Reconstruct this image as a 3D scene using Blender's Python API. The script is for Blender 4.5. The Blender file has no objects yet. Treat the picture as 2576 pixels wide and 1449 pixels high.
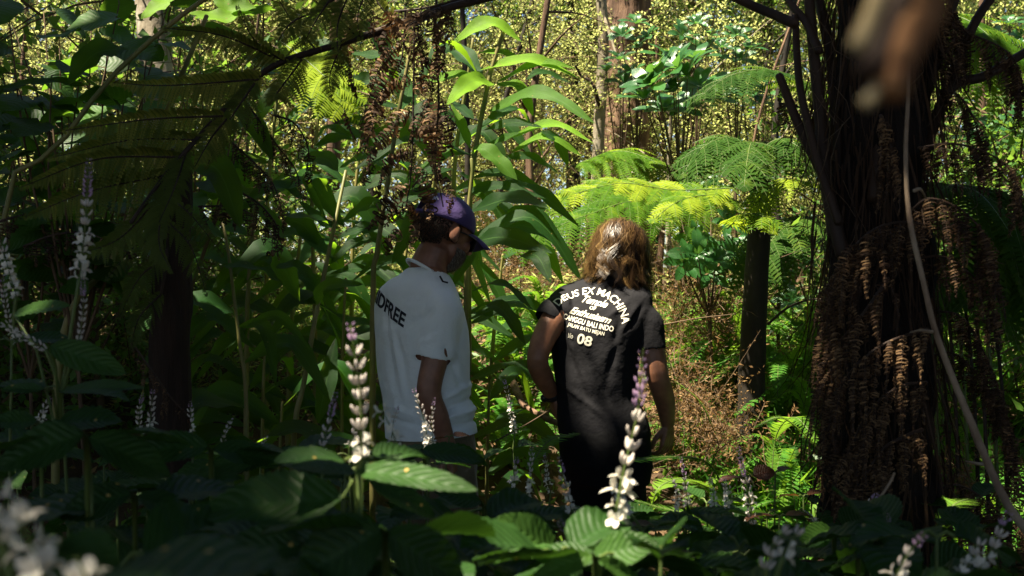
import bpy, bmesh, math, random
import numpy as np
from mathutils import Vector, Matrix
from mathutils.bvhtree import BVHTree

sc = bpy.context.scene
col = sc.collection
R_ = np.random.RandomState(7)
random.seed(7)

# ------------------------------------------------------------------ camera, world, sun, exposure
CAM_H = 1.4
FPX = 2504.0
cam_d = bpy.data.cameras.new('camera')
cam_d.lens = 35.0
cam_d.sensor_width = 36.0
cam_d.clip_start = 0.05
cam_d.clip_end = 400
cam_d.dof.use_dof = True
cam_d.dof.focus_distance = 3.75
cam_d.dof.aperture_fstop = 6.3
cam = bpy.data.objects.new('camera', cam_d)
cam.location = (0, 0, CAM_H)
cam.rotation_euler = (math.radians(90), 0, 0)
col.objects.link(cam)
sc.camera = cam

SUN = np.array([-0.34, -0.17, 0.925]); SUN /= np.linalg.norm(SUN)
w = bpy.data.worlds.new('World'); sc.world = w; w.use_nodes = True
nt = w.node_tree
bg = nt.nodes['Background']
sky = nt.nodes.new('ShaderNodeTexSky')
sky.sky_type = 'NISHITA'; sky.sun_disc = False
sky.sun_elevation = math.asin(SUN[2])
sky.sun_rotation = math.atan2(SUN[0], SUN[1])
nt.links.new(sky.outputs[0], bg.inputs[0])
bg.inputs[1].default_value = 0.05
sl = bpy.data.lights.new('sun', 'SUN'); sl.energy = 5.0; sl.angle = math.radians(0.6); sl.color = (1.0, 0.90, 0.70)
so = bpy.data.objects.new('sun', sl); col.objects.link(so)
so.rotation_euler = Vector(-SUN).to_track_quat('-Z', 'Y').to_euler()
so.location = (0, 0, 20)
sc.view_settings.view_transform = 'Standard'
sc.view_settings.look = 'None'
sc.view_settings.gamma = 1.0
sc.view_settings.exposure = 2.2
cy = sc.cycles
cy.max_bounces = 7; cy.diffuse_bounces = 4; cy.glossy_bounces = 2; cy.transmission_bounces = 3; cy.transparent_max_bounces = 4
cy.sample_clamp_indirect = 4.0
cy.caustics_reflective = False; cy.caustics_refractive = False

# ------------------------------------------------------------------ helpers
def at(u, v, d):
    """a point of the place from its bearing in the 2576 px wide view and its distance"""
    return np.array([(u - 1288.0) / FPX * d, d, CAM_H - (v - 724.5) / FPX * d])

def nrm(a):
    a = np.asarray(a, float)
    return a / np.maximum(np.linalg.norm(a, axis=-1, keepdims=True), 1e-9)

def crs(a, b):
    return np.cross(a, b)

class MB:
    def __init__(s):
        s.V = []; s.Q = []; s.T = []; s.r = []; s.uv = []; s.n = 0
    def add(s, V, Q=None, T=None, r=None, uv=None):
        V = np.asarray(V, float).reshape(-1, 3); k = len(V)
        s.V.append(V)
        if Q is not None and len(Q): s.Q.append(np.asarray(Q, int).reshape(-1, 4) + s.n)
        if T is not None and len(T): s.T.append(np.asarray(T, int).reshape(-1, 3) + s.n)
        s.r.append(np.full(k, 0.5) if r is None else np.broadcast_to(np.asarray(r, float).ravel(), (k,)) if np.size(r) in (1, k) else np.full(k, .5))
        s.uv.append(np.zeros((k, 3)) if uv is None else np.asarray(uv, float).reshape(-1, 3))
        s.n += k
    def mesh(s, name, mat=None, off=(0, 0, 0), smooth=True):
        V = np.concatenate(s.V) - np.asarray(off) if s.V else np.zeros((0, 3))
        Q = np.concatenate(s.Q) if s.Q else np.zeros((0, 4), int)
        T = np.concatenate(s.T) if s.T else np.zeros((0, 3), int)
        me = bpy.data.meshes.new(name)
        me.vertices.add(len(V)); me.vertices.foreach_set('co', V.astype(np.float32).ravel())
        L = np.concatenate([Q.ravel(), T.ravel()]).astype(np.int32)
        me.loops.add(len(L)); me.loops.foreach_set('vertex_index', L)
        st = np.concatenate([np.arange(len(Q)) * 4, len(Q) * 4 + np.arange(len(T)) * 3]).astype(np.int32)
        tot = np.concatenate([np.full(len(Q), 4), np.full(len(T), 3)]).astype(np.int32)
        me.polygons.add(len(st)); me.polygons.foreach_set('loop_start', st); me.polygons.foreach_set('loop_total', tot)
        me.update(calc_edges=True)
        a = me.attributes.new('rnd', 'FLOAT', 'POINT'); a.data.foreach_set('value', np.concatenate(s.r).astype(np.float32))
        a = me.attributes.new('luv', 'FLOAT_VECTOR', 'POINT'); a.data.foreach_set('vector', np.concatenate(s.uv).astype(np.float32).ravel())
        if smooth: me.polygons.foreach_set('use_smooth', np.ones(len(st), bool))
        if mat: me.materials.append(mat)
        return me
    def build(s, name, mat=None, parent=None, smooth=True, loc=None):
        off = np.zeros(3)
        if parent is not None: off = np.array(parent.matrix_world_loc)
        elif loc is not None: off = np.asarray(loc, float)
        o = bpy.data.objects.new(name, s.mesh(name, mat, off, smooth))
        col.objects.link(o)
        if parent is not None:
            o.parent = parent.o
        else:
            o.location = off
        return Ref(o, off)

class Ref:
    """an object and the world position its mesh is measured from"""
    def __init__(s, o, off): s.o = o; s.matrix_world_loc = np.asarray(off, float)

def tag(ref, label=None, cat=None, group=None, kind=None):
    o = ref.o if isinstance(ref, Ref) else ref
    if label: o['label'] = label
    if cat: o['category'] = cat
    if group: o['group'] = group
    if kind: o['kind'] = kind
    return ref

def thing(name, label, cat, loc, group=None):
    o = bpy.data.objects.new(name, None); o.location = tuple(float(x) for x in loc); o.empty_display_size = .1
    col.objects.link(o); tag(o, label, cat, group)
    return Ref(o, loc)

def dup(o, loc, rz=0.0, sc_=1.0, label=None, tilt=(0, 0), group=None):
    r = o.copy(); col.objects.link(r); r.location = tuple(float(x) for x in loc)
    r.rotation_euler = (tilt[0], tilt[1], rz); r.scale = (sc_, sc_, sc_) if np.size(sc_) == 1 else tuple(sc_)
    if label: r['label'] = label
    if group: r['group'] = group
    for ch in list(o.children):
        c = ch.copy(); col.objects.link(c); c.parent = r
        for g in list(ch.children):
            d = g.copy(); col.objects.link(d); d.parent = c
    return r

# ---- curves
def spline(P, n):
    """smooth curve through points P, n samples"""
    P = np.asarray(P, float)
    if len(P) == 2: return P[0] + (P[1] - P[0]) * np.linspace(0, 1, n)[:, None]
    Q = np.vstack([2 * P[0] - P[1], P, 2 * P[-1] - P[-2]])
    seg = np.linalg.norm(np.diff(P, axis=0), axis=1); cs = np.concatenate([[0], np.cumsum(seg)]) / seg.sum()
    t = np.linspace(0, 1, n); out = np.zeros((n, P.shape[1]))
    for i, tt in enumerate(t):
        k = min(len(P) - 2, max(0, np.searchsorted(cs, tt, 'right') - 1))
        u = (tt - cs[k]) / max(cs[k + 1] - cs[k], 1e-9)
        a, b, c, d = Q[k], Q[k + 1], Q[k + 2], Q[k + 3]
        out[i] = .5 * ((2 * b) + (-a + c) * u + (2 * a - 5 * b + 4 * c - d) * u * u + (-a + 3 * b - 3 * c + d) * u ** 3)
    return out

def tube(mb, P, R, k=8, cap=True, r=.5, bump=0.0, seed=0):
    P = np.asarray(P, float); n = len(P); R = np.broadcast_to(np.asarray(R, float), (n,)).copy()
    T = nrm(np.gradient(P, axis=0))
    if cap:
        P = np.vstack([P[0] - T[0] * R[0] * .6, P[0] - T[0] * R[0] * .35, P, P[-1] + T[-1] * R[-1] * .35, P[-1] + T[-1] * R[-1] * .6])
        T = np.vstack([T[0], T[0], T, T[-1], T[-1]]); R = np.concatenate([[R[0] * .15, R[0] * .75], R, [R[-1] * .75, R[-1] * .15]]); n += 4
    ref = np.array([0, 0, 1.]) if abs(T[0][2]) < .9 else np.array([1., 0, 0])
    U = nrm(crs(T[0], ref)); Us = []
    for i in range(n):
        U = nrm(U - T[i] * np.dot(U, T[i])); Us.append(U)
    U = np.array(Us); W = crs(T, U)
    a = np.arange(k) / k * 2 * math.pi
    rr = R[:, None] * np.ones(k)
    if bump:
        rs = np.random.RandomState(seed)
        ph = rs.rand(6) * 6.28
        z = np.arange(n)[:, None]
        rr = rr * (1 + bump * (np.sin(a * 3 + ph[0] + z * .35) + .7 * np.sin(a * 5 + ph[1] - z * .5) + .8 * np.sin(z * .9 + ph[2]) * np.cos(a + ph[3]) + .6 * (rs.rand(n, k) - .5)))
    V = P[:, None] + rr[..., None] * (np.cos(a)[None, :, None] * U[:, None] + np.sin(a)[None, :, None] * W[:, None])
    V = V.reshape(-1, 3)
    i = np.arange(n - 1)[:, None] * k; j = np.arange(k)[None]; j2 = (j + 1) % k
    Q = np.stack([i + j, i + j2, i + k + j2, i + k + j], -1).reshape(-1, 4)
    T3 = []
    if cap:
        c0 = n * k
        V = np.concatenate([V.reshape(-1, 3), P[:1], P[-1:]])
        T3 = [(c0, (q + 1) % k, q) for q in range(k)] + [(c0 + 1, (n - 1) * k + q, (n - 1) * k + (q + 1) % k) for q in range(k)]
    uv = np.zeros((len(V), 3)); uv[:n * k, 0] = np.tile(a / 6.283, n); uv[:n * k, 1] = np.repeat(np.linspace(0, 1, n), k)
    mb.add(V, Q, T3, r, uv)

def ribbons(mb, C, S, Wd, r=None, nrmv=None, fold=0.0, across=2):
    """C (N,n,3) centre lines, S (N,n,3) or (N,1,3) side vectors, Wd (N,n) half widths"""
    N, n, _ = C.shape
    S = np.broadcast_to(S, C.shape)
    xs = np.linspace(-1, 1, across)
    V = C[:, :, None] + S[:, :, None] * (Wd[:, :, None] * xs)[..., None]
    if fold and nrmv is not None:
        nrmv = np.broadcast_to(nrmv, C.shape)
        V = V + nrmv[:, :, None] * (fold * Wd[:, :, None] * np.abs(xs))[..., None]
    base = (np.arange(N) * n * across)[:, None, None]
    i = np.arange(n - 1)[None, :, None] * across; j = np.arange(across - 1)[None, None]
    q = base + i + j
    Q = np.stack([q, q + 1, q + across + 1, q + across], -1).reshape(-1, 4)
    rr = np.full((N, n, across), .5) if r is None else np.broadcast_to(np.asarray(r).reshape(N, 1, 1), (N, n, across))
    uv = np.zeros((N, n, across, 3)); uv[..., 0] = xs; uv[..., 1] = np.linspace(0, 1, n)[None, :, None]
    mb.add(V, Q, None, rr.ravel(), uv)

def prof_leaf(n, peak=.35, p=1.0):
    t = np.linspace(0, 1, n)
    a = np.where(t < peak, np.sin(t / peak * math.pi / 2), np.cos((t - peak) / (1 - peak) * math.pi / 2))
    return np.clip(a, 0, 1) ** p

def strips(mb, P, D, S, L, W, n=3, prof=None, B=None, r=None, across=2, fold=0.0):
    """N small blades: origin P, direction D, side S, length L, half width W, bend B (added with t^2)"""
    P = np.asarray(P, float); N = len(P)
    D = np.broadcast_to(D, P.shape); S = np.broadcast_to(S, P.shape)
    L = np.broadcast_to(L, (N,)); W = np.broadcast_to(W, (N,))
    prof = prof_leaf(n) if prof is None else prof
    t = np.linspace(0, 1, n)
    C = P[:, None] + D[:, None] * (L[:, None] * t)[..., None]
    if B is not None: C = C + np.broadcast_to(B, P.shape)[:, None] * (L[:, None] * t ** 2)[..., None]
    ribbons(mb, C, S[:, None], W[:, None] * prof[None], r, crs(D, S)[:, None] if fold else None, fold, across)

def kites(mb, P, D, S, L, W, r=None, peak=.45, N_=None, cup=0.0):
    """N four-cornered small leaves"""
    P = np.asarray(P, float); N = len(P)
    D = np.broadcast_to(D, P.shape); S = np.broadcast_to(S, P.shape)
    L = np.broadcast_to(L, (N,))[:, None]; W = np.broadcast_to(W, (N,))[:, None]
    m = P + D * L * peak
    if cup: m = m + crs(D, S) * W * cup
    V = np.stack([P, m + S * W, P + D * L, m - S * W], 1)
    Q = np.arange(N * 4).reshape(-1, 4)
    rr = np.repeat(np.full(N, .5) if r is None else r, 4)
    uv = np.zeros((N, 4, 3)); uv[:, 1, 0] = 1; uv[:, 3, 0] = -1; uv[:, 2, 1] = 1; uv[:, 1, 1] = uv[:, 3, 1] = peak
    mb.add(V, Q, None, rr, uv)

def rdir(n, rs, zb=0.0, zs=1.0):
    v = rs.normal(size=(n, 3)); v[:, 2] = v[:, 2] * zs + zb
    return nrm(v)

def inst(mb, V, Q, T, M, P, r=None):
    """copies of a small shape: M (N,3,3), P (N,3)"""
    V = np.asarray(V); k = len(V); N = len(P)
    X = np.einsum('nij,kj->nki', M, V) + P[:, None]
    o = (np.arange(N) * k)[:, None, None]
    Qn = (np.asarray(Q)[None] + o).reshape(-1, 4) if Q is not None and len(Q) else None
    Tn = (np.asarray(T)[None] + o).reshape(-1, 3) if T is not None and len(T) else None
    mb.add(X.reshape(-1, 3), Qn, Tn, None if r is None else np.repeat(r, k))

def frame(D, up=(0, 0, 1)):
    D = nrm(D); up = np.broadcast_to(np.asarray(up, float), D.shape)
    X = nrm(crs(D, up)); Z = crs(X, D)
    return np.stack([X, D, Z], -1)      # columns x, y(dir), z

def ell(n1=8, n2=5):
    V = [[0, 0, -1]]; 
    for i in range(1, n2):
        ph = -math.pi / 2 + math.pi * i / n2
        for j in range(n1): V.append([math.cos(ph) * math.cos(2 * math.pi * j / n1), math.cos(ph) * math.sin(2 * math.pi * j / n1), math.sin(ph)])
    V.append([0, 0, 1]); V = np.array(V)
    Q = []; T = []
    for j in range(n1):
        T.append((0, 1 + (j + 1) % n1, 1 + j)); b = 1 + (n2 - 2) * n1
        T.append((b + j, b + (j + 1) % n1, len(V) - 1))
        for i in range(n2 - 2): a = 1 + i * n1; Q.append((a + j, a + (j + 1) % n1, a + n1 + (j + 1) % n1, a + n1 + j))
    return V, Q, T

def ellipsoid(mb, c, r, M=None, n1=20, n2=14):
    V, Q, T = ell(n1, n2); V = V * np.asarray(r)
    if M is not None: V = V @ np.asarray(M).T
    mb.add(V + np.asarray(c), Q, T)

# ------------------------------------------------------------------ materials
def newmat(name):
    m = bpy.data.materials.new(name); m.use_nodes = True
    nt = m.node_tree; nt.nodes.clear()
    out = nt.nodes.new('ShaderNodeOutputMaterial')
    return m, nt, out
def N(nt, t, **k):
    n = nt.nodes.new('ShaderNode' + t)
    for a, b in k.items():
        if a in ('operation', 'blend_type', 'attribute_name', 'data_type', 'wave_type', 'bands_direction', 'feature', 'noise_dimensions', 'distance'): setattr(n, a, b)
    return n
def link(nt, a, b): nt.links.new(a, b)
def ramp(nt, fac, stops):
    r = nt.nodes.new('ShaderNodeValToRGB'); e = r.color_ramp.elements
    while len(e) < len(stops): e.new(.5)
    for x, (p, c) in zip(e, stops): x.position = p; x.color = (*c, 1)
    link(nt, fac, r.inputs[0]); return r.outputs[0]
def mathn(nt, op, a, b=None):
    n = nt.nodes.new('ShaderNodeMath'); n.operation = op
    for i, x in enumerate((a, b)):
        if x is None: continue
        if isinstance(x, (int, float)): n.inputs[i].default_value = x
        else: link(nt, x, n.inputs[i])
    return n.outputs[0]
def mixc(nt, f, a, b, bt='MIX'):
    n = nt.nodes.new('ShaderNodeMix'); n.data_type = 'RGBA'; n.blend_type = bt
    for i, x in ((0, f), (6, a), (7, b)):
        if isinstance(x, (int, float)): n.inputs[i].default_value = x
        elif isinstance(x, (tuple, list)): n.inputs[i].default_value = (*x, 1)
        else: link(nt, x, n.inputs[i])
    return n.outputs[2]
def noise(nt, scale, detail=3, rough=.5, vec=None, stretch=None):
    n = nt.nodes.new('ShaderNodeTexNoise'); n.inputs['Scale'].default_value = scale; n.inputs['Detail'].default_value = detail; n.inputs['Roughness'].default_value = rough
    if vec is None:
        tc = nt.nodes.new('ShaderNodeTexCoord'); vec = tc.outputs['Object']
    if stretch:
        mp = nt.nodes.new('ShaderNodeMapping'); mp.inputs['Scale'].default_value = stretch; link(nt, vec, mp.inputs[0]); vec = mp.outputs[0]
    link(nt, vec, n.inputs['Vector']); return n.outputs['Fac']
def attr(nt, name, out='Fac'):
    n = nt.nodes.new('ShaderNodeAttribute'); n.attribute_name = name; return n.outputs[out]

def leafmat(name, stops, trans, tw=.35, rough=.45, spec=.5, veins=None, objvar=.0, vein_col=None, spots=None, bump=.4, cheap=False):
    m, nt, out = newmat(name)
    r = attr(nt, 'rnd')
    if objvar:
        oi = nt.nodes.new('ShaderNodeObjectInfo')
        r = mathn(nt, 'ADD', r, mathn(nt, 'MULTIPLY', mathn(nt, 'SUBTRACT', oi.outputs['Random'], .5), objvar))
    c = ramp(nt, r, stops)
    nrmout = None
    if not cheap:
        nz = noise(nt, 18, 3)
        c = mixc(nt, mathn(nt, 'MULTIPLY', nz, .5), c, tuple(x * .55 for x in stops[0][1]))
    if veins:
        L = attr(nt, 'luv', 'Vector'); sp = nt.nodes.new('ShaderNodeSeparateXYZ'); link(nt, L, sp.inputs[0])
        ax = mathn(nt, 'ABSOLUTE', sp.outputs[0])
        if veins == 'ovate':
            ph = mathn(nt, 'MULTIPLY', mathn(nt, 'SUBTRACT', sp.outputs[1], mathn(nt, 'MULTIPLY', mathn(nt, 'POWER', ax, 1.3), .22)), 58)
            side = mathn(nt, 'SINE', ph)
            line = mathn(nt, 'GREATER_THAN', side, .9)
            mid = mathn(nt, 'LESS_THAN', ax, .035)
            vl = mathn(nt, 'MAXIMUM', line, mid)
            cross = noise(nt, 60, 2)
            h = mathn(nt, 'ADD', mathn(nt, 'MULTIPLY', mathn(nt, 'ABSOLUTE', mathn(nt, 'COSINE', mathn(nt, 'MULTIPLY', ph, .5))), 1.0), mathn(nt, 'MULTIPLY', cross, .9))
        else:
            side = mathn(nt, 'SINE', mathn(nt, 'MULTIPLY', sp.outputs[0], 60))
            vl = mathn(nt, 'LESS_THAN', ax, .05)
            h = mathn(nt, 'ADD', mathn(nt, 'MULTIPLY', side, .15), mathn(nt, 'MULTIPLY', noise(nt, 12, 2), .6))
        c = mixc(nt, mathn(nt, 'MULTIPLY', vl, .28), c, vein_col or trans)
        b = nt.nodes.new('ShaderNodeBump'); b.inputs['Strength'].default_value = bump; b.inputs['Distance'].default_value = .003
        link(nt, h, b.inputs['Height']); nrmout = b.outputs[0]
    if spots:
        v = nt.nodes.new('ShaderNodeTexVoronoi'); v.inputs['Scale'].default_value = spots[0]
        tc = nt.nodes.new('ShaderNodeTexCoord'); link(nt, tc.outputs['Object'], v.inputs['Vector'])
        sel = mathn(nt, 'MULTIPLY', mathn(nt, 'LESS_THAN', v.outputs['Distance'], .09), mathn(nt, 'GREATER_THAN', noise(nt, 7, 2), .50))
        c = mixc(nt, sel, c, spots[1])
    p = nt.nodes.new('ShaderNodeBsdfPrincipled'); link(nt, c, p.inputs['Base Color']); p.inputs['Roughness'].default_value = rough; p.inputs['Specular IOR Level'].default_value = spec
    t = nt.nodes.new('ShaderNodeBsdfTranslucent')
    tc_ = mixc(nt, .5, c, trans, 'MIX')
    tc2 = mixc(nt, 1.0, tc_, trans, 'MIX') if tw > .45 else tc_
    link(nt, tc2, t.inputs[0])
    if nrmout: link(nt, nrmout, p.inputs['Normal'])
    mx = nt.nodes.new('ShaderNodeMixShader'); mx.inputs[0].default_value = tw
    link(nt, p.outputs[0], mx.inputs[1]); link(nt, t.outputs[0], mx.inputs[2]); link(nt, mx.outputs[0], out.inputs[0])
    return m

def solidmat(name, stops, scale=8, rough=.8, stretch=None, bump=.5, bdist=.01, spec=.3, detail=5, bscale=None, userand=False, sheen=0):
    m, nt, out = newmat(name)
    nz = noise(nt, scale, detail, .6, stretch=stretch)
    if userand: nz = mathn(nt, 'ADD', mathn(nt, 'MULTIPLY', nz, .5), mathn(nt, 'MULTIPLY', attr(nt, 'rnd'), .5))
    c = ramp(nt, nz, stops)
    p = nt.nodes.new('ShaderNodeBsdfPrincipled'); link(nt, c, p.inputs['Base Color']); p.inputs['Roughness'].default_value = rough; p.inputs['Specular IOR Level'].default_value = spec
    if sheen: p.inputs['Sheen Weight'].default_value = sheen
    if bump:
        b = nt.nodes.new('ShaderNodeBump'); b.inputs['Strength'].default_value = bump; b.inputs['Distance'].default_value = bdist
        link(nt, noise(nt, bscale or scale * 2, detail, .6, stretch=stretch), b.inputs['Height']); link(nt, b.outputs[0], p.inputs['Normal'])
    link(nt, p.outputs[0], out.inputs[0]); return m

M = {}
M['ginger'] = leafmat('ginger_leaf', [(0, (.004, .022, .004)), (.5, (.017, .075, .011)), (1, (.26, .50, .03))], (.5, .9, .03), .45, .55, .22, 'long', .1, (.10, .22, .05), bump=.8, spots=(26, (.22, .17, .05)))  # ramp holds light: near black for shaded leaves, lime for sunlit ones
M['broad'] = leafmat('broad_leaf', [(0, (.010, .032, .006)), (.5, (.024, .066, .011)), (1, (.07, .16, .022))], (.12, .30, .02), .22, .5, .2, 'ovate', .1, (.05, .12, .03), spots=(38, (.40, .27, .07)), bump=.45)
M['heart'] = leafmat('heart_leaf', [(0, (.006, .028, .004)), (.5, (.024, .08, .010)), (1, (.08, .2, .025))], (.3, .58, .03), .42, .5, .3, 'ovate', .1, (.12, .2, .05), spots=(60, (.1, .08, .03)), bump=.4)
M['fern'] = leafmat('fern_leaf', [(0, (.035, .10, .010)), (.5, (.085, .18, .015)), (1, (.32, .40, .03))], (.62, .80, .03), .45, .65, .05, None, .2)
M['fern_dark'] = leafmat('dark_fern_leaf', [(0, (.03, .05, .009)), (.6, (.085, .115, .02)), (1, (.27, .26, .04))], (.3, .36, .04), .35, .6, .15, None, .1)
M['sword'] = leafmat('sword_fern_leaf', [(0, (.03, .11, .012)), (.6, (.06, .19, .02)), (1, (.16, .28, .03))], (.42, .72, .04), .45, .6, .12, None, .3)
M['bush'] = leafmat('bush_leaf', [(0, (.045, .075, .016)), (.4, (.11, .15, .035)), (.75, (.22, .22, .07)), (1, (.32, .20, .09))], (.58, .62, .20), .55, .6, .08, None, .5, cheap=True)
M['bush_cool'] = leafmat('cool_bush_leaf', [(0, (.02, .06, .012)), (.5, (.045, .12, .02)), (1, (.10, .20, .03))], (.38, .62, .06), .42, .45, .3, None, .4, cheap=True)
M['canopy'] = leafmat('canopy_leaf', [(0, (.015, .035, .008)), (1, (.03, .06, .012))], (.06, .12, .01), .08, .6, .2, None, .2, cheap=True)
M['glossy'] = leafmat('glossy_leaf', [(0, (.02, .08, .02)), (.5, (.03, .12, .025)), (1, (.06, .18, .04))], (.25, .55, .06), .3, .3, .6, 'long', .1, (.1, .2, .08))
M['dead'] = leafmat('dead_frond', [(0, (.016, .008, .004)), (.5, (.07, .036, .017)), (1, (.24, .14, .065))], (.3, .13, .04), .12, .75, .25, None, .15)
M['bracken'] = leafmat('dry_bracken', [(0, (.07, .04, .016)), (.5, (.15, .085, .035)), (1, (.28, .17, .07))], (.3, .16, .05), .3, .7, .2, None, .1, cheap=True)
M['litter'] = leafmat('leaf_litter', [(0, (.035, .02, .01)), (.5, (.10, .055, .025)), (.85, (.22, .12, .05)), (1, (.3, .2, .09))], (.2, .1, .03), .15, .7, .25, None, 0, cheap=True)
M['redleaf'] = leafmat('russet_leaf', [(0, (.05, .015, .012)), (.5, (.08, .03, .012)), (1, (.22, .10, .02))], (.35, .15, .03), .35, .45, .4, 'ovate', .5, (.2, .06, .03))
M['stem'] = solidmat('green_stem', [(.3, (.05, .09, .02)), (.7, (.10, .13, .03))], 20, .5, bump=.2)
M['gstem'] = solidmat('ginger_stalk', [(.25, (.07, .09, .02)), (.5, (.17, .16, .05)), (.75, (.28, .20, .09))], 5, .5, (1, 1, .7), .3, .004)
M['drystem'] = solidmat('dry_stalk', [(.3, (.30, .22, .10)), (.7, (.5, .38, .2))], 8, .6, (1, 1, .3), .3)
M['rachis'] = solidmat('dark_rachis', [(.3, (.012, .008, .006)), (.7, (.05, .03, .02))], 14, .7, bump=.6)
M['stipe'] = solidmat('brown_stipe', [(.3, (.015, .009, .006)), (.6, (.045, .023, .013)), (.8, (.09, .045, .027))], 9, .65, (1, 1, .15), .6)
M['twig'] = solidmat('twig', [(.3, (.05, .03, .018)), (.7, (.14, .09, .05))], 10, .8, bump=.3)
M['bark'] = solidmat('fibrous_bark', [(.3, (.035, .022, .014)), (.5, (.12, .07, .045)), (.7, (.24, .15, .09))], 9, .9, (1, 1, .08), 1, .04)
M['barkshade'] = solidmat('shaded_fibrous_bark', [(.3, (.010, .006, .004)), (.55, (.035, .02, .013)), (.75, (.08, .045, .028))], 9, .95, (1, 1, .08), 1, .04)  # darker copy of the fibrous bark, with the trunk's shade in the colour
M['barkpale'] = solidmat('pale_bark', [(.3, (.10, .08, .05)), (.55, (.26, .22, .16)), (.75, (.5, .46, .38))], 7, .85, (1, 1, .4), .8, .02)
M['barkgrey'] = solidmat('smooth_bark', [(.3, (.010, .008, .006)), (.6, (.028, .021, .015)), (.85, (.08, .062, .045))], 6, .75, (1, 1, .5), .5, .01)
M['ftrunk'] = solidmat('tree_fern_trunk', [(.3, (.004, .0025, .002)), (.6, (.013, .007, .0045)), (.8, (.032, .016, .009))], 16, .95, (1, 1, .1), 1, .05)
M['vine'] = solidmat('pale_vine', [(.3, (.16, .10, .065)), (.55, (.30, .22, .15)), (.8, (.42, .34, .26))], 14, .7, (1, 1, .5), .6, .004)
M['soil'] = solidmat('forest_floor', [(.3, (.02, .013, .008)), (.5, (.06, .035, .018)), (.7, (.13, .08, .04))], 3, .95, None, .8, .05)
def petal(name, c, tw=.3):
    m, nt, out = newmat(name)
    cc = mixc(nt, mathn(nt, 'MULTIPLY', noise(nt, 120, 2), .4), c, tuple(x * .6 for x in c))
    p = nt.nodes.new('ShaderNodeBsdfPrincipled'); link(nt, cc, p.inputs['Base Color']); p.inputs['Roughness'].default_value = .5
    t = nt.nodes.new('ShaderNodeBsdfTranslucent'); link(nt, cc, t.inputs[0])
    mx = nt.nodes.new('ShaderNodeMixShader'); mx.inputs[0].default_value = tw
    link(nt, p.outputs[0], mx.inputs[1]); link(nt, t.outputs[0], mx.inputs[2]); link(nt, mx.outputs[0], out.inputs[0]); return m
M['white'] = petal('white_petal', (.92, .87, .78))
M['bud'] = petal('pale_bud', (.74, .66, .60))
M['purple'] = petal('purple_bud', (.56, .36, .56))
M['pink'] = petal('pinkish_bud', (.45, .25, .26))
# ------------------------------------------------------------------ plant shapes
def long_leaf(mb, P0, P1, P2, width, hint, wave=.12, fold=.25, n=16, peak=.42, seed=0, r=.5, across=5, p=.75):
    """a long blade along a curve from P0 over P1 (it passes through) to P2; width = half width in metres"""
    rs = np.random.RandomState(seed)
    C = spline([P0, P1, P2], n); T = nrm(np.gradient(C, axis=0))
    hint = nrm(np.broadcast_to(np.asarray(hint, float), T.shape) + .25 * np.sin(np.linspace(0, 5, n) + rs.rand() * 6)[:, None] * np.array([.4, -.2, .2]))
    S = nrm(crs(T, hint)); Nn = crs(S, T)
    prof = prof_leaf(n, peak, p); prof[0] = .06; prof[-1] = .01
    xs = np.linspace(-1, 1, across)
    t = np.linspace(0, 1, n)
    V = C[:, None] + S[:, None] * (width * prof[:, None] * xs)[..., None] * (1 - .10 * fold)
    wv = width * prof[:, None] * (fold * np.abs(xs)[None] + wave * np.abs(xs)[None] ** 2 * np.sin(t[:, None] * 17 + rs.rand() * 6 + (xs[None] > 0) * 2.1) + wave * .8 * xs[None] * np.sin(t[:, None] * 6 + rs.rand() * 6))
    V = V + Nn[:, None] * wv[..., None]
    i = np.arange(n - 1)[:, None] * across; j = np.arange(across - 1)[None]; q = i + j
    Q = np.stack([q, q + 1, q + across + 1, q + across], -1).reshape(-1, 4)
    uv = np.zeros((n, across, 3)); uv[..., 0] = xs; uv[..., 1] = t[:, None]
    mb.add(V.reshape(-1, 3), Q, None, r, uv)

def ovate_leaf(mb, P0, D, L, W, N_, droop=.25, cup=.18, serr=.035, n=22, r=.5, seed=0, heart=False, across=9):
    rs = np.random.RandomState(seed)
    D = nrm(D); S = nrm(crs(D, N_)); Nn = crs(S, D)
    t = np.linspace(0, 1, n)
    if heart: prof = np.clip(np.sin(np.pi * np.clip(t, 0, 1) ** .62) ** .62, 0, 1)
    else: prof = np.sin(np.pi * t ** .78) ** .72
    prof = np.clip(np.nan_to_num(prof), 0.01, 1); prof[-1] = .01; prof[0] = .05 if not heart else .3
    xs = np.linspace(-1, 1, across)
    edge = 1 + serr * np.where(np.arange(n) % 2 == 0, 1, -1)
    back = -.12 * L * (np.abs(xs) ** 1.2)[None] * np.exp(-t * 7)[:, None] if heart else 0
    X = W * prof[:, None] * xs * np.where(np.abs(xs) > .9, edge[:, None], 1)
    Y = L * t[:, None] + back + .04 * L * np.abs(xs)[None] * np.where(np.abs(xs) > .9, 1, 1) * prof[:, None]
    Z = -droop * L * t[:, None] ** 2 + cup * np.abs(X) + .05 * W * np.sin(t[:, None] * 9 + rs.rand() * 6) * xs + .03 * W * rs.normal(size=(n, 1)) * np.abs(xs) \
        - (.05 if not heart else .0) * W * np.abs(np.cos((t[:, None] - .22 * np.abs(xs) ** 1.3) * 29)) * (1 - np.abs(xs) * .4)
    V = P0 + S * X[..., None] + D * Y[..., None] + Nn * Z[..., None]
    i = np.arange(n - 1)[:, None] * across; j = np.arange(across - 1)[None]; q = i + j
    Q = np.stack([q, q + 1, q + across + 1, q + across], -1).reshape(-1, 4)
    uv = np.zeros((n, across, 3)); uv[..., 0] = xs; uv[..., 1] = t[:, None]
    mb.add(V.reshape(-1, 3), Q, None, r, uv)

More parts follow.
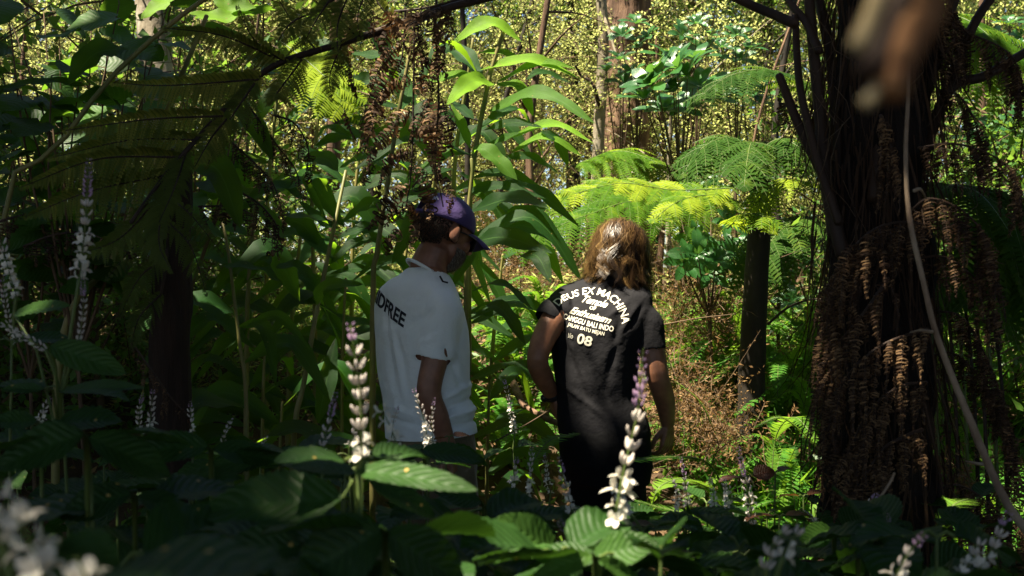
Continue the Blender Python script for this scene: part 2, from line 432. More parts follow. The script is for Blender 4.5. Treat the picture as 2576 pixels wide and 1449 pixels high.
def frond(g, s, P, plen, npin=26, ang=62, up=(0, 0, 1), droop=.35, pin_l=.06, pin_w=.009, start=.12, prof=None, gravity=.3, nseg=3, dens=1.0, rrad=.004, seed=0, rv=(.2, .8), taper=.55, jag=False, sides=(1, -1), tipw=.5):
    """a twice divided fern frond: g = leaf mesh, s = stalk mesh, P = rachis points"""
    rs = np.random.RandomState(seed)
    C = spline(P, 60); T = nrm(np.gradient(C, axis=0)); n = len(C)
    up = np.broadcast_to(np.asarray(up, float), T.shape)
    S = nrm(crs(T, up)); U = crs(S, T)
    tube(s, C, np.linspace(rrad, rrad * .3, n), 6)
    ts = np.linspace(start, .985, npin)
    for k, t in enumerate(ts):
        i = min(int(t * (n - 1)), n - 1)
        f = (t - start) / (1 - start)
        L = plen * (np.sin(np.pi * (0.22 + .78 * f) ** 1.0) ** taper if prof is None else prof(f))
        if L < .01: continue
        for sd in sides:
            a = math.radians(ang + rs.uniform(-5, 5)) * (1 - .25 * f)
            D = nrm(S[i] * sd * math.sin(a) + T[i] * math.cos(a) + U[i] * rs.uniform(-.22, .25)); L = L * rs.uniform(.8, 1.1)
            m = max(5, int(L / (pin_l * .30) * dens))
            tt = np.linspace(0, 1, m)
            Bv = np.array([0, 0, -1.]) * droop * L * rs.uniform(.45, 1.35) + T[i] * L * .10
            pc = C[i] + D * L * tt[:, None] + Bv * (tt ** 2)[:, None]
            pt = nrm(np.gradient(pc, axis=0)); ps = nrm(crs(pt, U[i])); pu = crs(ps, pt)
            tube(s, pc[::max(1, m // 6)], rrad * .28, 3, cap=False)
            lens = pin_l * (1 - tt ** 3) * (.55 + .45 * np.minimum(1, tt * 5)) * min(1, .35 + L / plen)
            r0 = rs.uniform(*rv)
            for s2 in (1, -1):
                dd = nrm(ps * s2 * .93 + pt * .35 + pu * rs.uniform(-.1, .1) + rs.normal(size=(m, 3)) * .05)
                B = np.array([0, 0, -1.]) * gravity
                strips(g, pc, dd, nrm(crs(dd, pu)), lens * rs.uniform(.85, 1.1, m), pin_w, nseg, B=B, r=np.clip(r0 + rs.normal(size=m) * .08, 0, 1), prof=np.linspace(1, .05, nseg) ** .6)

def jagged_strip(mb, P, D, S, L, W, teeth, B, r, rs):
    """a fern pinnule with toothed lobes: N blades, each with paired side teeth"""
    N_ = len(P)
    tt = (np.arange(teeth) + .5) / teeth
    C = P[:, None] + D[:, None] * (L[:, None] * tt)[..., None] + B[:, None] * (L[:, None] * tt ** 2)[..., None]
    Dt = nrm(D[:, None] + 2 * B[:, None] * tt[None, :, None])
    w = W[:, None] * (1 - tt[None] ** 2.2) * (.7 + .3 * np.minimum(1, tt * 6))
    for sd in (1, -1):
        dd = nrm(S[:, None] * sd * .9 + Dt * .45)
        kites(mb, C.reshape(-1, 3), dd.reshape(-1, 3), nrm(Dt).reshape(-1, 3), w.ravel(), (np.broadcast_to(L[:, None] / teeth * .62, w.shape)).ravel(), r=np.repeat(r, teeth), peak=.35)
    strips(mb, P, D, S, L, W * .16, 4, B=B, r=r * .6)

def pinna_hang(g, s, P, plen, npin, seed=0, rrad=.003, start=.04, r0=.4, hang=.8, wid=.010, teeth=11):
    """a big primary pinna whose pinnules hang down from its dark axis"""
    rs = np.random.RandomState(seed)
    C = spline(P, npin); T = nrm(np.gradient(C, axis=0))
    tube(s, C, np.linspace(rrad, rrad * .3, len(C)), 6)
    t = np.linspace(0, 1, npin)
    U = nrm(crs(T, np.array([0, 1., .3]))); U = np.where(U[:, 2:] < 0, -U, U)
    L = plen * (.55 + .45 * np.minimum(1, t * 6)) * np.clip((1 - t ** 2.5), .12, 1)
    for sd in (1, -1):
        k = rs.uniform(.8, 1.15, npin)
        D = nrm(U * sd * .9 + T * .38 + rs.normal(size=(npin, 3)) * .07 + np.array([0, -.25, 0]))
        if sd > 0: B = np.array([0, -.2, -.35]) * np.ones((npin, 1)); LL = L * k * .72
        else: B = np.array([0, 0, -hang * .5]) * np.ones((npin, 1)); LL = L * k
        S = nrm(crs(D, np.array([0, -1., .25]))) 
        jagged_strip(g, C, D, S, LL, np.full(npin, wid) * rs.uniform(.85, 1.1, npin), teeth, B, np.clip(r0 + rs.normal(size=npin) * .14, 0, 1), rs)

def curled(mb, C, rad, per, rs, r0=.5, wid=.9, turn=3.6):
    """rope-like dry pinna: rows of curled pinnules on both sides of the line C"""
    Ls = np.concatenate([[0], np.cumsum(np.linalg.norm(np.diff(C, axis=0), axis=1))]); m = max(4, int(Ls[-1] / per))
    ss = np.linspace(0, Ls[-1], m)
    Pm = np.stack([np.interp(ss, Ls, C[:, k]) for k in range(3)], 1); T = nrm(np.gradient(Pm, axis=0))
    h = rs.normal(size=3) * .5 + np.array([0, -1, .2])
    S = nrm(crs(T, h)); F = crs(S, T)
    t = np.linspace(0, 1, m)
    rr = rad * (.45 + .55 * np.minimum(1, t * 5)) * np.clip(1 - t ** 3, .25, 1) * rs.uniform(.8, 1.15, m)
    n = 7; a = np.linspace(0, turn, n); Pm = Pm + rs.normal(size=Pm.shape) * per * .25
    for sd in (1, -1):
        rr = rr * rs.uniform(.75, 1.2, m) * np.where(rs.rand(m) < .12, .35, 1)
        cc = Pm[:, None] + (S * sd)[:, None] * (rr[:, None] * np.sin(a))[..., None] - F[:, None] * (rr[:, None] * (1 - np.cos(a)) * .8 - rr[:, None] * .7)[..., None] * 1.0 + T[:, None] * (per * 1.3 * a / turn)[None, :, None]
        pr = np.array([.6, .9, 1, .85, .65, .4, .12])
        ribbons(mb, cc, T[:, None], np.full((m, 1), per * .5 * wid) * pr[None] * rs.uniform(.7, 1.1, (m, 1)), r=np.clip(r0 + rs.normal(size=m) * .3, 0, 1))
    return Pm

def dead_frond(name, label, rach, pin=.3, npin=10, rad=.012, per=.008, seed=0, d_out=.12, group='dry curled fronds', start=.1, rrad=.005, lean=(0, 0, 0), both=True, pin_prof=None, turn=3.6, r0=.45):
    """a dry tree-fern frond: rachis and hanging rope-like pinnae"""
    rs = np.random.RandomState(seed)
    C = spline(rach, 50); T = nrm(np.gradient(C, axis=0))
    th = thing(name, label, 'dead frond', C[0], group)
    s = MB(); tube(s, C, np.linspace(rrad, rrad * .35, 50), 6)
    g = MB(); side = nrm(crs(T, np.array([0, 0, 1.]) + .01))
    for k in range(npin):
        t = start + (1 - start) * k / max(1, npin - 1); i = int(t * 49)
        L = pin * (np.sin(np.pi * (.25 + .7 * t)) if pin_prof is None else pin_prof(t)) * rs.uniform(.8, 1.2)
        for sd in ((1, -1) if both else (1,)):
            P0 = C[i]; D = nrm(side[i] * sd * .6 + T[i] * .5 + np.array([0, 0, .1]) + rs.normal(size=3) * .15)
            m = 9; q = np.linspace(0, 1, m)[:, None]
            pts = P0 + D * L * d_out / .3 * np.sin(q * 1.57) + np.array([0, 0, -1.]) * L * (q ** 1.5) + np.asarray(lean) * L * q + rs.normal(size=3) * .012 * q
            g = MB(); curled(g, spline(pts[::2], 20), rad * rs.uniform(.75, 1.25), per, rs, r0=np.clip(r0 + rs.normal() * .15, 0, 1), turn=turn, wid=.72); g.build('curled_pinna', M['dead'], th)
            tube(s, pts, rrad * .3, 4, cap=False)
    s.build('rachis', M['stipe'], th)
    return th

def sword_frond(g, s, C, w, npin, rs, rr=.5):
    C = spline(C, npin); T = nrm(np.gradient(C, axis=0)); S = nrm(crs(T, np.array([0, 0, 1.]))); U = crs(S, T)
    t = np.linspace(0, 1, npin)
    L = w * np.clip(np.sin(np.pi * (t * .9 + .06)) ** .6, .1, 1)
    tube(s, C[::2], .0025, 4)
    for sd in (1, -1):
        D = nrm(S * sd + T * .25 + U * .12 + rs.normal(size=(npin, 3)) * .05)
        strips(g, C, D, nrm(crs(D, U)), L, np.full(npin, np.linalg.norm(C[1] - C[0]) * .42), 4, B=T * .18 - U * .15, r=np.clip(rr + rs.normal(size=npin) * .08, 0, 1), prof=np.array([.7, 1, .7, .05]))

def sword_clump(name, label, loc, nf=12, L=.7, seed=0, group='sword ferns on the forest floor', w=.06):
    rs = np.random.RandomState(seed)
    th = thing(name, label, 'fern', loc, group); s = MB(); g = MB()
    for k in range(nf):
        a = rs.rand() * 6.28; l = L * rs.uniform(.7, 1.15); e = rs.uniform(.35, 1.1)
        d = np.array([math.cos(a), math.sin(a), 0])
        P0 = np.asarray(loc) + d * .02
        sword_frond(g, s, [P0, P0 + d * l * .4 * math.cos(e) + np.array([0, 0, l * .65 * math.sin(e) + .1]), P0 + d * l * (.85) + np.array([0, 0, l * .55 * math.sin(e)])], w * rs.uniform(.8, 1.1), int(l / .019), rs, rs.uniform(.2, .9))
    s.build('stalks', M['stem'], th); g.build('fronds', M['sword'], th)
    return th.o

# flower spikes ------------------------------------------------------
BV, BQ, BT = ell(7, 6)
BUD = BV * np.array([.165, .165, .5]) + np.array([0, 0, .5]); BUD = BUD @ np.array([[1, 0, 0], [0, 0, 1], [0, 1, 0]]).T   # along +y, length 1
BUD[:, 2] += .35 * BUD[:, 1] ** 2; BUD[:, 0] *= 1 - .3 * (1 - BUD[:, 1])
def _flower():
    mb = MB()
    # two-lipped open flower along +y
    for a, l, w_ in ((.9, .8, .36), (.45, .95, .34), (-.45, .95, .34)):
        D = np.array([[math.sin(a) * .6, .8, .5]]); strips(mb, np.array([[0, .35, .1]]), nrm(D), nrm(crs(nrm(D), np.array([[0, -.5, 1.]]))), l, w_, 6, B=np.array([[math.sin(a) * .4, -.2, .35]]), prof=np.array([.4, .8, 1.1, 1.1, .8, .2]), across=3, fold=.3)
    for a in (.35, -.35):
        D = np.array([[math.sin(a), .9, -.35]]); strips(mb, np.array([[0, .35, 0]]), nrm(D), nrm(crs(nrm(D), np.array([[0, .5, 1.]]))), 1.0, .42, 6, B=np.array([[math.sin(a) * .3, 0, -.45]]), prof=np.array([.4, .8, 1.1, 1.1, .9, .2]), across=3, fold=-.3)
    tube(mb, np.array([[0, 0, 0], [0, .25, .02], [0, .5, .05]]), [.08, .13, .2], 6)
    return np.concatenate(mb.V), np.concatenate(mb.Q), (np.concatenate(mb.T) if mb.T else [])
FV, FQ, FT = _flower()

def spike(parent, C, size, seed, f_open=.3, f_pur=.7, gap=None, full=1.0):
    """flower spike on the upper part of the stem line C (m,3); size = scale of one bud in metres"""
    rs = np.random.RandomState(seed); size = size * .86
    Ls = np.concatenate([[0], np.cumsum(np.linalg.norm(np.diff(C, axis=0), axis=1))]); tot = Ls[-1]
    st = MB(); tube(st, C, np.linspace(size * .13, size * .05, len(C)), 6)
    f = 0.0; levels = []
    while f < 1:
        levels.append(f); f += (size * (1.3 if f < f_open else 1.35) / tot) * (1.0 if f < f_pur else .5)
    fl = {'white': MB(), 'bud': MB(), 'purple': MB()}
    for f in levels:
        s = f * tot; p = np.array([np.interp(s, Ls, C[:, k]) for k in range(3)]); p2 = np.array([np.interp(min(s + .01, tot), Ls, C[:, k]) for k in range(3)]); T = nrm(p2 - p + 1e-6 * np.array([0, 0, 1.]))
        a0 = rs.rand() * 6.28
        if f < f_open: kind = 'white'; k = 3; sz = size * rs.uniform(.65, 1.05); rise = .35
        elif f < f_pur: kind = 'bud'; k = 6; sz = size * (1.12 - .3 * (f - f_open)); rise = .8
        else: kind = 'purple'; k = 5; sz = size * (.85 - .6 * (f - f_pur) / (1 - f_pur)); rise = .9
        ref = nrm(crs(T, [0, 1, 0.01])); ref2 = crs(T, ref)
        for j in range(k):
            if rs.rand() > full * .86: continue
            side = 1 if j % 2 else -1
            a = a0 * .3 + (0 if side > 0 else math.pi) + (j // 2 - 1) * .55 + rs.normal() * .3
            h = ref * math.cos(a) + ref2 * math.sin(a)
            D = nrm(h + T * rise * rs.uniform(.8, 1.3)); fr = frame(D[None], T)[0]
            base = p + h * size * .15
            q = sz * rs.uniform(.8, 1.15)
            if kind == 'white': inst(fl[kind], FV, FQ, FT, (fr * q)[None], base[None], np.array([rs.rand()]))
            else:
                inst(fl[kind], BUD, BQ, BT, (fr * q)[None], (base + h * size * .12)[None], np.array([rs.rand()]))
                
    o = st.build('flower_spike', M['stem'], parent)
    nm = {'white': ('open_flowers', 'white'), 'bud': ('pale_buds', 'bud'), 'purple': ('purple_buds', 'purple')}
    for k in fl:
        if fl[k].n: fl[k].build(nm[k][0], M[nm[k][1]], o)
    return o

def ground_z(x, y):
    return .02 * np.sin(x * 1.7 + 1) + .03 * np.sin(y * 1.1 + x * .6) + np.clip((np.asarray(y) - 4.15) * .45, 0, .95) + np.clip(np.asarray(y) - 6, 0, 40) * .035

def leafy(name, label, base, h, seed, nl=8, L=.12, mat='broad', group='broad-leaved plants of the undergrowth', spikes=(), lean=(0, 0), hero=(), top=None, cat='plant', rv=(.2, .7)):
    """a soft-stemmed plant: square stem, opposite pairs of toothed leaves, flower spikes on top"""
    rs = np.random.RandomState(seed)
    base = np.asarray(base, float)
    th = thing(name, label, cat, base, group)
    s = MB()
    topp = np.asarray(top, float) if top is not None else base + np.array([lean[0], lean[1], h])
    C = spline([base, (base + topp) / 2 + np.array([rs.normal() * .02, rs.normal() * .02, 0]), topp], 12)
    tube(s, C, np.linspace(.005, .002, 12), 6)
    leaves = []
    pairs = max(1, nl // 2)
    for k in range(pairs):
        t = 1 - .62 * k / pairs; i = int(t * 11); a = k * 1.57 + rs.rand() * .7
        for sd in (0, math.pi):
            dr = np.array([math.cos(a + sd), math.sin(a + sd), rs.uniform(-.05, .35)])
            l = L * (0.6 + .5 * min(1, (k + 1) / 2.5)) * rs.uniform(.8, 1.2)
            pet = C[i] + nrm(dr) * l * .25
            tube(s, np.array([C[i], (C[i] + pet) / 2 + [0, 0, .004], pet]), .0018, 5, cap=False)
            leaves.append((pet, dr, l, l * rs.uniform(.30, .38), np.array([0, 0, 1.]) + rs.normal(size=3) * .25))
    st = s.build('stem', M['stem'], th)
    if hero:
        for (P0, P1, wd, nh, rr) in hero:
            g = MB(); v = np.asarray(P1) - P0
            ovate_leaf(g, np.asarray(P0), v, np.linalg.norm(v), wd, nh, droop=.10, r=rr, seed=rs.randint(999), n=34, serr=.04, across=13)
            g.build('leaf', M[mat], th)
            s2 = MB(); tube(s2, np.array([topp - (topp - base) * .08, (topp + P0) / 2, np.asarray(P0)]), .0022, 5, cap=False); s2.build('leaf_stalk', M['stem'], th)
    g = MB()
    for k, (p, dr, l, w_, nn) in enumerate(leaves):
        ovate_leaf(g, p, dr, l, w_, nn, droop=rs.uniform(.1, .4), r=rs.uniform(*rv), seed=rs.randint(999), n=18, across=7)
    if g.n: g.build('foliage', M[mat], th)
    for (P, size, fo, fp) in spikes:
        C2 = spline(P, 16); spike(th, C2, size, rs.randint(9999), fo, fp)
    return th
# ------------------------------------------------------------------ ground
def build_ground():
    xs = np.concatenate([np.linspace(-60, -8, 14), np.linspace(-7.5, 7.5, 76), np.linspace(8, 60, 14)])
    ys = np.concatenate([np.linspace(-30, -3, 8), np.linspace(-2.5, 14, 84), np.linspace(15, 90, 18)])
    X, Y = np.meshgrid(xs, ys); Z = ground_z(X, Y) + .02 * np.random.RandomState(3).normal(size=X.shape) * (np.abs(X) < 8)
    mb = MB(); nx = len(xs); i = np.arange(len(ys) - 1)[:, None] * nx + np.arange(nx - 1)[None]
    mb.add(np.stack([X, Y, Z], -1).reshape(-1, 3), np.stack([i, i + 1, i + nx + 1, i + nx], -1).reshape(-1, 4))
    tag(mb.build('ground', M['soil']), kind='structure')
    rs = np.random.RandomState(5)
    n = 26000; P = np.stack([rs.uniform(-7, 8, n), rs.uniform(1.5, 14, n), np.zeros(n)], 1); P[:, 2] = ground_z(P[:, 0], P[:, 1]) + rs.rand(n) * .05
    D = rdir(n, rs, 0, .35); mb = MB(); kites(mb, P, D, nrm(crs(D, rdir(n, rs, 2, .3))), rs.uniform(.03, .09, n), rs.uniform(.01, .022, n), r=rs.rand(n), cup=.3)
    tag(mb.build('leaf_litter', M['litter']), 'brown fallen leaves and scraps covering the forest floor', 'leaf litter', kind='stuff')
build_ground()

# ------------------------------------------------------------------ trees and shrubs of the background
def sprays(n_tw, ext, leaf, seed, nl=12, tw=.45, shape='ball', hollow=.3, upb=.25, elong=.5):
    """twigs with small leaves through a volume; returns (leaves MB, twigs MB)"""
    rs = np.random.RandomState(seed); g = MB(); s = MB()
    # clumps make light and dark masses
    nc = 14; cc = rdir(nc, rs, .1) * rs.uniform(.25, .95, nc)[:, None]; k = rs.randint(nc, size=n_tw)
    o = cc[k] + rs.normal(size=(n_tw, 3)) * .22
    P = o * np.asarray(ext)
    D = nrm(nrm(o) * .7 + rdir(n_tw, rs, upb) * .8)
    Lt = tw * rs.uniform(.6, 1.3, n_tw)
    t = (np.arange(nl) + .6) / nl
    B = np.array([0, 0, -.35])
    C = P[:, None] + D[:, None] * (Lt[:, None] * t)[..., None] + B * (Lt[:, None] * t ** 2)[..., None]
    tt = np.linspace(0, 1, 4); CT = P[:, None] + D[:, None] * (Lt[:, None] * tt)[..., None] + B * (Lt[:, None] * tt ** 2)[..., None]
    S = nrm(crs(D, rdir(n_tw, rs)))
    ribbons(s, CT, S[:, None], np.full((n_tw, 4), .0035) * np.array([1.4, 1, .8, .4]))
    sd = np.where(np.arange(nl) % 2 == 0, 1, -1)[None, :, None]
    LD = nrm(S[:, None] * sd * .8 + D[:, None] * .6 + rs.normal(size=(n_tw, nl, 3)) * .35 + np.array([0, 0, -.1]))
    LS = nrm(crs(LD, nrm(rdir(n_tw * nl, rs, 2.4, .7)).reshape(n_tw, nl, 3)))
    m = n_tw * nl
    r = np.clip(np.repeat(rs.uniform(.1, .8, nc)[k], nl) + rs.normal(size=m) * .18, 0, 1)
    kites(g, C.reshape(-1, 3), LD.reshape(-1, 3), LS.reshape(-1, 3), leaf * rs.uniform(.7, 1.3, m), leaf * elong * .5 * rs.uniform(.8, 1.2, m), r=r, cup=.25)
    return g, s

def limb_set(mb, base, h, r0, seed, nb=7, spread=1.2, lean=(0, 0)):
    rs = np.random.RandomState(seed)
    base = np.asarray(base, float)
    C = spline([base, base + [lean[0] * .4 + rs.normal() * .06, rs.normal() * .06, h * .5], base + [lean[0], lean[1], h]], 14)
    tube(mb, C, np.linspace(r0, r0 * .35, 14), 9, bump=.06, seed=seed)
    for k in range(nb):
        i = rs.randint(5, 13); a = rs.rand() * 6.28; l = spread * rs.uniform(.5, 1.1)
        d = np.array([math.cos(a), math.sin(a), rs.uniform(.2, .9)])
        tube(mb, spline([C[i], C[i] + d * l * .5 + [0, 0, .05], C[i] + d * l], 6), np.linspace(r0 * .35, r0 * .08, 6), 5)

TREE_BASE = {}
def tree_kind(key, ext, leaf, n_tw, seed, mat, h, r0, bark, nl=12, tw=.45, elong=.5, crownz=None, cat='tree', name='woodland_tree', label='', group='', upb=.25):
    th = thing(name, label, cat, (0, 0, 0), group)
    t = MB(); limb_set(t, (0, 0, 0), h, r0, seed, nb=9, spread=max(ext) * .8); t.build('trunk', M[bark], th)
    g, s = sprays(n_tw, ext, leaf, seed, nl, tw, elong=elong, upb=upb)
    cz = crownz if crownz is not None else h
    for mb in (g, s): mb.V = [v + np.array([0, 0, cz]) for v in mb.V]
    c = g.build('crown', M[mat], th); s2 = s.build('twigs', M['twig'], th)
    th.o.location = (0, 0, 0); TREE_BASE[key] = [th.o, 0]
    return th.o

tree_kind('fine', (1.5, 1.3, 1.9), .038, 720, 11, 'bush', 3.2, .045, 'bark', nl=14, name='understorey_tree', label='x', group='small-leaved trees of the sunlit background', crownz=2.9)
tree_kind('fine2', (1.3, 1.3, 1.6), .046, 520, 12, 'bush', 2.8, .04, 'barkpale', nl=13, name='understorey_tree', label='x', group='small-leaved trees of the sunlit background', crownz=2.5)
tree_kind('low', (1.0, .9, .75), .05, 300, 13, 'bush_cool', .8, .02, 'twig', nl=11, tw=.35, cat='shrub', name='shrub', label='x', group='low green shrubs behind the clearing', crownz=.75)
tree_kind('lowy', (1.0, .9, .8), .04, 330, 14, 'bush', .8, .02, 'twig', nl=12, tw=.35, cat='shrub', name='shrub', label='x', group='low yellow-green shrubs behind the clearing', crownz=.7)
tree_kind('big', (2.0, 1.8, 2.4), .06, 700, 15, 'bush_cool', 4.5, .10, 'barkgrey', nl=12, tw=.6, name='forest_tree', label='x', group='larger trees of the background', crownz=4.4)

MARKS = [(-400, 'outside the view beyond the heart-shaped leaves'), (60, 'behind the topmost heart-shaped leaves'), (220, 'behind the pale slanting cane'), (400, 'behind the dark-footed trunk'), (560, 'behind the shaded fern frond'), (720, 'behind the lit fern tip'), (860, 'behind the ginger stalks'), (1000, 'behind the hanging dry fronds'),
    (1120, 'straight behind the purple cap'), (1240, 'behind the lime ginger leaves'), (1370, 'in the gap between the two men'), (1500, 'behind the slim pale trunk'), (1580, 'behind the thick brown trunk'), (1700, 'behind the sunlit glossy shrub'), (1830, 'just before the slim tree fern stem'), (1930, 'behind the slim grey-brown trunk'), (2050, 'behind the tree fern stalks'), (2200, 'behind the shaggy tree fern trunk'), (2340, 'behind the pale vine'), (2460, 'behind the comb-like dry frond'), (2600, 'at the shaded margin past the vine'), (2900, 'outside the view past the tree fern')]
DEPTH = [(0, 'nearest, '), (7, 'second rank, '), (8.3, 'third rank, '), (9.6, 'fourth rank, '), (11.6, 'fifth rank, '), (14, 'sixth rank, '), (17, 'farthest rank, ')]
def where(x, y, marks=None, depth=None):
    u = 1288 + x / y * FPX; m = min(marks or MARKS, key=lambda t: abs(t[0] - u))[1]; d = [t[1] for t in (depth or DEPTH) if y >= t[0]][-1]; return d + m
LAB = {'fine': 'slender yellow-green tree, ', 'fine2': 'pale-stemmed loose-leaved tree, ', 'low': 'dark green low shrub, ', 'lowy': 'yellow-green twiggy shrub, ', 'big': 'taller cool-green tree, '}
def place_tree(key, x, y, rz, s=1.0, label=None, dz=0.0):
    src = TREE_BASE[key]; z = float(ground_z(x, y)) + dz
    label = label or LAB[key] + where(x, y)
    if src[1] == 0:
        src[1] = 1; o = src[0]; o.location = (x, y, z); o.rotation_euler = (0, 0, rz); o.scale = (s, s, s); o['label'] = label; return o
    return dup(src[0], (x, y, z), rz, s, label)

rs = np.random.RandomState(21)
# thicket wall, near row with gaps, then further rows
for row, (y0, n, keys, xr, sr) in enumerate([
        (8.6, 8, ['fine', 'lowy', 'fine2', 'low'], (-3.2, 4.6), (.55, .8)),
        (10.5, 11, ['fine', 'fine2', 'lowy'], (-5.5, 6), (.8, 1.1)),
        (12.8, 12, ['fine', 'fine2', 'big'], (-7.5, 7.5), (.9, 1.3)),
        (15.5, 12, ['big', 'fine', 'fine2'], (-9.5, 9.5), (1.1, 1.6)),
        (19, 11, ['big', 'fine'], (-12, 12), (1.5, 2.0))]):
    for k in range(n):
        x = xr[0] + (xr[1] - xr[0]) * (k + rs.uniform(.2, .8)) / n
        key = keys[rs.randint(len(keys))]
        place_tree(key, x, y0 + rs.uniform(-.7, .7), rs.rand() * 6.28, rs.uniform(*sr) * (1.3 if key in ('low', 'lowy') and y0 > 9 else 1))
# low shrubs, mid distance
for (x, y, key, s) in [(-2.6, 7.2, 'low', .9), (-3.6, 6.2, 'low', 1.0), (2.9, 7.0, 'low', .8), (3.6, 6.0, 'low', 1.0), (4.4, 7.6, 'low', 1.2), (1.9, 8.0, 'lowy', .7), (-.6, 8.4, 'lowy', .8), (.7, 8.8, 'lowy', .7),
                       (-4.6, 8.2, 'lowy', 1.4), (5.2, 9.2, 'low', 1.5), (-1.6, 8.0, 'low', .8), (3.1, 8.8, 'lowy', 1.1)]:
    place_tree(key, x, y, rs.rand() * 6, s)
for (x, y, key, s, lb) in [(-3.3, 5.0, 'low', 1.5, 'dense dark shrub closing the hollow behind the shaded fern'), (-2.3, 5.6, 'low', 1.25, 'dense dark shrub behind the ginger stalks of the hollow'), (-4.0, 6.0, 'low', 2.0, 'large dark shrub behind the heart-shaped leaves'), (-1.75, 5.9, 'low', .9, 'low dark shrub at the back of the hollow'), (-2.9, 4.3, 'low', 1.0, 'dark shrub at the foot of the shaded trunk'), (-2.6, 6.6, 'low', 1.7, 'tall dark shrub behind the hollow'),
        (2.9, 5.2, 'low', 1.3, 'dark shrub behind the thin upright stalks'), (3.6, 5.0, 'low', 1.6, 'large dark shrub at the shaded margin'), (2.3, 6.0, 'low', 1.1, 'dark shrub in shade behind the slim trunk')]:
    place_tree(key, x, y, rs.rand() * 6, s, lb)
# far wood that reads as one mass
mb = MB(); rr = np.random.RandomState(31); n = 90000
a = rr.uniform(-.85, .85, n) ; d = rr.uniform(24, 30, n); zz = rr.rand(n) ** .8 * 11 * (1 + .25 * np.sin(a * 23) + .15 * np.sin(a * 57))
P = np.stack([np.sin(a) * d, np.cos(a) * d, zz], 1); D = rdir(n, rr, -.2)
kites(mb, P, D, nrm(crs(D, rdir(n, rr, .5))), rr.uniform(.12, .3, n), rr.uniform(.05, .11, n), r=np.clip(.4 + .25 * np.sin(a * 40 + zz) + rr.normal(size=n) * .2, 0, 1))
tag(mb.build('far_wood', M['bush']), 'sunlit far-off wood filling the gaps between the trees', 'wood', kind='stuff')
mb = MB(); n = 16000  # unseen leaf mass added to keep sky light off the near plants
a = rr.uniform(.62, 2 * math.pi - .62, n); a = np.where((np.abs(a - math.pi) < 1.2) & (rr.rand(n) < .6), .8 + rr.rand(n) * .5, a); d = rr.uniform(6.5, 9.5, n); zz = rr.rand(n) * 8
P = np.stack([np.sin(a) * d, np.cos(a) * d, zz], 1); D = rdir(n, rr, -.2)
kites(mb, P, D, nrm(crs(D, rdir(n, rr, .5))), rr.uniform(.25, .4, n), rr.uniform(.10, .16, n), r=rr.rand(n))
tag(mb.build('unseen_wood_screen', M['canopy']), 'unseen leaf mass added around the viewer to hold back sky light', 'wood', kind='stuff')

# thin upright saplings and vines of the thicket
def pole(name, label, pts, r0, r1, mat, cat='tree', group=None, bump=.05, n=22, limbs=0, seed=1, k=9, ls=1.0):
    th = thing(name, label, cat, pts[0], group); mb = MB(); C = spline(pts, n); tube(mb, C, np.linspace(r0, r1, n), k, bump=bump, seed=seed)
    mb.build('trunk', M[mat], th)
    if limbs:
        b = MB(); r = np.random.RandomState(seed)
        for q in range(limbs):
            i = r.randint(n // 4, n - 1); d = rdir(1, r, .4)[0]; l = r.uniform(.3, .9) * ls
            tube(b, spline([C[i], C[i] + d * l * .5 + [0, 0, .04], C[i] + d * l], 6), np.linspace(r1 * .5, .002, 6), 5)
        b.build('branches', M[mat], th)
    return th
def gp(u, v, d):
    p = at(u, v, d); p[2] = float(ground_z(p[0], p[1])) - .1; return p
rs = np.random.RandomState(44)
for k in range(0, 22, 2):
    u = [120, 260, 880, 835, 1330, 1380, 1420, 1290, 1700, 1760, 2010, 2380, 2450, 2540, 700, 1250, 1165, 1840, 2005, 30, 1460, 1590][k]; d = rs.uniform(6.5, 13)
    p = gp(u, 0, d); q = at(u + rs.uniform(-60, 60), -60, d)
    r = rs.uniform(.012, .04)
    pole('sapling', 'thin bare sapling stem, ' + where(p[0], p[1]), [p, (p + q) / 2 + [rs.normal() * .15, 0, 0], q], r, r * .6, ['bark', 'barkgrey', 'twig'][k % 3], group='thin stems of the thicket', limbs=5, seed=k, k=6)

pole('forest_tree', 'thick reddish-brown fibrous trunk rising behind the long-haired man', [gp(1572, 0, 9.2), at(1578, 560, 9.2), at(1570, 250, 9.2), at(1590, -120, 9.2)], .27, .20, 'bark', bump=.07, n=60, limbs=0, seed=3, k=18)
pole('forest_tree', 'slim pale-barked trunk close beside the thick brown trunk', [gp(1500, 0, 8.5), at(1500, 520, 8.5), at(1508, 300, 8.5), at(1518, 100, 8.5), at(1500, -120, 8.5)], .055, .045, 'barkpale', bump=.06, n=40, limbs=3, seed=4, k=12)
mb_th = pole('fallen_branch', 'dark crooked branch reaching from the slim pale trunk', [at(1508, 265, 8.45), at(1490, 210, 8.4), at(1462, 190, 8.4), at(1448, 165, 8.3)], .02, .008, 'rachis', cat='branch')
pole('forest_tree', 'small brown trunk standing between the ginger stalks', [gp(850, 0, 8), at(838, 500, 8), at(842, 250, 8), at(850, -150, 8)], .055, .05, 'bark', bump=.07, n=30, seed=6, k=10)
pole('slim_tree', 'slim dark grey-brown trunk topped by fern fronds', [gp(1880, 0, 5.0), at(1885, 1150, 5.0), at(1893, 900, 5.0), at(1905, 650, 5.0), at(1913, 480, 5.02), at(1900, 375, 5.1)], .076, .050, 'barkgrey', bump=.025, n=50, seed=7, k=18)
pole('dark_tree', 'short dark fibrous trunk behind the shaded fern fronds', [gp(430, 0, 3.3), at(432, 1000, 3.3), at(428, 750, 3.3), at(436, 520, 3.35), at(440, 400, 3.4)], .072, .060, 'barkshade', bump=.08, n=44, seed=8, k=16)
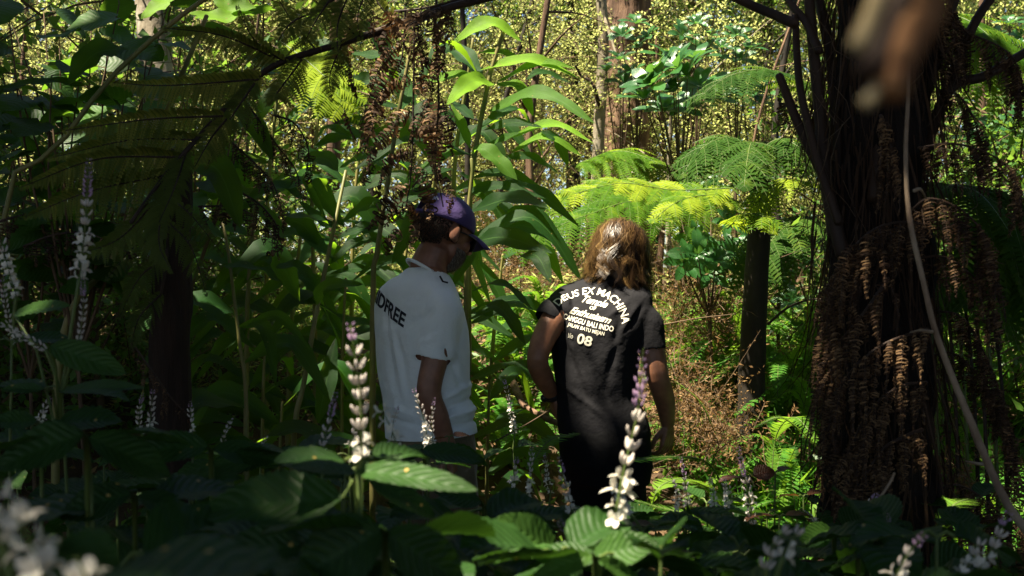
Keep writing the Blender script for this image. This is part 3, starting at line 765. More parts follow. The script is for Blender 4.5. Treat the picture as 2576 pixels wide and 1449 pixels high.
pole('forest_tree', 'pinkish-brown trunk seen above the heart-leaved shrub', [gp(420, 0, 6.6), at(400, 300, 6.7), at(385, 60, 6.8), at(380, -150, 6.8)], .105, .11, 'barkpale', bump=.05, n=40, seed=5, k=14)
pole('forest_tree', 'thin brown trunk in the shade right of the slim trunk', [gp(2000, 0, 7), at(2005, 900, 7), at(2010, 600, 7)], .06, .05, 'bark', bump=.06, n=30, seed=9, limbs=4, k=10)

# ------------------------------------------------------------------ unseen overhead canopy added to shade the near part
LIT = []        # (point, radius) of the places that catch the sun through gaps
def lit(u, v, d, r): LIT.append((at(u, v, d), r))
# ------------------------------------------------------------------ ginger plants
CAMP = np.array([0, 0, CAM_H])
def ginger(label, stalk, leaves, r0=.016, auto=0, d=4.5, seed=0, mat='gstem', L=.50, wd=.050, arange=(.25, .97), plane=None, dead=False, group='tall ginger plants with long leaves'):
    """stalk: points (u,v,d); leaves: (u0,v0,u1,v1,u2,v2,halfwidth px,tint[,d0,d2,hint])"""
    rs = np.random.RandomState(seed)
    P = [at(*p) for p in stalk]; b = P[0].copy(); b[2] = float(ground_z(b[0], b[1])); 
    if P[0][2] > b[2] + .05: P = [b - [0, 0, .05]] + P
    th = thing('ginger_plant', label, 'ginger plant', b, group)
    C = spline(P, 40); s = MB(); nodes = 40; t = np.arange(40)
    tube(s, C, np.linspace(r0, r0 * .45, 40) * (1 + .10 * (t % 5 == 0)), 9)
    s.build('stalk', M[mat], th)
    g = MB()
    for k, lf in enumerate(leaves):
        u0, v0, u1, v1, u2, v2, w_, light_tint = lf[:8]; dd = lf[8] if len(lf) > 8 else d; d2 = lf[9] if len(lf) > 9 else dd + rs.uniform(-.18, .18)
        p0, p1, p2 = at(u0, v0, dd), at(u1, v1, (dd + d2) / 2), at(u2, v2, d2)
        hint = np.array(lf[10]) if len(lf) > 10 else np.array([rs.uniform(-.2, .2), rs.uniform(-1.0, -.7), .62])
        long_leaf(g, p0, p1, p2, 1.12 * w_ * dd / FPX, hint, seed=seed * 50 + k, r=light_tint, fold=.24, wave=.2)
    for k in range(auto):
        f = arange[0] + (arange[1] - arange[0]) * (k + rs.uniform(-.2, .2)) / max(1, auto - 1); i = int(np.clip(f, 0, 1) * 39)
        ang = (plane if plane is not None else 0) + (math.pi if k % 2 else 0) + rs.normal() * .35
        h = np.array([math.cos(ang), math.sin(ang), 0]); l = L * rs.uniform(.8, 1.2)
        e = rs.uniform(.15, .65) + (.3 if f > .85 else 0)
        p0 = C[i]; p1 = p0 + h * l * .5 + [0, 0, l * .42 * e]; p2 = p0 + h * l * (.98 - .15 * e) + [0, 0, -l * rs.uniform(.05, .4)]
        long_leaf(g, p0, p1, p2, wd * rs.uniform(.8, 1.2), np.array([rs.uniform(-.3, .3), rs.uniform(-.95, -.2), .9]), seed=seed * 90 + k, r=rs.uniform(.0, .45), fold=.25, wave=.2)  # low end of the ramp, so these leaves look shaded
    if g.n: g.build('leaves', M['ginger'], th)
    return th
Z2 = lambda x, y: (858.7 + x * .5, y * .5)
def zl(x0, y0, x1, y1, x2, y2, w_, light_tint, *a):
    return (*Z2(x0, y0), *Z2(x1, y1), *Z2(x2, y2), w_ * .25, light_tint, *a)
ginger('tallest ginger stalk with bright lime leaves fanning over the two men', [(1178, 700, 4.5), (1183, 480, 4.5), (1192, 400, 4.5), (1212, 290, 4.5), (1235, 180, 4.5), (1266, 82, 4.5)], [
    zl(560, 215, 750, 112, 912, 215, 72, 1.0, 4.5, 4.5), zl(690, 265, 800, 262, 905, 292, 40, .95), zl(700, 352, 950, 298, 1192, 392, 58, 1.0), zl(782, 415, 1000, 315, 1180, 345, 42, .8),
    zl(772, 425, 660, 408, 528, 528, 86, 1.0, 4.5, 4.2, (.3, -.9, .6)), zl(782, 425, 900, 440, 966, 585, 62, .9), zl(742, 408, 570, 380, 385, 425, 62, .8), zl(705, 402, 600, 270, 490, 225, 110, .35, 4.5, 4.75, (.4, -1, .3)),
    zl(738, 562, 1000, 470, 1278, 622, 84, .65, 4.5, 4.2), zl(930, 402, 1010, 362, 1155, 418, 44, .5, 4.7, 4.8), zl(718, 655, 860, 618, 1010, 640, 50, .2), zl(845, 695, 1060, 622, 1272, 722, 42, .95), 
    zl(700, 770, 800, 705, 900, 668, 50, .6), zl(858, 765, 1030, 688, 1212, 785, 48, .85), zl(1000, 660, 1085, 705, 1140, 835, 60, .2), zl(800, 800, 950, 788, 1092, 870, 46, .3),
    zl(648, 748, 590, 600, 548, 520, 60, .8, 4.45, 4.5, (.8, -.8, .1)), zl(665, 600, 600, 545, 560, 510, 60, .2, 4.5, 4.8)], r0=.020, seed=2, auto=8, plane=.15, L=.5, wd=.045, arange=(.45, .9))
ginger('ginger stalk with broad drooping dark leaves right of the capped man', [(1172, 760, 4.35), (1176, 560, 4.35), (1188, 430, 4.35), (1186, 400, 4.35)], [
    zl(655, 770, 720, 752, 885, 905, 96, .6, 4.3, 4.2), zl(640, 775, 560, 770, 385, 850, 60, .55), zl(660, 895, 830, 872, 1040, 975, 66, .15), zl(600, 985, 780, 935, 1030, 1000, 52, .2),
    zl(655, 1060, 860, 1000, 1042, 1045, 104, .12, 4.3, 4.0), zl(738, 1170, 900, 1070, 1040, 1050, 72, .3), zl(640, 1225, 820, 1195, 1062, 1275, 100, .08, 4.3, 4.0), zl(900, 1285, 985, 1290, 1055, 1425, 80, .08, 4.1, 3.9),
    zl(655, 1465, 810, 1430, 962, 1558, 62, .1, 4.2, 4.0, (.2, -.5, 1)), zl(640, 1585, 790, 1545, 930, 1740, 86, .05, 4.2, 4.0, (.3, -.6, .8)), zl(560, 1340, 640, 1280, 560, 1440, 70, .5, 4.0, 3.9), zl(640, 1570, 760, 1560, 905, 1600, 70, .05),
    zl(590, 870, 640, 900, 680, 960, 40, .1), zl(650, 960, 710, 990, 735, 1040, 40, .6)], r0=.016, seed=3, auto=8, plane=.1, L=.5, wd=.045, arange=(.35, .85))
ginger('leaning ginger stalk beside the capped man, half hidden by dry fronds', [(938, 760, 4.2), (948, 640, 4.2), (972, 480, 4.2), (1000, 300, 4.2), (1032, 125, 4.2)], [
    zl(340, 300, 190, 285, 35, 265, 62, .35, 4.2, 4.4), zl(330, 400, 280, 320, 190, 295, 56, .4), zl(300, 430, 240, 350, 215, 420, 40, .9), zl(305, 540, 150, 520, 0, 545, 50, .3), zl(290, 560, 330, 500, 345, 405, 50, .5, 4.2, 4.4),
    zl(240, 430, 100, 402, -40, 420, 80, .2), zl(250, 760, 120, 830, 60, 790, 40, .3), zl(215, 830, 110, 792, -10, 845, 60, .35), zl(225, 850, 130, 860, 80, 930, 45, .6), zl(240, 700, 100, 620, -20, 620, 66, .25), zl(320, 980, 400, 880, 560, 850, 60, .3),
    zl(235, 1050, 130, 1030, 0, 1120, 70, .15), zl(210, 1140, 100, 1150, -20, 1200, 60, .2), zl(225, 1210, 320, 1180, 385, 1250, 60, .6), zl(190, 1390, 80, 1350, -60, 1380, 50, .4), zl(205, 1180, 60, 1230, -60, 1330, 60, .1)], r0=.017, seed=4)
Z1 = lambda x, y: (x * .5, y * .5)
def z1(x0, y0, x1, y1, x2, y2, w_, light_tint, *a): return (*Z1(x0, y0), *Z1(x1, y1), *Z1(x2, y2), w_ * .25, light_tint, *a)
ginger('ginger stalk with pale grey-green leaves, leaning over the dark hollow', [(738, 1130, 3.7), (765, 960, 3.7), (795, 790, 3.7), (830, 620, 3.75), (870, 430, 3.9)], [
    z1(1640, 1100, 1540, 890, 1720, 905, 40, .3), z1(1650, 970, 1600, 890, 1535, 905, 66, .3, 3.9, 3.7), z1(1660, 1120, 1560, 1100, 1420, 1085, 84, .2, 3.8, 3.5), z1(1600, 1230, 1520, 1130, 1420, 1100, 90, .2), z1(1700, 1150, 1620, 1110, 1500, 1010, 66, .35),
    z1(1420, 1420, 1280, 1350, 1110, 1335, 80, .25, 3.5, 3.4, (0, -.6, 1)), z1(1580, 1395, 1480, 1340, 1385, 1350, 80, .2, 3.6, 3.5), z1(1590, 1540, 1640, 1440, 1830, 1430, 70, .3, 3.7, 3.6), z1(1740, 1480, 1680, 1440, 1560, 1500, 60, .4),
    z1(1580, 1600, 1620, 1640, 1640, 1610, 50, .1), z1(1560, 1910, 1640, 1880, 1720, 1920, 36, .4), z1(1600, 2130, 1640, 1930, 1690, 1700, 90, .15, 3.75, 3.9, (.5, -1, .1)),
    z1(1620, 780, 1560, 760, 1500, 800, 60, .4), z1(1700, 860, 1640, 800, 1520, 790, 80, .25, 4, 4.1)], r0=.014, seed=5)
ginger('shaded ginger stalk at the edge of the dark hollow', [(620, 1040, 3.6), (602, 860, 3.6), (575, 640, 3.65), (560, 560, 3.7)], [
    z1(1200, 1640, 1330, 1650, 1390, 1950, 60, .25, 3.6, 3.4, (.6, -1, .2)), z1(1180, 1630, 1250, 1660, 1110, 1820, 40, .3), z1(1240, 1640, 1400, 1590, 1560, 1760, 50, .3, 3.5, 3.4), z1(1230, 2020, 1150, 2000, 1060, 2040, 44, .2)], r0=.011, seed=6, auto=6, L=.38, plane=.2, arange=(.5, .98))
ginger('upright ginger stalk in the gap left of the leaning stalk', [(792, 820, 4.7), (785, 520, 4.7), (800, 300, 4.7), (822, 120, 4.7)], [
    z1(1590, 700, 1660, 640, 1790, 700, 50, .3), z1(1580, 740, 1700, 690, 1820, 690, 60, .25), z1(1560, 600, 1640, 570, 1720, 600, 66, .4)], auto=7, seed=7, L=.42, plane=.1, arange=(.45, .98), r0=.014)
ginger('ginger stalk with papery brown sheath behind the lime leaves', [(1140, 560, 4.9), (1150, 360, 4.9), (1176, 200, 4.9), (1190, 98, 4.9)], [], auto=5, seed=8, plane=2.9, arange=(.55, .85), r0=.017, L=.40)
for k, (u, v, d_, sd, lb) in enumerate([(690, 180, 5.3, 9, 'ginger stalk seen through the fern frond'), (905, 250, 5.6, 10, 'farther ginger stalk with broad leaves near the dry fronds'), (1080, 420, 5.4, 11, 'ginger stalk with dark leaves behind the purple cap'), (640, 420, 4.6, 12, 'ginger stalk with wide leaves in the gap under the fern'), (1015, 560, 5.0, 13, 'low ginger stalk crowded behind the white shirt'), (1250, 640, 5.6, 14, 'low ginger stalk in the sunny gap between the men'), (745, 560, 5.0, 15, 'ginger stalk rising behind the dark hollow')]):
    ginger(lb, [(u - 20, v + 500, d_), (u - 12, v + 250, d_), (u + 15, v, d_)], [], auto=13 if sd != 14 else 5, seed=sd, plane=[.2, -.3, .1, 2.8, .0, .5, .3][k], L=.52, wd=.050, arange=(.2, .99))
# low dark ginger leaves around the white shirt and hollow
for k, (u, v, d_) in enumerate([(700, 1010, 4.0), (860, 700, 4.4), (1225, 900, 4.5), (660, 800, 4.2)]):
    ginger(['short ginger shoot at the foot of the hollow', 'short ginger shoot left of the white shirt', 'short ginger shoot with arching leaves between the men', 'short ginger shoot in the dark hollow'][k], [(u, v + 300, d_), (u + 5, v + 100, d_), (u + 10, v, d_)], [], auto=9, seed=30 + k, plane=.3 * k, L=.46, wd=.045, arange=(.3, .98), r0=.011)
# big leaves at upper left
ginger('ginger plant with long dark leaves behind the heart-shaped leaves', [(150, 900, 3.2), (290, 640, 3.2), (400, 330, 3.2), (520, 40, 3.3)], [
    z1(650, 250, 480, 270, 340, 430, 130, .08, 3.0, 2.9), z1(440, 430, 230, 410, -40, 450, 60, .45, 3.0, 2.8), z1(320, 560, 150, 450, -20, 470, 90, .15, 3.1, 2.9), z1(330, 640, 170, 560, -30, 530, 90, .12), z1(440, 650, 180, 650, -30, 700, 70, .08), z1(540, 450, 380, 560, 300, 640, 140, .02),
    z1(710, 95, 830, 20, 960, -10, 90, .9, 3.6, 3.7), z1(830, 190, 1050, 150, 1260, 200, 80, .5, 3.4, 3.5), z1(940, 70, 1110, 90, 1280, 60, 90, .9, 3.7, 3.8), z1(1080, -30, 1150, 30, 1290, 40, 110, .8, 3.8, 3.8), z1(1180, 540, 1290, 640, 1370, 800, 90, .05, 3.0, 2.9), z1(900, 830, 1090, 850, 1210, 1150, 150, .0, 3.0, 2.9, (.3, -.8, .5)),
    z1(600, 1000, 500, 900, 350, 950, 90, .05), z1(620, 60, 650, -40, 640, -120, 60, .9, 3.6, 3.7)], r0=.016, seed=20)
pole('cane', 'long pale cane slanting behind the heart-leaved shrub', [gp(-60, 0, 2.9), at(0, 590, 2.9), at(140, 380, 2.9), at(280, 195, 2.95), at(430, 60, 3.0), at(540, -20, 3.0)], .0085, .007, 'gstem', cat='stem', k=10)

# ------------------------------------------------------------------ heart-leaved shrub
def heart_shrub(label, base, tips, seed, L=.10, name='heart_leaved_shrub', mat='heart', group='heart-leaved shrubs', n_l=7, br=.006):
    rs = np.random.RandomState(seed); base = np.asarray(base, float)
    th = thing(name, label, 'shrub', base, group); s = MB(); g = MB()
    hub = base + (np.mean([at(*t) for t in tips], axis=0) - base) * .55
    tube(s, spline([base - [0, 0, .05], (base + hub) / 2 + [.03, 0, 0], hub], 12), np.linspace(br * 1.6, br, 12), 7)
    for t in tips:
        e = at(*t); C = spline([hub, (hub + e) / 2 + rs.normal(size=3) * .05 + [0, 0, .05], e], 12); tube(s, C, np.linspace(br, br * .3, 12), 6)
        for k in range(n_l):
            i = int(11 - k * 9 / n_l); a = rs.rand() * 6.28; D = np.array([math.cos(a), math.sin(a) * .7 - .2, rs.uniform(-.5, .2)])
            l = L * rs.uniform(.7, 1.25); pet = C[i] + nrm(D + [0, 0, .5]) * l * .4
            tube(s, np.array([C[i], pet]), br * .25, 4, cap=False)
            ovate_leaf(g, pet, D, l, l * rs.uniform(.42, .52), np.array([rs.normal() * .4, -.4 + rs.normal() * .4, 1]), droop=rs.uniform(.1, .35), r=rs.uniform(.15, .8), seed=rs.randint(999), heart=(mat == 'heart'), n=14, across=7, serr=.0, cup=.1)
    s.build('branches', M['twig'], th); g.build('leaves', M[mat], th); return th
heart_shrub('shrub with large heart-shaped leaves full of small holes, topmost on the shaded side', gp(200, 0, 3.3), [(30, 60, 3.2), (110, 30, 3.4), (150, 120, 3.2), (60, 140, 3.1), (230, 70, 3.3), (270, 130, 3.1), (340, 60, 3.2), (200, 200, 3.1), (40, 200, 3.0), (130, 190, 3.0), (370, 130, 3.1), (300, 10, 3.3), (420, 20, 3.4), (20, 20, 3.0)], 5, L=.13, n_l=7)
heart_shrub('shrub with heart-shaped leaves hanging low behind the pale cane', gp(60, 0, 3.8), [(20, 260, 3.5), (110, 300, 3.5), (40, 350, 3.5), (170, 270, 3.6), (60, 420, 3.4), (-10, 100, 3.5), (240, 210, 3.5)], 6, L=.13, n_l=7)
heart_shrub('leafy shrub with rounded leaves behind the fern frond', gp(420, 0, 4.4), [(420, 100, 4.4), (500, 120, 4.3), (560, 60, 4.5), (600, 160, 4.4), (470, 200, 4.2), (350, 180, 4.2), (660, 60, 4.6)], 7, L=.13, n_l=6)

# ------------------------------------------------------------------ big fern frond in the shade (left)
def tree_fern_frond():
    th = thing('fern_frond', 'huge shaded fern frond with hanging side fronds arching from the dark branch', 'fern frond', at(1240, -30, 2.9), 'large tree-fern fronds')
    R0 = spline([at(1240, -30, 2.9), at(1000, 62, 2.75), at(840, 115, 2.7), at(690, 165, 2.65), at(590, 250, 2.6), at(500, 345, 2.5), at(425, 430, 2.45), at(330, 560, 2.4)], 60)
    s = MB(); tube(s, R0, np.linspace(.0125, .005, 60), 9, bump=.05); st = s.build('rachis', M['rachis'], th)
    g = MB(); s = MB()
    PN = [((690, 145), (560, 90), (415, 70), 55, .55), ((655, 192), (560, 210), (440, 232), 72, .6), ((650, 200), (420, 215), (285, 208), 66, .75), ((560, 292), (380, 300), (165, 328), 72, .6), ((500, 352), (330, 352), (125, 398), 66, .5), ((455, 395), (250, 400), (55, 470), 70, .55),
          ((420, 440), (230, 480), (65, 545), 75, .4), ((640, 210), (560, 330), (520, 420), 60, .2), ((760, 150), (700, 230), (680, 260), 60, .5), ((800, 130), (740, 60), (690, -20), 60, .7), ((900, 95), (840, 30), (800, -40), 60, .8), ((860, 110), (830, 190), (835, 250), 50, .4), ((570, 300), (530, 350), (490, 420), 52, .5), ((470, 380), (440, 470), (400, 560), 55, .1),
          ((380, 520), (300, 600), (200, 640), 60, .1), ((420, 450), (400, 600), (430, 680), 60, .05), ((1000, 60), (960, 20), (930, -30), 55, .6), ((720, 160), (640, 100), (600, 20), 56, .75)]
    for k, (a, b, c, l, r0) in enumerate(PN):
        da = float(np.interp(a[0], [330, 500, 690, 1000], [2.4, 2.5, 2.65, 2.75])); dz = [-.12, .1, 0, -.08, .12][k % 5]
        P = [at(*a, da), at(*b, da + dz * .5 - .05), at(*c, da + dz - .1)]
        ln = sum(np.linalg.norm(P[i + 1] - P[i]) for i in range(2))
        pinna_hang(g, s, P, l * da / FPX, max(8, int(ln / .0118)), seed=k, r0=min(1, r0 + .2), rrad=.0032, wid=.0115)
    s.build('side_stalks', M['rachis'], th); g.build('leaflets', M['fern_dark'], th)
tree_fern_frond()
def hang_frond(label, main, pinnae, d, l, seed, mat='fern_dark', base=.5, rr=.008):
    th = thing('fern_frond', label, 'fern frond', at(*main[0], d), 'large tree-fern fronds'); s = MB(); g = MB(); tube(s, spline([at(*p, d) for p in main], 30), np.linspace(rr, rr * .4, 30), 7)
    for k, (a, b, c) in enumerate(pinnae):
        P = [at(*a, d), at(*b, d - .05), at(*c, d - .1 * (k % 2))]; ln = sum(np.linalg.norm(P[i + 1] - P[i]) for i in range(2)); pinna_hang(g, s, P, l * d / FPX, max(8, int(ln / .014)), seed=seed + k, r0=base, rrad=.003)
    s.build('rachis', M['rachis'], th); g.build('leaflets', M[mat], th)
hang_frond('drooping shaded fern frond against the dark trunk', [(430, 470), (420, 640), (395, 800)], [((428, 500), (480, 540), (560, 640)), ((425, 560), (480, 620), (520, 740)), ((415, 650), (350, 700), (300, 800)), ((420, 600), (340, 620), (270, 700)), ((405, 740), (350, 800), (330, 880)), ((430, 520), (370, 560), (300, 620))], 2.9, 50, 300, base=.0)
hang_frond('fern tip hanging at the top with bright gaps behind', [(960, -60), (850, -10), (760, 60)], [((930, -40), (900, 40), (910, 110)), ((880, -20), (850, 60), (850, 130)), ((830, 0), (790, 60), (760, 120)), ((790, 30), (730, 60), (690, 120))], 2.5, 50, 340, base=.7)

# palm-like lit frond top centre-left and small sunlit one
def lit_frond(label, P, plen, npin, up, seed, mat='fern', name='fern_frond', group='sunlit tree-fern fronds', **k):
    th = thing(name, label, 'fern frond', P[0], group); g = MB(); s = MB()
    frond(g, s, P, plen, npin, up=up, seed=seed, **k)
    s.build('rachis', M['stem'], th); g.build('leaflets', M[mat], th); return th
# the bright fern over the long-haired man
bf = dict(pin_l=.052, pin_w=.0062, nseg=3, dens=1.5, rv=(.35, 1.0), gravity=.2)  # high leaf tones: sunlight partly put into the frond colour
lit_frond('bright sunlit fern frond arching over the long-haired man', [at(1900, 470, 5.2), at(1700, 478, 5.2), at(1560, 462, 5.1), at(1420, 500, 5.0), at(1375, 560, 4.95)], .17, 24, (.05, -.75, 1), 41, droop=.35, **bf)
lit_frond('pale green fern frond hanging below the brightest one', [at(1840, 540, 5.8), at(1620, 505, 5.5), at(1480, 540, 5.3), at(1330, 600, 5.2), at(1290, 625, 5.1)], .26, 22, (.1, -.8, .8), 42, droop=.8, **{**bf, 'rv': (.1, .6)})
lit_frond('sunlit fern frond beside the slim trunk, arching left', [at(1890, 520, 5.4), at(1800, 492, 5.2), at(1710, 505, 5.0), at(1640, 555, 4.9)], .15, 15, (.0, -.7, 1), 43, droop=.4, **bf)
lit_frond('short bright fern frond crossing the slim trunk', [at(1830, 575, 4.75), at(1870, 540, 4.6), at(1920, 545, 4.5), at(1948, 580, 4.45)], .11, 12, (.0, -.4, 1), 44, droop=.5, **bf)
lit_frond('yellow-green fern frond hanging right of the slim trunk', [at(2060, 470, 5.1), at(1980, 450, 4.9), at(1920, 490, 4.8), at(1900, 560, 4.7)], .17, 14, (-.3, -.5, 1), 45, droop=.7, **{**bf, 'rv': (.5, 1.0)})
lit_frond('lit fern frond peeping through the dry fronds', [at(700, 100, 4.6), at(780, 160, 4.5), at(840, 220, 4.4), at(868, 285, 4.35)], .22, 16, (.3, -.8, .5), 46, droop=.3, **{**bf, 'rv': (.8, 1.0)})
M['fern_dim'] = leafmat('dim_fern_leaf', [(0, (.02, .055, .010)), (.5, (.04, .095, .014)), (1, (.12, .17, .02))], (.25, .38, .02), .35, .7, .04, None, .2)  # darker copy of the fern leaf, so these fronds look dimmer
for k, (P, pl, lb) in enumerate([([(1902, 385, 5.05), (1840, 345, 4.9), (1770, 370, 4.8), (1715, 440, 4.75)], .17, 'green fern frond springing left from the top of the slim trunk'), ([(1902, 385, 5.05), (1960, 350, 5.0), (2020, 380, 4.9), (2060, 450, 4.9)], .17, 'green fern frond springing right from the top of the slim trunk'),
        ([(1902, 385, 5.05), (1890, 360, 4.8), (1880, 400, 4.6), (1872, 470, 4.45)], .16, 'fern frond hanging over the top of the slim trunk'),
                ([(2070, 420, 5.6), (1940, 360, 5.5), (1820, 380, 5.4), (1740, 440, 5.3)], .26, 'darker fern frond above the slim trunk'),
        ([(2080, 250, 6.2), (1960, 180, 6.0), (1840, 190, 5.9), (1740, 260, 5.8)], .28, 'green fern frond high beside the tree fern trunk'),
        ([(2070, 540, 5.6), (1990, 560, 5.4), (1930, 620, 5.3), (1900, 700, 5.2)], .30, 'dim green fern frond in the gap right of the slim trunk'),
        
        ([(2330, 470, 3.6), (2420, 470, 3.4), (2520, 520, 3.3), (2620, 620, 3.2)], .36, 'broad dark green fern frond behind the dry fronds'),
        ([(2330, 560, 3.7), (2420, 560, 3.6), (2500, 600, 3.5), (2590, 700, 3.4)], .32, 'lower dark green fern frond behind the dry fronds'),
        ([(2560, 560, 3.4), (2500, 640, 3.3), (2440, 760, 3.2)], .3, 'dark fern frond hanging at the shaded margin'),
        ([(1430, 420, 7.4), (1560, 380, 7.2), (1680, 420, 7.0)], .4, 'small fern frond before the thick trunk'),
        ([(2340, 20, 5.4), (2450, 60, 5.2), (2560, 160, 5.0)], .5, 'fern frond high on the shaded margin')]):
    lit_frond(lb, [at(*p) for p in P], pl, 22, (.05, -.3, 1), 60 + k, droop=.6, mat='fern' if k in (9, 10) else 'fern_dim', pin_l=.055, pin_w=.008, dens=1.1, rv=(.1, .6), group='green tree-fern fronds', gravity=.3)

# ------------------------------------------------------------------ dead fronds hanging in the middle
def dead_strands(label, axis, strands, d, seed, rad=.027, per=.0078, axr=.004, r0=.68, turn=3.4):
    rs = np.random.RandomState(seed)
    th = thing('dead_frond', label, 'dead frond', at(*axis[0], d), 'dry brown fronds hanging over the path'); s = MB(); g = MB()
    tube(s, spline([at(*p, d) for p in axis], 24), np.linspace(axr, axr * .5, 24), 6)
    for k, st in enumerate(strands):
        dd = d + rs.uniform(-.06, .06); rd = rad
        if isinstance(st[-1], float): rd = rad * st[-1]; st = st[:-1]
        C = spline([at(*Z2(*p), dd + rs.normal() * .02) for p in st], 30) + np.cumsum(rs.normal(size=(30, 3)) * .0012, axis=0)
        g = MB(); curled(g, C, rd, per, rs, r0=r0 + rs.uniform(-.15, .15), turn=turn + rs.uniform(-.6, .6), wid=.95); g.build('curled_pinna', M['dead'], th); tube(s, C, .0018, 4, cap=False)
    s.build('rachis', M['rachis'], th)
dead_strands('dry frond with thick curled ropes, left of the hanging pair', [(1020, 20), (1015, 120), (1000, 180)], [
    [(300, 230), (205, 340), (160, 430), (1.0 * 135, 445)], [(310, 290), (180, 500), (130, 620), (125, 700), (85, 765)], [(225, 480), (165, 560), (150, 640), (120, 760)], [(40, 190), (10, 260), (-25, 360)], [(30, 300), (40, 420), (55, 480), .5], [(20, 560), (30, 640), (55, 720), .4]], 2.85, 1)
dead_strands('long dry frond whose curled tips hang over the purple cap', [(1100, -20), (1095, 60), (1104, 250), (1095, 400), (1115, 520)], [
    [(480, 120), (500, 260), (480, 380), (470, 470), .7], [(430, 500), (470, 600), (480, 720), (490, 800), (500, 900)], [(490, 860), (530, 930), (570, 1000), (560, 1060), .6], [(510, 520), (545, 640), (560, 760)], [(420, 520), (450, 640), (460, 760), (480, 900)], [(380, 650), (450, 700), (480, 780)]], 2.80, 2)
dead_strands('dry frond with curled side ropes along a black thread-like axis', [(1042, 60), (1040, 250), (1035, 420), (1022, 520)], [
    [(345, 410), (290, 420), (215, 480), (205, 510)], [(345, 570), (290, 600), (220, 690), (170, 760), (145, 850)], [(340, 770), (270, 800), (215, 880), (200, 930)], [(350, 840), (410, 930), (440, 1040), (445, 1120)], [(390, 460), (420, 420), (440, 470)], [(330, 940), (250, 1010), (180, 1110), (140, 1140)], [(340, 1030), (290, 1050), (220, 1110)], [(345, 1040), (370, 1110), (375, 1200), (350, 1230), .8], [(280, 1160), (240, 1220), (235, 1270)], [(400, 570), (370, 650), (350, 740), .8], [(160, 840), (130, 880), (125, 930), .8]], 2.9, 3)
dead_strands('tangle of crisp dark brown pinnae directly under the branch', [(980, 30), (1070, 20), (1180, -10)], [
    [(180, 100), (190, 180), (185, 280), .8], [(220, 60), (260, 150), (290, 230)], [(290, 60), (300, 170), (330, 250), .9], [(350, 50), (360, 150), (390, 250), (430, 330)], [(420, 40), (450, 130), (480, 220)], [(470, 60), (520, 160), (560, 240), .9], [(380, 60), (380, 180), (340, 300), .7], [(250, 150), (230, 220), (260, 290), .7], [(500, 30), (540, 110), (560, 200), .7], [(440, 300), (410, 380), (430, 450), .8], [(330, 240), (400, 300), (470, 320), .8], [(150, 60), (160, 120), (140, 170), .7], [(20, 60), (35, 130), (20, 230), .8], [(90, 70), (70, 140), (100, 200), .6], [(520, 240), (500, 330), (540, 400), .7]], 2.75, 4, turn=2.6)
pole('branch', 'dark branch crossing above the hanging dry fronds', [at(1020, 60, 2.78), at(1130, 20, 2.8), at(1220, -4, 2.85), at(1330, -30, 2.9)], .011, .012, 'rachis', cat='branch')
Z1b = Z2
def z1pts(L_): return [(x * .5 - 858.7 + 0, y) for x, y in L_]
# left group of curled fronds (between the shaded fern and the ginger)
def dead_arc(label, pts, d, seed, plen=.10, rad=.013, per=.007, axr=.004, step=.026, r0=.35, turn=3.6, out=.12, lean=(0, 0, 0), both=False, group='dry brown fronds hanging over the path', prof=None):
    rs = np.random.RandomState(seed)
    P = [at(*p, d) if len(p) == 2 else at(*p) for p in pts]; ln = sum(np.linalg.norm(P[i + 1] - P[i]) for i in range(len(P) - 1))
    return dead_frond('dead_frond', label, P, pin=plen, npin=max(4, int(ln / step)), rad=rad, per=per, seed=seed, d_out=out, start=.04, rrad=axr, both=both, r0=r0, turn=turn, lean=lean, group=group, pin_prof=prof)
dead_arc('curled dry frond drooping left of the ginger leaves', [(690, 290), (740, 310), (775, 370), (770, 440)], 3.0, 11, .05, .012, .0065)
dead_arc('longer curled dry frond ending in a tight rope beside the grey-green leaves', [(600, 230), (650, 300), (700, 370), (745, 430), (758, 500)], 2.95, 12, .055, .012, .0065)
dead_arc('shaded curled dry frond under the fern frond', [(560, 340), (640, 410), (690, 470), (715, 560)], 3.0, 13, .06, .013, .007)
dead_arc('row of small curled dry tips deep in the hollow', [(500, 520), (580, 520), (640, 545), (700, 610)], 3.1, 14, .07, .014, .008)
dead_arc('dangling dry frond with ringlets at the hollow edge', [(600, 480), (660, 520), (700, 580), (690, 640)], 3.15, 15, .08, .012, .009, turn=5)
dead_arc('rusty curled frond low beside the purple-topped spike', [(-10, 560), (40, 545), (60, 540)], 2.2, 16, .05, .013, .006)
dead_arc('dull dry frond draped below the shaded fern', [(60, 620), (140, 590), (230, 590), (330, 640)], 2.8, 17, .07, .014, .008, r0=.2)
dead_arc('dry frond scraps clinging to the dark trunk', [(330, 860), (380, 930), (430, 1000), (480, 1050)], 2.9, 18, .05, .009, .007, r0=.5)

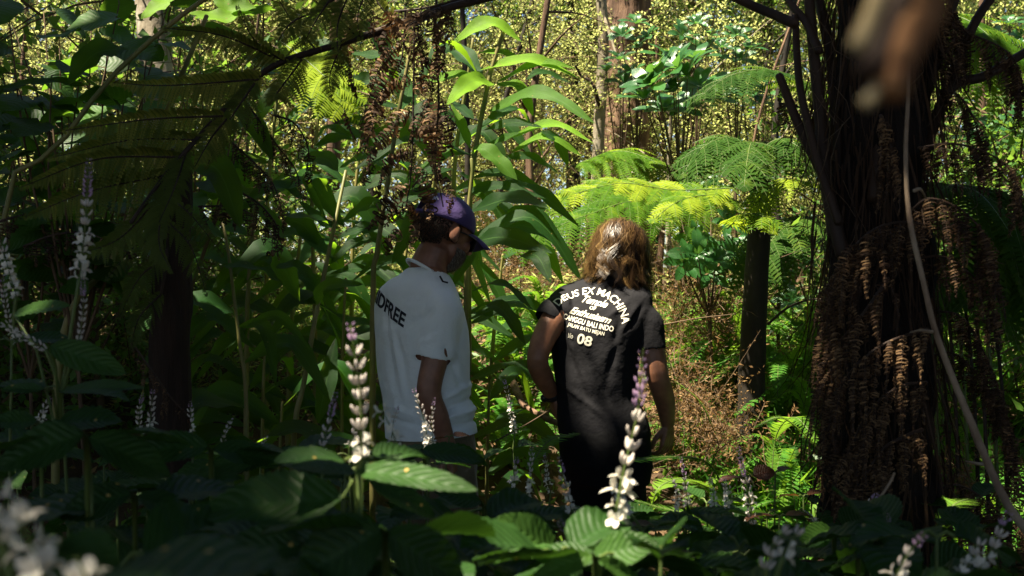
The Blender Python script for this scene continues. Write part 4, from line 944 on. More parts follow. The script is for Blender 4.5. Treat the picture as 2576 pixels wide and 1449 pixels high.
# ------------------------------------------------------------------ tree fern on the right
def tree_fern():
    b = gp(2215, 0, 2.55); th = thing('tree_fern', 'dark shaggy tree fern trunk hung with dry fronds', 'tree fern', b)
    t = MB(); C = spline([b, at(2215, 1449, 2.55), at(2212, 1000, 2.55), at(2208, 600, 2.6), at(2215, 200, 2.65), at(2225, -150, 2.7), at(2230, -600, 2.8)], 70); tube(t, C, np.interp(np.linspace(0, 1, 70), [0, .25, .55, .8, 1], [.150, .135, .120, .125, .10]), 22, bump=.10, seed=5); t.build('trunk', M['ftrunk'], th)
    # skirt of fibres and old stalk bases
    rs = np.random.RandomState(9); g = MB(); n = 2400
    i = rs.randint(4, 60, n); a = rs.rand(n) * 6.28; rad = .122 + rs.rand(n) * .02
    o = np.stack([np.cos(a), np.sin(a), np.zeros(n)], 1); P = C[i] + o * rad[:, None] + rs.normal(size=(n, 3)) * .02
    D = nrm(np.array([0, 0, -1.]) + o * rs.uniform(-.02, .22, n)[:, None] + rs.normal(size=(n, 3)) * .10)
    strips(g, P, D, nrm(crs(D, o + rs.normal(size=(n, 3)) * .5)), rs.uniform(.08, .35, n), rs.uniform(.0012, .004, n), 4, B=rs.normal(size=(n, 3)) * .12, r=rs.rand(n) * .5, prof=np.array([.8, 1, .7, .1])); g.build('fibres', M['dead'], th)
    # stalks of the crown
    ST = [((2120, 640), (2075, 440), (2060, 260), (2030, -60), .018), ((2095, 590), (2080, 470), (2020, 340), (1960, 190), .015), ((2150, 600), (2110, 380), (2090, 150), (2050, -60), .017), ((2170, 560), (2130, 300), (2140, 80), (2120, -80), .016), ((2110, 560), (2050, 380), (2010, 200), (2000, 40), .012), ((2260, 560), (2290, 380), (2340, 200), (2420, -60), .016), ((2290, 480), (2370, 260), (2450, 60), (2540, -60), .015), ((2280, 540), (2380, 240), (2480, 190), (2600, 120), .016), ((2200, 500), (2220, 250), (2250, 60), (2260, -80), .02), ((2240, 560), (2250, 300), (2300, 100), (2330, -80), .016), ((2000, 60), (1930, 30), (1840, -10), (1780, -40), .014), ((2060, 130), (2030, 60), (1990, 10), (1960, -50), .012)]
    for k, st in enumerate(ST):
        m = MB(); dd = 2.5 + .03 * (k % 4); tube(m, spline([at(*p, dd + .06 * j) for j, p in enumerate(st[:4])], 24), np.linspace(st[4], st[4] * .75, 24), 10, bump=.05, seed=k); m.build('stalk', M['stipe'], th)
    # thin hanging threads
    m = MB()
    for k in range(140):
        u = rs.uniform(1990, 2420); v = rs.uniform(-20, 560); dd = 2.5 + rs.rand() * .3; p = at(u, v, dd); l = rs.uniform(.05, .22)
        tube(m, spline([p, p + [rs.normal() * .03, 0, -l * .5], p + [rs.normal() * .05, rs.normal() * .03, -l]], 5), .0011, 3, cap=False)
    m.build('hanging_threads', M['twig'], th)
tree_fern()
G2 = 'dry rope-like fronds on the tree fern'
def da(label, pts, d, seed, plen, rad=.0125, per=.0060, **k): return dead_arc(label, pts, d, seed, plen, rad, per, group=G2, **k)
flat = lambda t: .75 + .35 * math.sin(math.pi * t)
rows = [('dry frond lying highest across the lower trunk', [(2235, 700, 2.36), (2170, 790, 2.33), (2110, 860, 2.36)], .10),
        ('dry frond with long braids sloping across the middle of the trunk', [(2335, 828, 2.34), (2260, 850, 2.30), (2200, 880, 2.30), (2140, 935, 2.31), (2100, 1010, 2.36)], .125),
        ('dry frond with dense braids below the sloping one', [(2330, 962, 2.36), (2270, 970, 2.31), (2210, 1010, 2.30), (2160, 1080, 2.30), (2130, 1170, 2.32)], .125),
        ('dry frond with forked braids low on the trunk', [(2320, 1080, 2.36), (2270, 1100, 2.31), (2220, 1130, 2.30), (2180, 1190, 2.30), (2130, 1260, 2.31)], .13),
        ('dry frond hugging the shaded edge of the trunk', [(2100, 690, 2.42), (2088, 800, 2.40), (2092, 940, 2.38), (2095, 1100, 2.38)], .17),
        ('short bundle of braids high on the dark trunk', [(2215, 290, 2.40), (2230, 330, 2.40), (2245, 390, 2.40)], .17),
        ('dry frond tip at the trunk foot', [(2200, 1110, 2.32), (2150, 1150, 2.31), (2130, 1240, 2.31)], .10)]
for k, (lb, P, pl) in enumerate(rows):
    da(lb, P, None, 100 + k, pl, rad=.0115, both=True, step=.030, out=.05, axr=.0045, prof=flat, lean=(-.05, -.04, 0), r0=.62)
arcs = [('dry frond arching from the trunk with braids like a mane', [(2330, 565, 2.36), (2250, 560, 2.32), (2180, 590, 2.30), (2120, 660, 2.32), (2085, 740, 2.36)], .13),
        ('wide dry frond arching outward and down like a comb', [(2290, 530, 2.4), (2340, 500, 2.38), (2420, 530, 2.36), (2480, 600, 2.36), (2502, 700, 2.36)], .12),
        ('dry frond curving over the broad dark fern', [(2310, 372, 2.45), (2400, 362, 2.42), (2490, 388, 2.4), (2550, 440, 2.4), (2560, 500, 2.4)], .10),
        ('rope-like dry frond at the shaded top corner', [(2400, 30, 2.6), (2430, 80, 2.58), (2500, 110, 2.56), (2550, 150, 2.55), (2575, 230, 2.55)], .13),
        ('dry frond hanging beside the stalks in the shade', [(2360, 230, 2.6), (2410, 240, 2.58), (2450, 300, 2.56), (2470, 380, 2.56)], .10),
        ('thin dry frond looping below the comb-like one', [(2310, 650, 2.45), (2370, 645, 2.42), (2430, 680, 2.4), (2480, 740, 2.4), (2500, 800, 2.4)], .09),
        ('dry frond trailing steeply down the shaded margin', [(2340, 780, 2.6), (2420, 800, 2.6), (2480, 900, 2.6), (2530, 1040, 2.6), (2560, 1180, 2.6)], .10),
        ('tangled dry frond at the trunk foot in the shade', [(2310, 1260, 2.5), (2400, 1220, 2.5), (2480, 1260, 2.5), (2570, 1350, 2.5)], .12),
        ('ragged dry frond across the bamboo-like stems', [(2330, 900, 2.7), (2400, 890, 2.7), (2470, 960, 2.7), (2520, 1080, 2.7)], .09),
        ('dry frond near the top beside the stalks', [(2380, -20, 2.6), (2400, 60, 2.58), (2395, 140, 2.56)], .10),
        ('short dry fringe under the stalks', [(1960, 260, 2.9), (2010, 270, 2.9), (2040, 300, 2.9)], .12)]
for k, (lb, P, pl) in enumerate(arcs):
    da(lb, P, None, 130 + k, pl, rad=.013, both=True, step=.030, out=.08, axr=.004, prof=flat, r0=.42)
# pale vine in front
def vine():
    P = [at(2286, 200, 2.1), at(2278, 400, 2.08), at(2290, 560, 2.05), at(2328, 730, 2.0), at(2352, 830, 2.0), at(2400, 960, 2.0), at(2470, 1130, 1.98), at(2530, 1260, 1.95), at(2600, 1360, 1.9), at(2760, 1600, 1.85)]
    g0 = P[-1].copy(); g0[2] = 0; P = [at(2290, -120, 2.2)] + P + [g0 + [.15, 0, 0]]
    th = thing('vine', 'pale bare vine hanging in front of the tree fern trunk', 'vine', P[-1]); m = MB(); C = spline(P, 90); R = np.interp(np.linspace(0, 1, 90), [0, .1, .4, .7, 1], [.0025, .0035, .006, .0105, .014]); R = R * (1 + .12 * np.exp(-((np.arange(90) % 17) - 8) ** 2 / 2.)); tube(m, C, R, 10, bump=.05); m.build('stem', M['vine'], th)
    b = MB()
    for (a, c) in (((2345, 835), (2290, 836)), ((2490, 1170), (2430, 1160)), ((2300, 480), (2330, 500))): tube(b, spline([at(*a, 1.99), at((a[0] + c[0]) / 2, a[1] - 4, 2.02), at(*c, 2.08)], 8), np.linspace(.004, .0015, 8), 6)
    b.build('twig', M['vine'], th)
vine()
# blurred stub close to the lens
M['orange'] = solidmat('orange_brown_wood', [(.3, (.14, .055, .02)), (.7, (.36, .18, .07))], 60, .7, bump=.3)
def stub():
    d = .26; th = thing('broken_branch', 'blurred brown broken branch end hanging very close to the viewer', 'branch', at(2290, -200, d))
    for k, (a, b_, r0, r1, mt) in enumerate([((2330, -150), (2190, 175), .010, .007, 'stipe'), ((2340, -160), (2235, 230), .012, .008, 'orange'), ((2255, -140), (2160, 120), .007, .004, 'drystem'), ((2235, 170), (2178, 262), .0035, .003, 'drystem')]):
        m = MB(); tube(m, spline([at(*a, d), at((a[0] + b_[0]) / 2 + 8, (a[1] + b_[1]) / 2, d), at(*b_, d)], 14), np.linspace(r0, r1, 14) * .62, 10, bump=.12, seed=k); m.build('splinter', M[mt], th)
stub()
# rough bamboo-like stems behind the vine
for k in range(9):
    u = 2340 + k * 24; pole('old_stalk', 'thin upright dead stalk, ' + ['first', 'second', 'third', 'fourth', 'fifth', 'sixth', 'seventh', 'eighth', 'ninth'][k] + ' outward from the tree fern trunk behind the vine', [gp(u + 20, 0, 3.3 + .1 * (k % 3)), at(u - 10, 1000, 3.4), at(u - 30 - 4 * k, 650, 3.5)], .009, .005, ['stipe', 'stem', 'barkgrey'][k % 3], cat='stalk', group='thin upright stalks behind the vine', k=6)
# dark green strap leaves at the right margin
pole('twig', 'bare forked twig between the slim trunk and the tree fern', [at(1932, 815, 4.2), at(1980, 775, 4.1), at(2030, 755, 4.0), at(2080, 752, 3.9)], .006, .003, 'rachis', cat='twig', k=6)
pole('dead_twig', 'thin branching dry twig beside the long-haired man', [at(1650, 820, 5.0), at(1760, 800, 4.9), at(1850, 790, 4.8)], .004, .002, 'twig', cat='twig', limbs=5, k=6, ls=.3)
pole('dead_twig', 'pale dry twig against the foot of the tree fern', [at(2175, 1310, 1.75), at(2235, 1220, 1.75), at(2250, 1190, 1.75)], .003, .002, 'vine', cat='twig', k=6)

# ------------------------------------------------------------------ glossy-leaved shrubs
def glossy(label, base, tips, seed, L=.11, n_l=9, face=(-.1, -.6, .8)):
    rs = np.random.RandomState(seed); th = thing('glossy_leaved_shrub', label, 'shrub', base, 'shrubs with glossy rosettes'); s = MB(); g = MB()
    hub = np.asarray(base) + (np.mean([at(*t) for t in tips], axis=0) - base) * .6; tube(s, spline([base, hub], 6), .012, 7)
    for t in tips:
        e = at(*t); tube(s, spline([hub, (hub + e) / 2 + [0, 0, -.03], e], 8), np.linspace(.008, .003, 8), 6)
        ax = nrm(np.array(face) + rs.normal(size=3) * .25)
        x = nrm(crs(ax, [0, 0, 1.])); y = crs(ax, x)
        for k in range(n_l):
            a = 2.4 * k; el = .15 + .6 * (k / n_l); D = nrm((x * math.cos(a) + y * math.sin(a)) * math.cos(el) + ax * math.sin(el)); l = L * rs.uniform(.75, 1.2) * (1 - .3 * k / n_l)
            p1 = e + D * l * .5 + ax * .01; p2 = e + D * l - ax * .012; long_leaf(g, e, p1, p2, l * .19, ax, wave=.03, fold=.12, n=9, peak=.66, seed=k, r=rs.uniform(.1, .9), p=.8)
    s.build('branches', M['twig'], th); g.build('leaves', M['glossy'], th)
glossy('glossy-leaved shrub catching the sun beside the thick trunk', gp(1720, 0, 7.0), [(1690, 150, 6.8), (1650, 190, 6.7), (1730, 190, 6.7), (1700, 230, 6.8), (1620, 250, 6.8), (1760, 220, 6.9), (1640, 215, 6.6), (1750, 150, 7), (1670, 280, 6.9), (1800, 250, 7), (1720, 280, 7), (1705, 170, 6.6)], 3, L=.23, n_l=10, face=(-.3, -.5, .9))
glossy('glossy-leaved shrub in shade behind the twiggy brown bracken', gp(1800, 0, 5.6), [(1755, 640, 5.4), (1800, 655, 5.4), (1720, 660, 5.5), (1840, 640, 5.6), (1780, 690, 5.5), (1740, 600, 5.6), (1830, 560, 5.8), (1700, 500, 6), (1790, 480, 6)], 4, L=.15, n_l=8, face=(0, -.9, .45))
glossy('glossy-leaved shrub half hidden behind the slim trunk', gp(1960, 0, 6.2), [(1860, 620, 6.2), (1980, 600, 6.2), (2000, 650, 6.1), (1960, 700, 6.2), (2040, 620, 6.2), (1830, 720, 6.2), (1990, 760, 6)], 5, L=.14, n_l=8)
for k, (u, v) in enumerate([(1600, 60), (1560, 150), (1750, 60), (1850, 90), (1900, 200), (2540, 60), (2560, 300), (2480, 320)]):
    glossy(['cluster of dark glossy leaves against the thick trunk', 'small glossy twig low on the thick trunk', 'shrub with glossy leaves high above the slim trunk', 'glossy leaves in shade near the fern stalks', 'dim glossy leaves beyond the fern stalks', 'glossy leaves at the shaded top margin', 'glossy leaves behind the rope-like dry frond', 'glossy leaves in the gap of the dry fronds'][k], gp(u, 0, 8), [(u, v, 7.6), (u + 30, v + 35, 7.6), (u - 35, v + 30, 7.7), (u + 10, v + 60, 7.7)], 20 + k, L=.15, n_l=8)

# ------------------------------------------------------------------ forest floor plants
rs = np.random.RandomState(3)
SW = [(1420, 1010, 5.6, .6), (1380, 900, 6.4, .7), (1330, 960, 5.9, .6), (1290, 1010, 5.2, .55), (1450, 900, 6.8, .7), (1720, 1000, 5.2, .5), (1800, 960, 5.8, .6), (1960, 900, 5.6, .75), (2020, 860, 5.8, .8), (1985, 1010, 4.8, .7), (2040, 1040, 4.4, .65), (1960, 1100, 4.2, .6), (2060, 930, 5.2, .7), (1820, 1110, 4.4, .45), (1750, 1180, 3.6, .45), (1700, 1230, 3.2, .42), (2070, 1180, 3.4, .5), (2010, 1200, 3.6, .5), (2350, 1100, 4.0, .8), (2430, 1050, 4.3, .8), (2530, 1000, 4.6, .8), (2480, 1200, 3.5, .6), (2560, 1120, 3.9, .8), (1840, 880, 6.2, .7), (1260, 880, 6.2, .6), (1900, 1230, 3.4, .4)]
LS = ['sword fern between the two men', 'sword fern in the sunny clearing behind the gap', 'small sword fern near the fallen wood', 'low sword fern close to the white shirt', 'sword fern deep in the clearing', 'sword fern at the long-haired man\'s hip', 'sword fern beside the slim trunk', 'tall sword fern right of the slim trunk', 'tallest sword fern near the tree fern trunk', 'arching sword fern with bright curved fronds', 'sword fern against the tree fern trunk', 'sword fern below the arching one', 'upright sword fern in dappled light', 'sword fern at the foot of the slim trunk', 'low sword fern behind the flower spikes', 'lime-green sword fern tip near the big spike', 'glowing sword fern at the tree fern\'s foot', 'dim sword fern near the russet leaves', 'sword fern lit behind the pale vine', 'pale sword fern between the thin stalks', 'sword fern at the shaded margin', 'sword fern low behind the vine', 'farther sword fern at the shaded margin', 'sword fern behind the brown bracken', 'sword fern half hidden by ginger leaves', 'small sword fern under the slim trunk']
protos = [sword_clump('sword_fern', 'x', (0, 0, 0), nf=13 + 2 * k, L=.65, seed=k) for k in range(4)]
used = [0] * 4
for k, (u, v, d, s_) in enumerate(SW):
    p = gp(u, 0, d); p[2] += .09; j = k % 4; sc_v = s_ * 1.35; lb = LS[k]
    # raise on a mound of old growth so the clump sits where it shows
    if not used[j]:
        used[j] = 1; o = protos[j]; o.location = tuple(p); o.rotation_euler = (0, 0, k); o.scale = (sc_v,) * 3; o['label'] = lb
    else: dup(protos[j], p, k * 1.3, sc_v, lb)
# the arched sword fern fronds near the big spike and bright curl
def arch_fern(label, P, w_, seed, rr=.6, n=44, mat='sword'):
    th = thing('fern_frond', label, 'fern frond', at(*P[0]), 'single arching sword-fern fronds'); g = MB(); s = MB(); sword_frond(g, s, [at(*p) for p in P], w_, n, np.random.RandomState(seed), rr); s.build('stalk', M['stem'], th); g.build('leaflets', M[mat], th)
arch_fern('dark arching fern frond in front of the long-haired man\'s legs', [(1590, 1160, 2.6), (1680, 1150, 2.7), (1780, 1165, 2.8), (1835, 1260, 2.8)], .055, 1, .2, 52)
arch_fern('glowing yellow-green fern tip beside the tall spike', [(1640, 1270, 2.5), (1660, 1225, 2.5), (1720, 1205, 2.6), (1790, 1230, 2.7)], .05, 2, 1.0, 40)
arch_fern('small bright fern frond under the tall spike', [(1790, 1300, 2.4), (1720, 1290, 2.4), (1650, 1275, 2.4), (1600, 1260, 2.4)], .05, 3, .8, 40)
arch_fern('bright curled fern frond lit at the tree fern', [(2060, 1130, 3.6), (2010, 1080, 3.6), (1960, 1050, 3.6), (1900, 1075, 3.6)], .05, 4, .8, 40)
arch_fern('pale arching fern frond with hanging tip', [(1940, 1200, 3.9), (1955, 1090, 3.9), (2000, 1050, 3.8), (2055, 1110, 3.7)], .06, 5, .9, 44)
arch_fern('vertical glowing fern frond against the tree fern trunk', [(2060, 1200, 3.0), (2068, 1260, 3.0), (2085, 1330, 3.0)], .045, 6, 1.0, 26)
arch_fern('bright fern frond rising at the shaded lower margin', [(2365, 1380, 2.3), (2372, 1310, 2.3), (2400, 1270, 2.3), (2440, 1255, 2.35)], .05, 7, .9, 34)
arch_fern('long pale fern frond leaning over the brown bracken', [(1700, 960, 4.4), (1760, 1010, 4.4), (1800, 1090, 4.4)], .05, 8, .7, 34)
arch_fern('shaded fern frond near the white-shirted man\'s hip', [(1330, 1180, 3.2), (1380, 1110, 3.3), (1450, 1090, 3.4)], .05, 9, .5, 34)
# brown dry bracken mass
def bracken(label, c, ext, n, seed):
    rs = np.random.RandomState(seed); th = thing('dry_bracken', label, 'bracken', np.array([c[0], c[1], float(ground_z(c[0], c[1]))]), 'masses of dry brown bracken'); g = MB(); s = MB()
    P = np.asarray(c) + rs.normal(size=(n, 3)) * np.asarray(ext) * .55; D = rdir(n, rs, .1); L = rs.uniform(.12, .35, n); t = np.linspace(0, 1, 5); B = rs.normal(size=(n, 3)) * .3
    C = P[:, None] + D[:, None] * (L[:, None] * t)[..., None] + B[:, None] * (L[:, None] * t ** 2)[..., None]; S = nrm(crs(D, rdir(n, rs))); ribbons(s, C, S[:, None], np.full((n, 5), .0016) * np.array([1.3, 1, 1, .7, .4]))
    m = 14; tt = (np.arange(m) + .5) / m; Q = (P[:, None] + D[:, None] * (L[:, None] * tt)[..., None] + B[:, None] * (L[:, None] * tt ** 2)[..., None]); sd = np.where(np.arange(m) % 2 == 0, 1, -1)[None, :, None]
    LD = nrm(S[:, None] * sd + D[:, None] * .6 + rs.normal(size=(n, m, 3)) * .4); k = n * m
    kites(g, Q.reshape(-1, 3), LD.reshape(-1, 3), nrm(crs(LD.reshape(-1, 3), rdir(k, rs))), rs.uniform(.012, .035, k), rs.uniform(.002, .005, k), r=np.clip(np.repeat(rs.uniform(.1, .9, n), m) + rs.normal(size=k) * .1, 0, 1))
    s.build('stems', M['twig'], th); g.build('dry_leaflets', M['bracken'], th)
bracken('high mound of brown dry bracken right of the long-haired man', at(1745, 800, 5.9), (.30, .4, .26), 420, 1)
bracken('lower drift of brown dry bracken by the man\'s hand', at(1730, 1020, 5.0), (.22, .3, .20), 260, 2)
bracken('dry bracken at the foot of the slim trunk', at(1800, 1100, 4.6), (.2, .25, .10), 120, 3)
bracken('pale dry twigs heaped in the clearing between the men', at(1350, 760, 7.0), (.55, .6, .35), 520, 4)
bracken('dry twiggy growth behind the purple cap\'s brim', at(1270, 620, 7.8), (.5, .5, .35), 360, 5)
bracken('dark dry leavings at the shaded lower margin', at(2420, 1300, 3.2), (.35, .3, .14), 260, 6)
# fallen wood in the clearing
pole('log', 'mossy rotting log with loose bark in the clearing between the men', [at(1180, 930, 6.0), at(1290, 900, 6.0), at(1400, 900, 6.0), at(1480, 930, 5.9)], .045, .035, 'bark', cat='log', bump=.3, seed=3, limbs=4, ls=.4)
pole('log', 'grey fallen stick slanting below the rotting log', [at(1290, 960, 5.0), at(1320, 1020, 4.8), at(1390, 1060, 4.6), at(1440, 1075, 4.5)], .02, .012, 'bark', cat='stick', bump=.15, seed=4, limbs=3, ls=.4)
pole('stick', 'thin dull stick rising from the leaf litter between the men', [at(1245, 1110, 3.6), at(1320, 1070, 3.6), at(1385, 1030, 3.7)], .003, .002, 'twig', cat='stick', k=6)
# low herb carpets
def herbs(name, label, n, box, mat, l, w_, zr, seed, cat='ground cover'):
    rs = np.random.RandomState(seed); x0, x1, y0, y1 = box; mb = MB(); P = np.stack([rs.uniform(x0, x1, n), rs.uniform(y0, y1, n), np.zeros(n)], 1)
    keep = np.sin(P[:, 0] * 3.1) + np.sin(P[:, 1] * 2.7 + P[:, 0]) + rs.normal(size=n) * .6 > -.4; P = P[keep]; n = len(P)
    P[:, 2] = ground_z(P[:, 0], P[:, 1]) + rs.rand(n) ** 1.3 * zr; D = rdir(n, rs, .25, .6); kites(mb, P, D, nrm(crs(D, rdir(n, rs, 1.2, .5))), rs.uniform(.6, 1.3, n) * l, rs.uniform(.7, 1.3, n) * w_, r=np.clip(rs.normal(size=n) * .25 + .45, 0, 1), cup=.3)
    tag(mb.build(name, M[mat]), label, cat, kind='stuff')
herbs('ground_cover', 'low tangled green herbs covering the forest floor', 42000, (-6, 7, 4.2, 11), 'bush_cool', .06, .014, .38, 8)
herbs('grass', 'bright strappy grass and seedlings on the bank right of the men', 9000, (.9, 3.2, 4.4, 7), 'sword', .22, .006, .25, 10)
herbs('undergrowth', 'yellowish seedlings and grass blades in the sunny clearing', 26000, (-3, 4, 5.5, 10.5), 'bush', .07, .006, .5, 9)
# ------------------------------------------------------------------ near plants: broad leaves and flower spikes
UP = np.array([0, 0, 1.])
def hero(tip, base, w_px, d, dt=None, n_=(.0, -.35, 1), r=.4):
    dt = d if dt is None else dt; n_ = np.array(n_, float); n_[1] = min(-.85, n_[1] * 1.7); return (at(*base, d), at(*tip, dt), w_px * 1.12 * d / FPX, n_, r)
def plant(label, top, d, h=None, seed=0, spikes=(), nl=8, L=.12, heroes=(), group='broad-leaved plants with flower spikes', mat='broad', name='flowering_plant', base_off=(0, 0), rv=(.2, .7)):
    """top = (u,v) where the leaf stem ends; spikes = (points (u,v,d)..., bud size, open fraction, purple fraction)"""
    t = at(*top, d); b = t.copy(); b[2] = float(ground_z(b[0], b[1])); b[:2] += base_off
    sp = [([at(*(p if len(p) == 3 else (*p, d))) for p in s[0]], s[1], s[2], s[3]) for s in spikes]
    th = leafy(name, label, b, 0, seed, nl=nl, L=L, spikes=sp, top=t, hero=heroes, group=group, mat=mat, rv=rv)
    st = MB()
    for s in sp: tube(st, spline([t - [0, 0, .01], (t + s[0][0]) / 2, s[0][0]], 10), .0028, 6)
    if sp: st.build('flower_stalk', M['stem'], th)
    return th
plant('tall flowering plant with purple tip and open white flowers before the shaded fern', (155, 980), 1.55, seed=1, nl=0, spikes=[([(200, 700), (215, 560), (224, 398)], .0125, .42, .66), ([(195, 870), (210, 780), (207, 682)], .0085, .05, .6), ([(115, 880), (60, 845), (0, 812)], .009, .0, .9)],
      heroes=[hero((306, 930), (125, 868), 34, 1.5, 1.45, (.3, -.9, .6), .5), hero((345, 953), (150, 985), 22, 1.5, 1.4, (0, -.5, 1), .4), hero((0, 972), (110, 980), 16, 1.5, 1.5, (0, -.4, 1), .5), hero((158, 752), (35, 790), 22, 1.7, 1.6, (.1, -.7, 1), .7)])
plant('flowering plant at the edge with a loose white spike', (30, 860), 1.75, seed=2, nl=4, L=.1, spikes=[([(40, 745), (22, 680), (0, 600)], .012, .75, .95), ([(45, 860), (20, 800), (5, 700)], .008, .2, .9)])
plant('blurred plant with open white flowers in the near corner', (60, 1520), .50, seed=3, nl=0, spikes=[([(110, 1500), (95, 1420), (60, 1330), (30, 1290)], .0115, 1.0, 1.1), ([(220, 1520), (215, 1450), (190, 1400)], .012, 1.0, 1.1), ([(-30, 1300), (-12, 1250), (0, 1205)], .010, .8, 1.1)], heroes=[hero((285, 1449), (150, 1360), 70, .62, .6, (0, -.5, 1), .6), hero((60, 1380), (220, 1500), 50, .58, .6, (0, -.6, 1), .6)])
plant('plant with the big round dark leaf and blurred pale-budded spike', (905, 1165), 1.05, seed=4, nl=2, L=.08, spikes=[([(910, 1150), (906, 1000), (882, 818)], .0135, .12, .82)],
      heroes=[hero((480, 1268), (862, 1255), 74, 1.0, 1.05, (.1, -.75, 1), .45), hero((1190, 1208), (890, 1180), 34, 1.05, .98, (0, -.35, 1), .6), hero((1110, 1290), (915, 1195), 40, 1.1, 1.15, (.2, -.3, 1), .5), hero((720, 1150), (895, 1190), 24, 1.1, 1.2, (-.1, -.4, 1), .35)])
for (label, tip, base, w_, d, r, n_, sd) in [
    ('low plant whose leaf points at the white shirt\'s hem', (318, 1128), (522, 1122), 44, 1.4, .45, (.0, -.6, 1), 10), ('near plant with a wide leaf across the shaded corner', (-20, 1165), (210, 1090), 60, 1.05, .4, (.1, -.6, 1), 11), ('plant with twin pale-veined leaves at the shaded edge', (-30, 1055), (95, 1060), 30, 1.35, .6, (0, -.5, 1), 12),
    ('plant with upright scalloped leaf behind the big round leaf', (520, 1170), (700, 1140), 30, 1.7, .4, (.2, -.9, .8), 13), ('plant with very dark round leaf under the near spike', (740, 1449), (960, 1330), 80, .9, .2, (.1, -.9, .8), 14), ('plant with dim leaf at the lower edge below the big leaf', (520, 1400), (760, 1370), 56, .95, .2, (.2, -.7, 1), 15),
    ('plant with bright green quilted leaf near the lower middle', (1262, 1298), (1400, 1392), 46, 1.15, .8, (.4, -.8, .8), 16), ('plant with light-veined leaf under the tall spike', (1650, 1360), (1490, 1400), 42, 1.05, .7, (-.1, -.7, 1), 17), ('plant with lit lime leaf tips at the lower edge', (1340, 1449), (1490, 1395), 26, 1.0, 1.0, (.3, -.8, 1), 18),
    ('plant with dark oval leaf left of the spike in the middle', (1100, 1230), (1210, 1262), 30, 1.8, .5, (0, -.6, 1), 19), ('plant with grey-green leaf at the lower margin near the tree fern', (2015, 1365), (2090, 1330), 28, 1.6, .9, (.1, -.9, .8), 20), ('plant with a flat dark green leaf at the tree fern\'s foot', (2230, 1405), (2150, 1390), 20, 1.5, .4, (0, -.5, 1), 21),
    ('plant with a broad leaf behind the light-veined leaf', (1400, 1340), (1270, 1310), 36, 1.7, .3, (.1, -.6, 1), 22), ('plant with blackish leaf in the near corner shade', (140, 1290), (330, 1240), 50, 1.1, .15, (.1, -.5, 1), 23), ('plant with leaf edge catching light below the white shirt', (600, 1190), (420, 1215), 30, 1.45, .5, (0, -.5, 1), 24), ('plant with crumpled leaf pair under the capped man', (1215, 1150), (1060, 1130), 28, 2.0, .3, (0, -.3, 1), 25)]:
    u, v = base; plant(label, (u + 10, v + 12), d + .03, seed=sd, nl=6, L=.13, heroes=[hero(tip, base, w_, d, d * .98, n_, r), hero((2 * u - tip[0], tip[1] + 25), (u + 14, v + 8), w_ * .8, d, d * 1.04, n_, r * .8)], name='broad_leaved_plant', group='broad-leaved plants of the undergrowth')
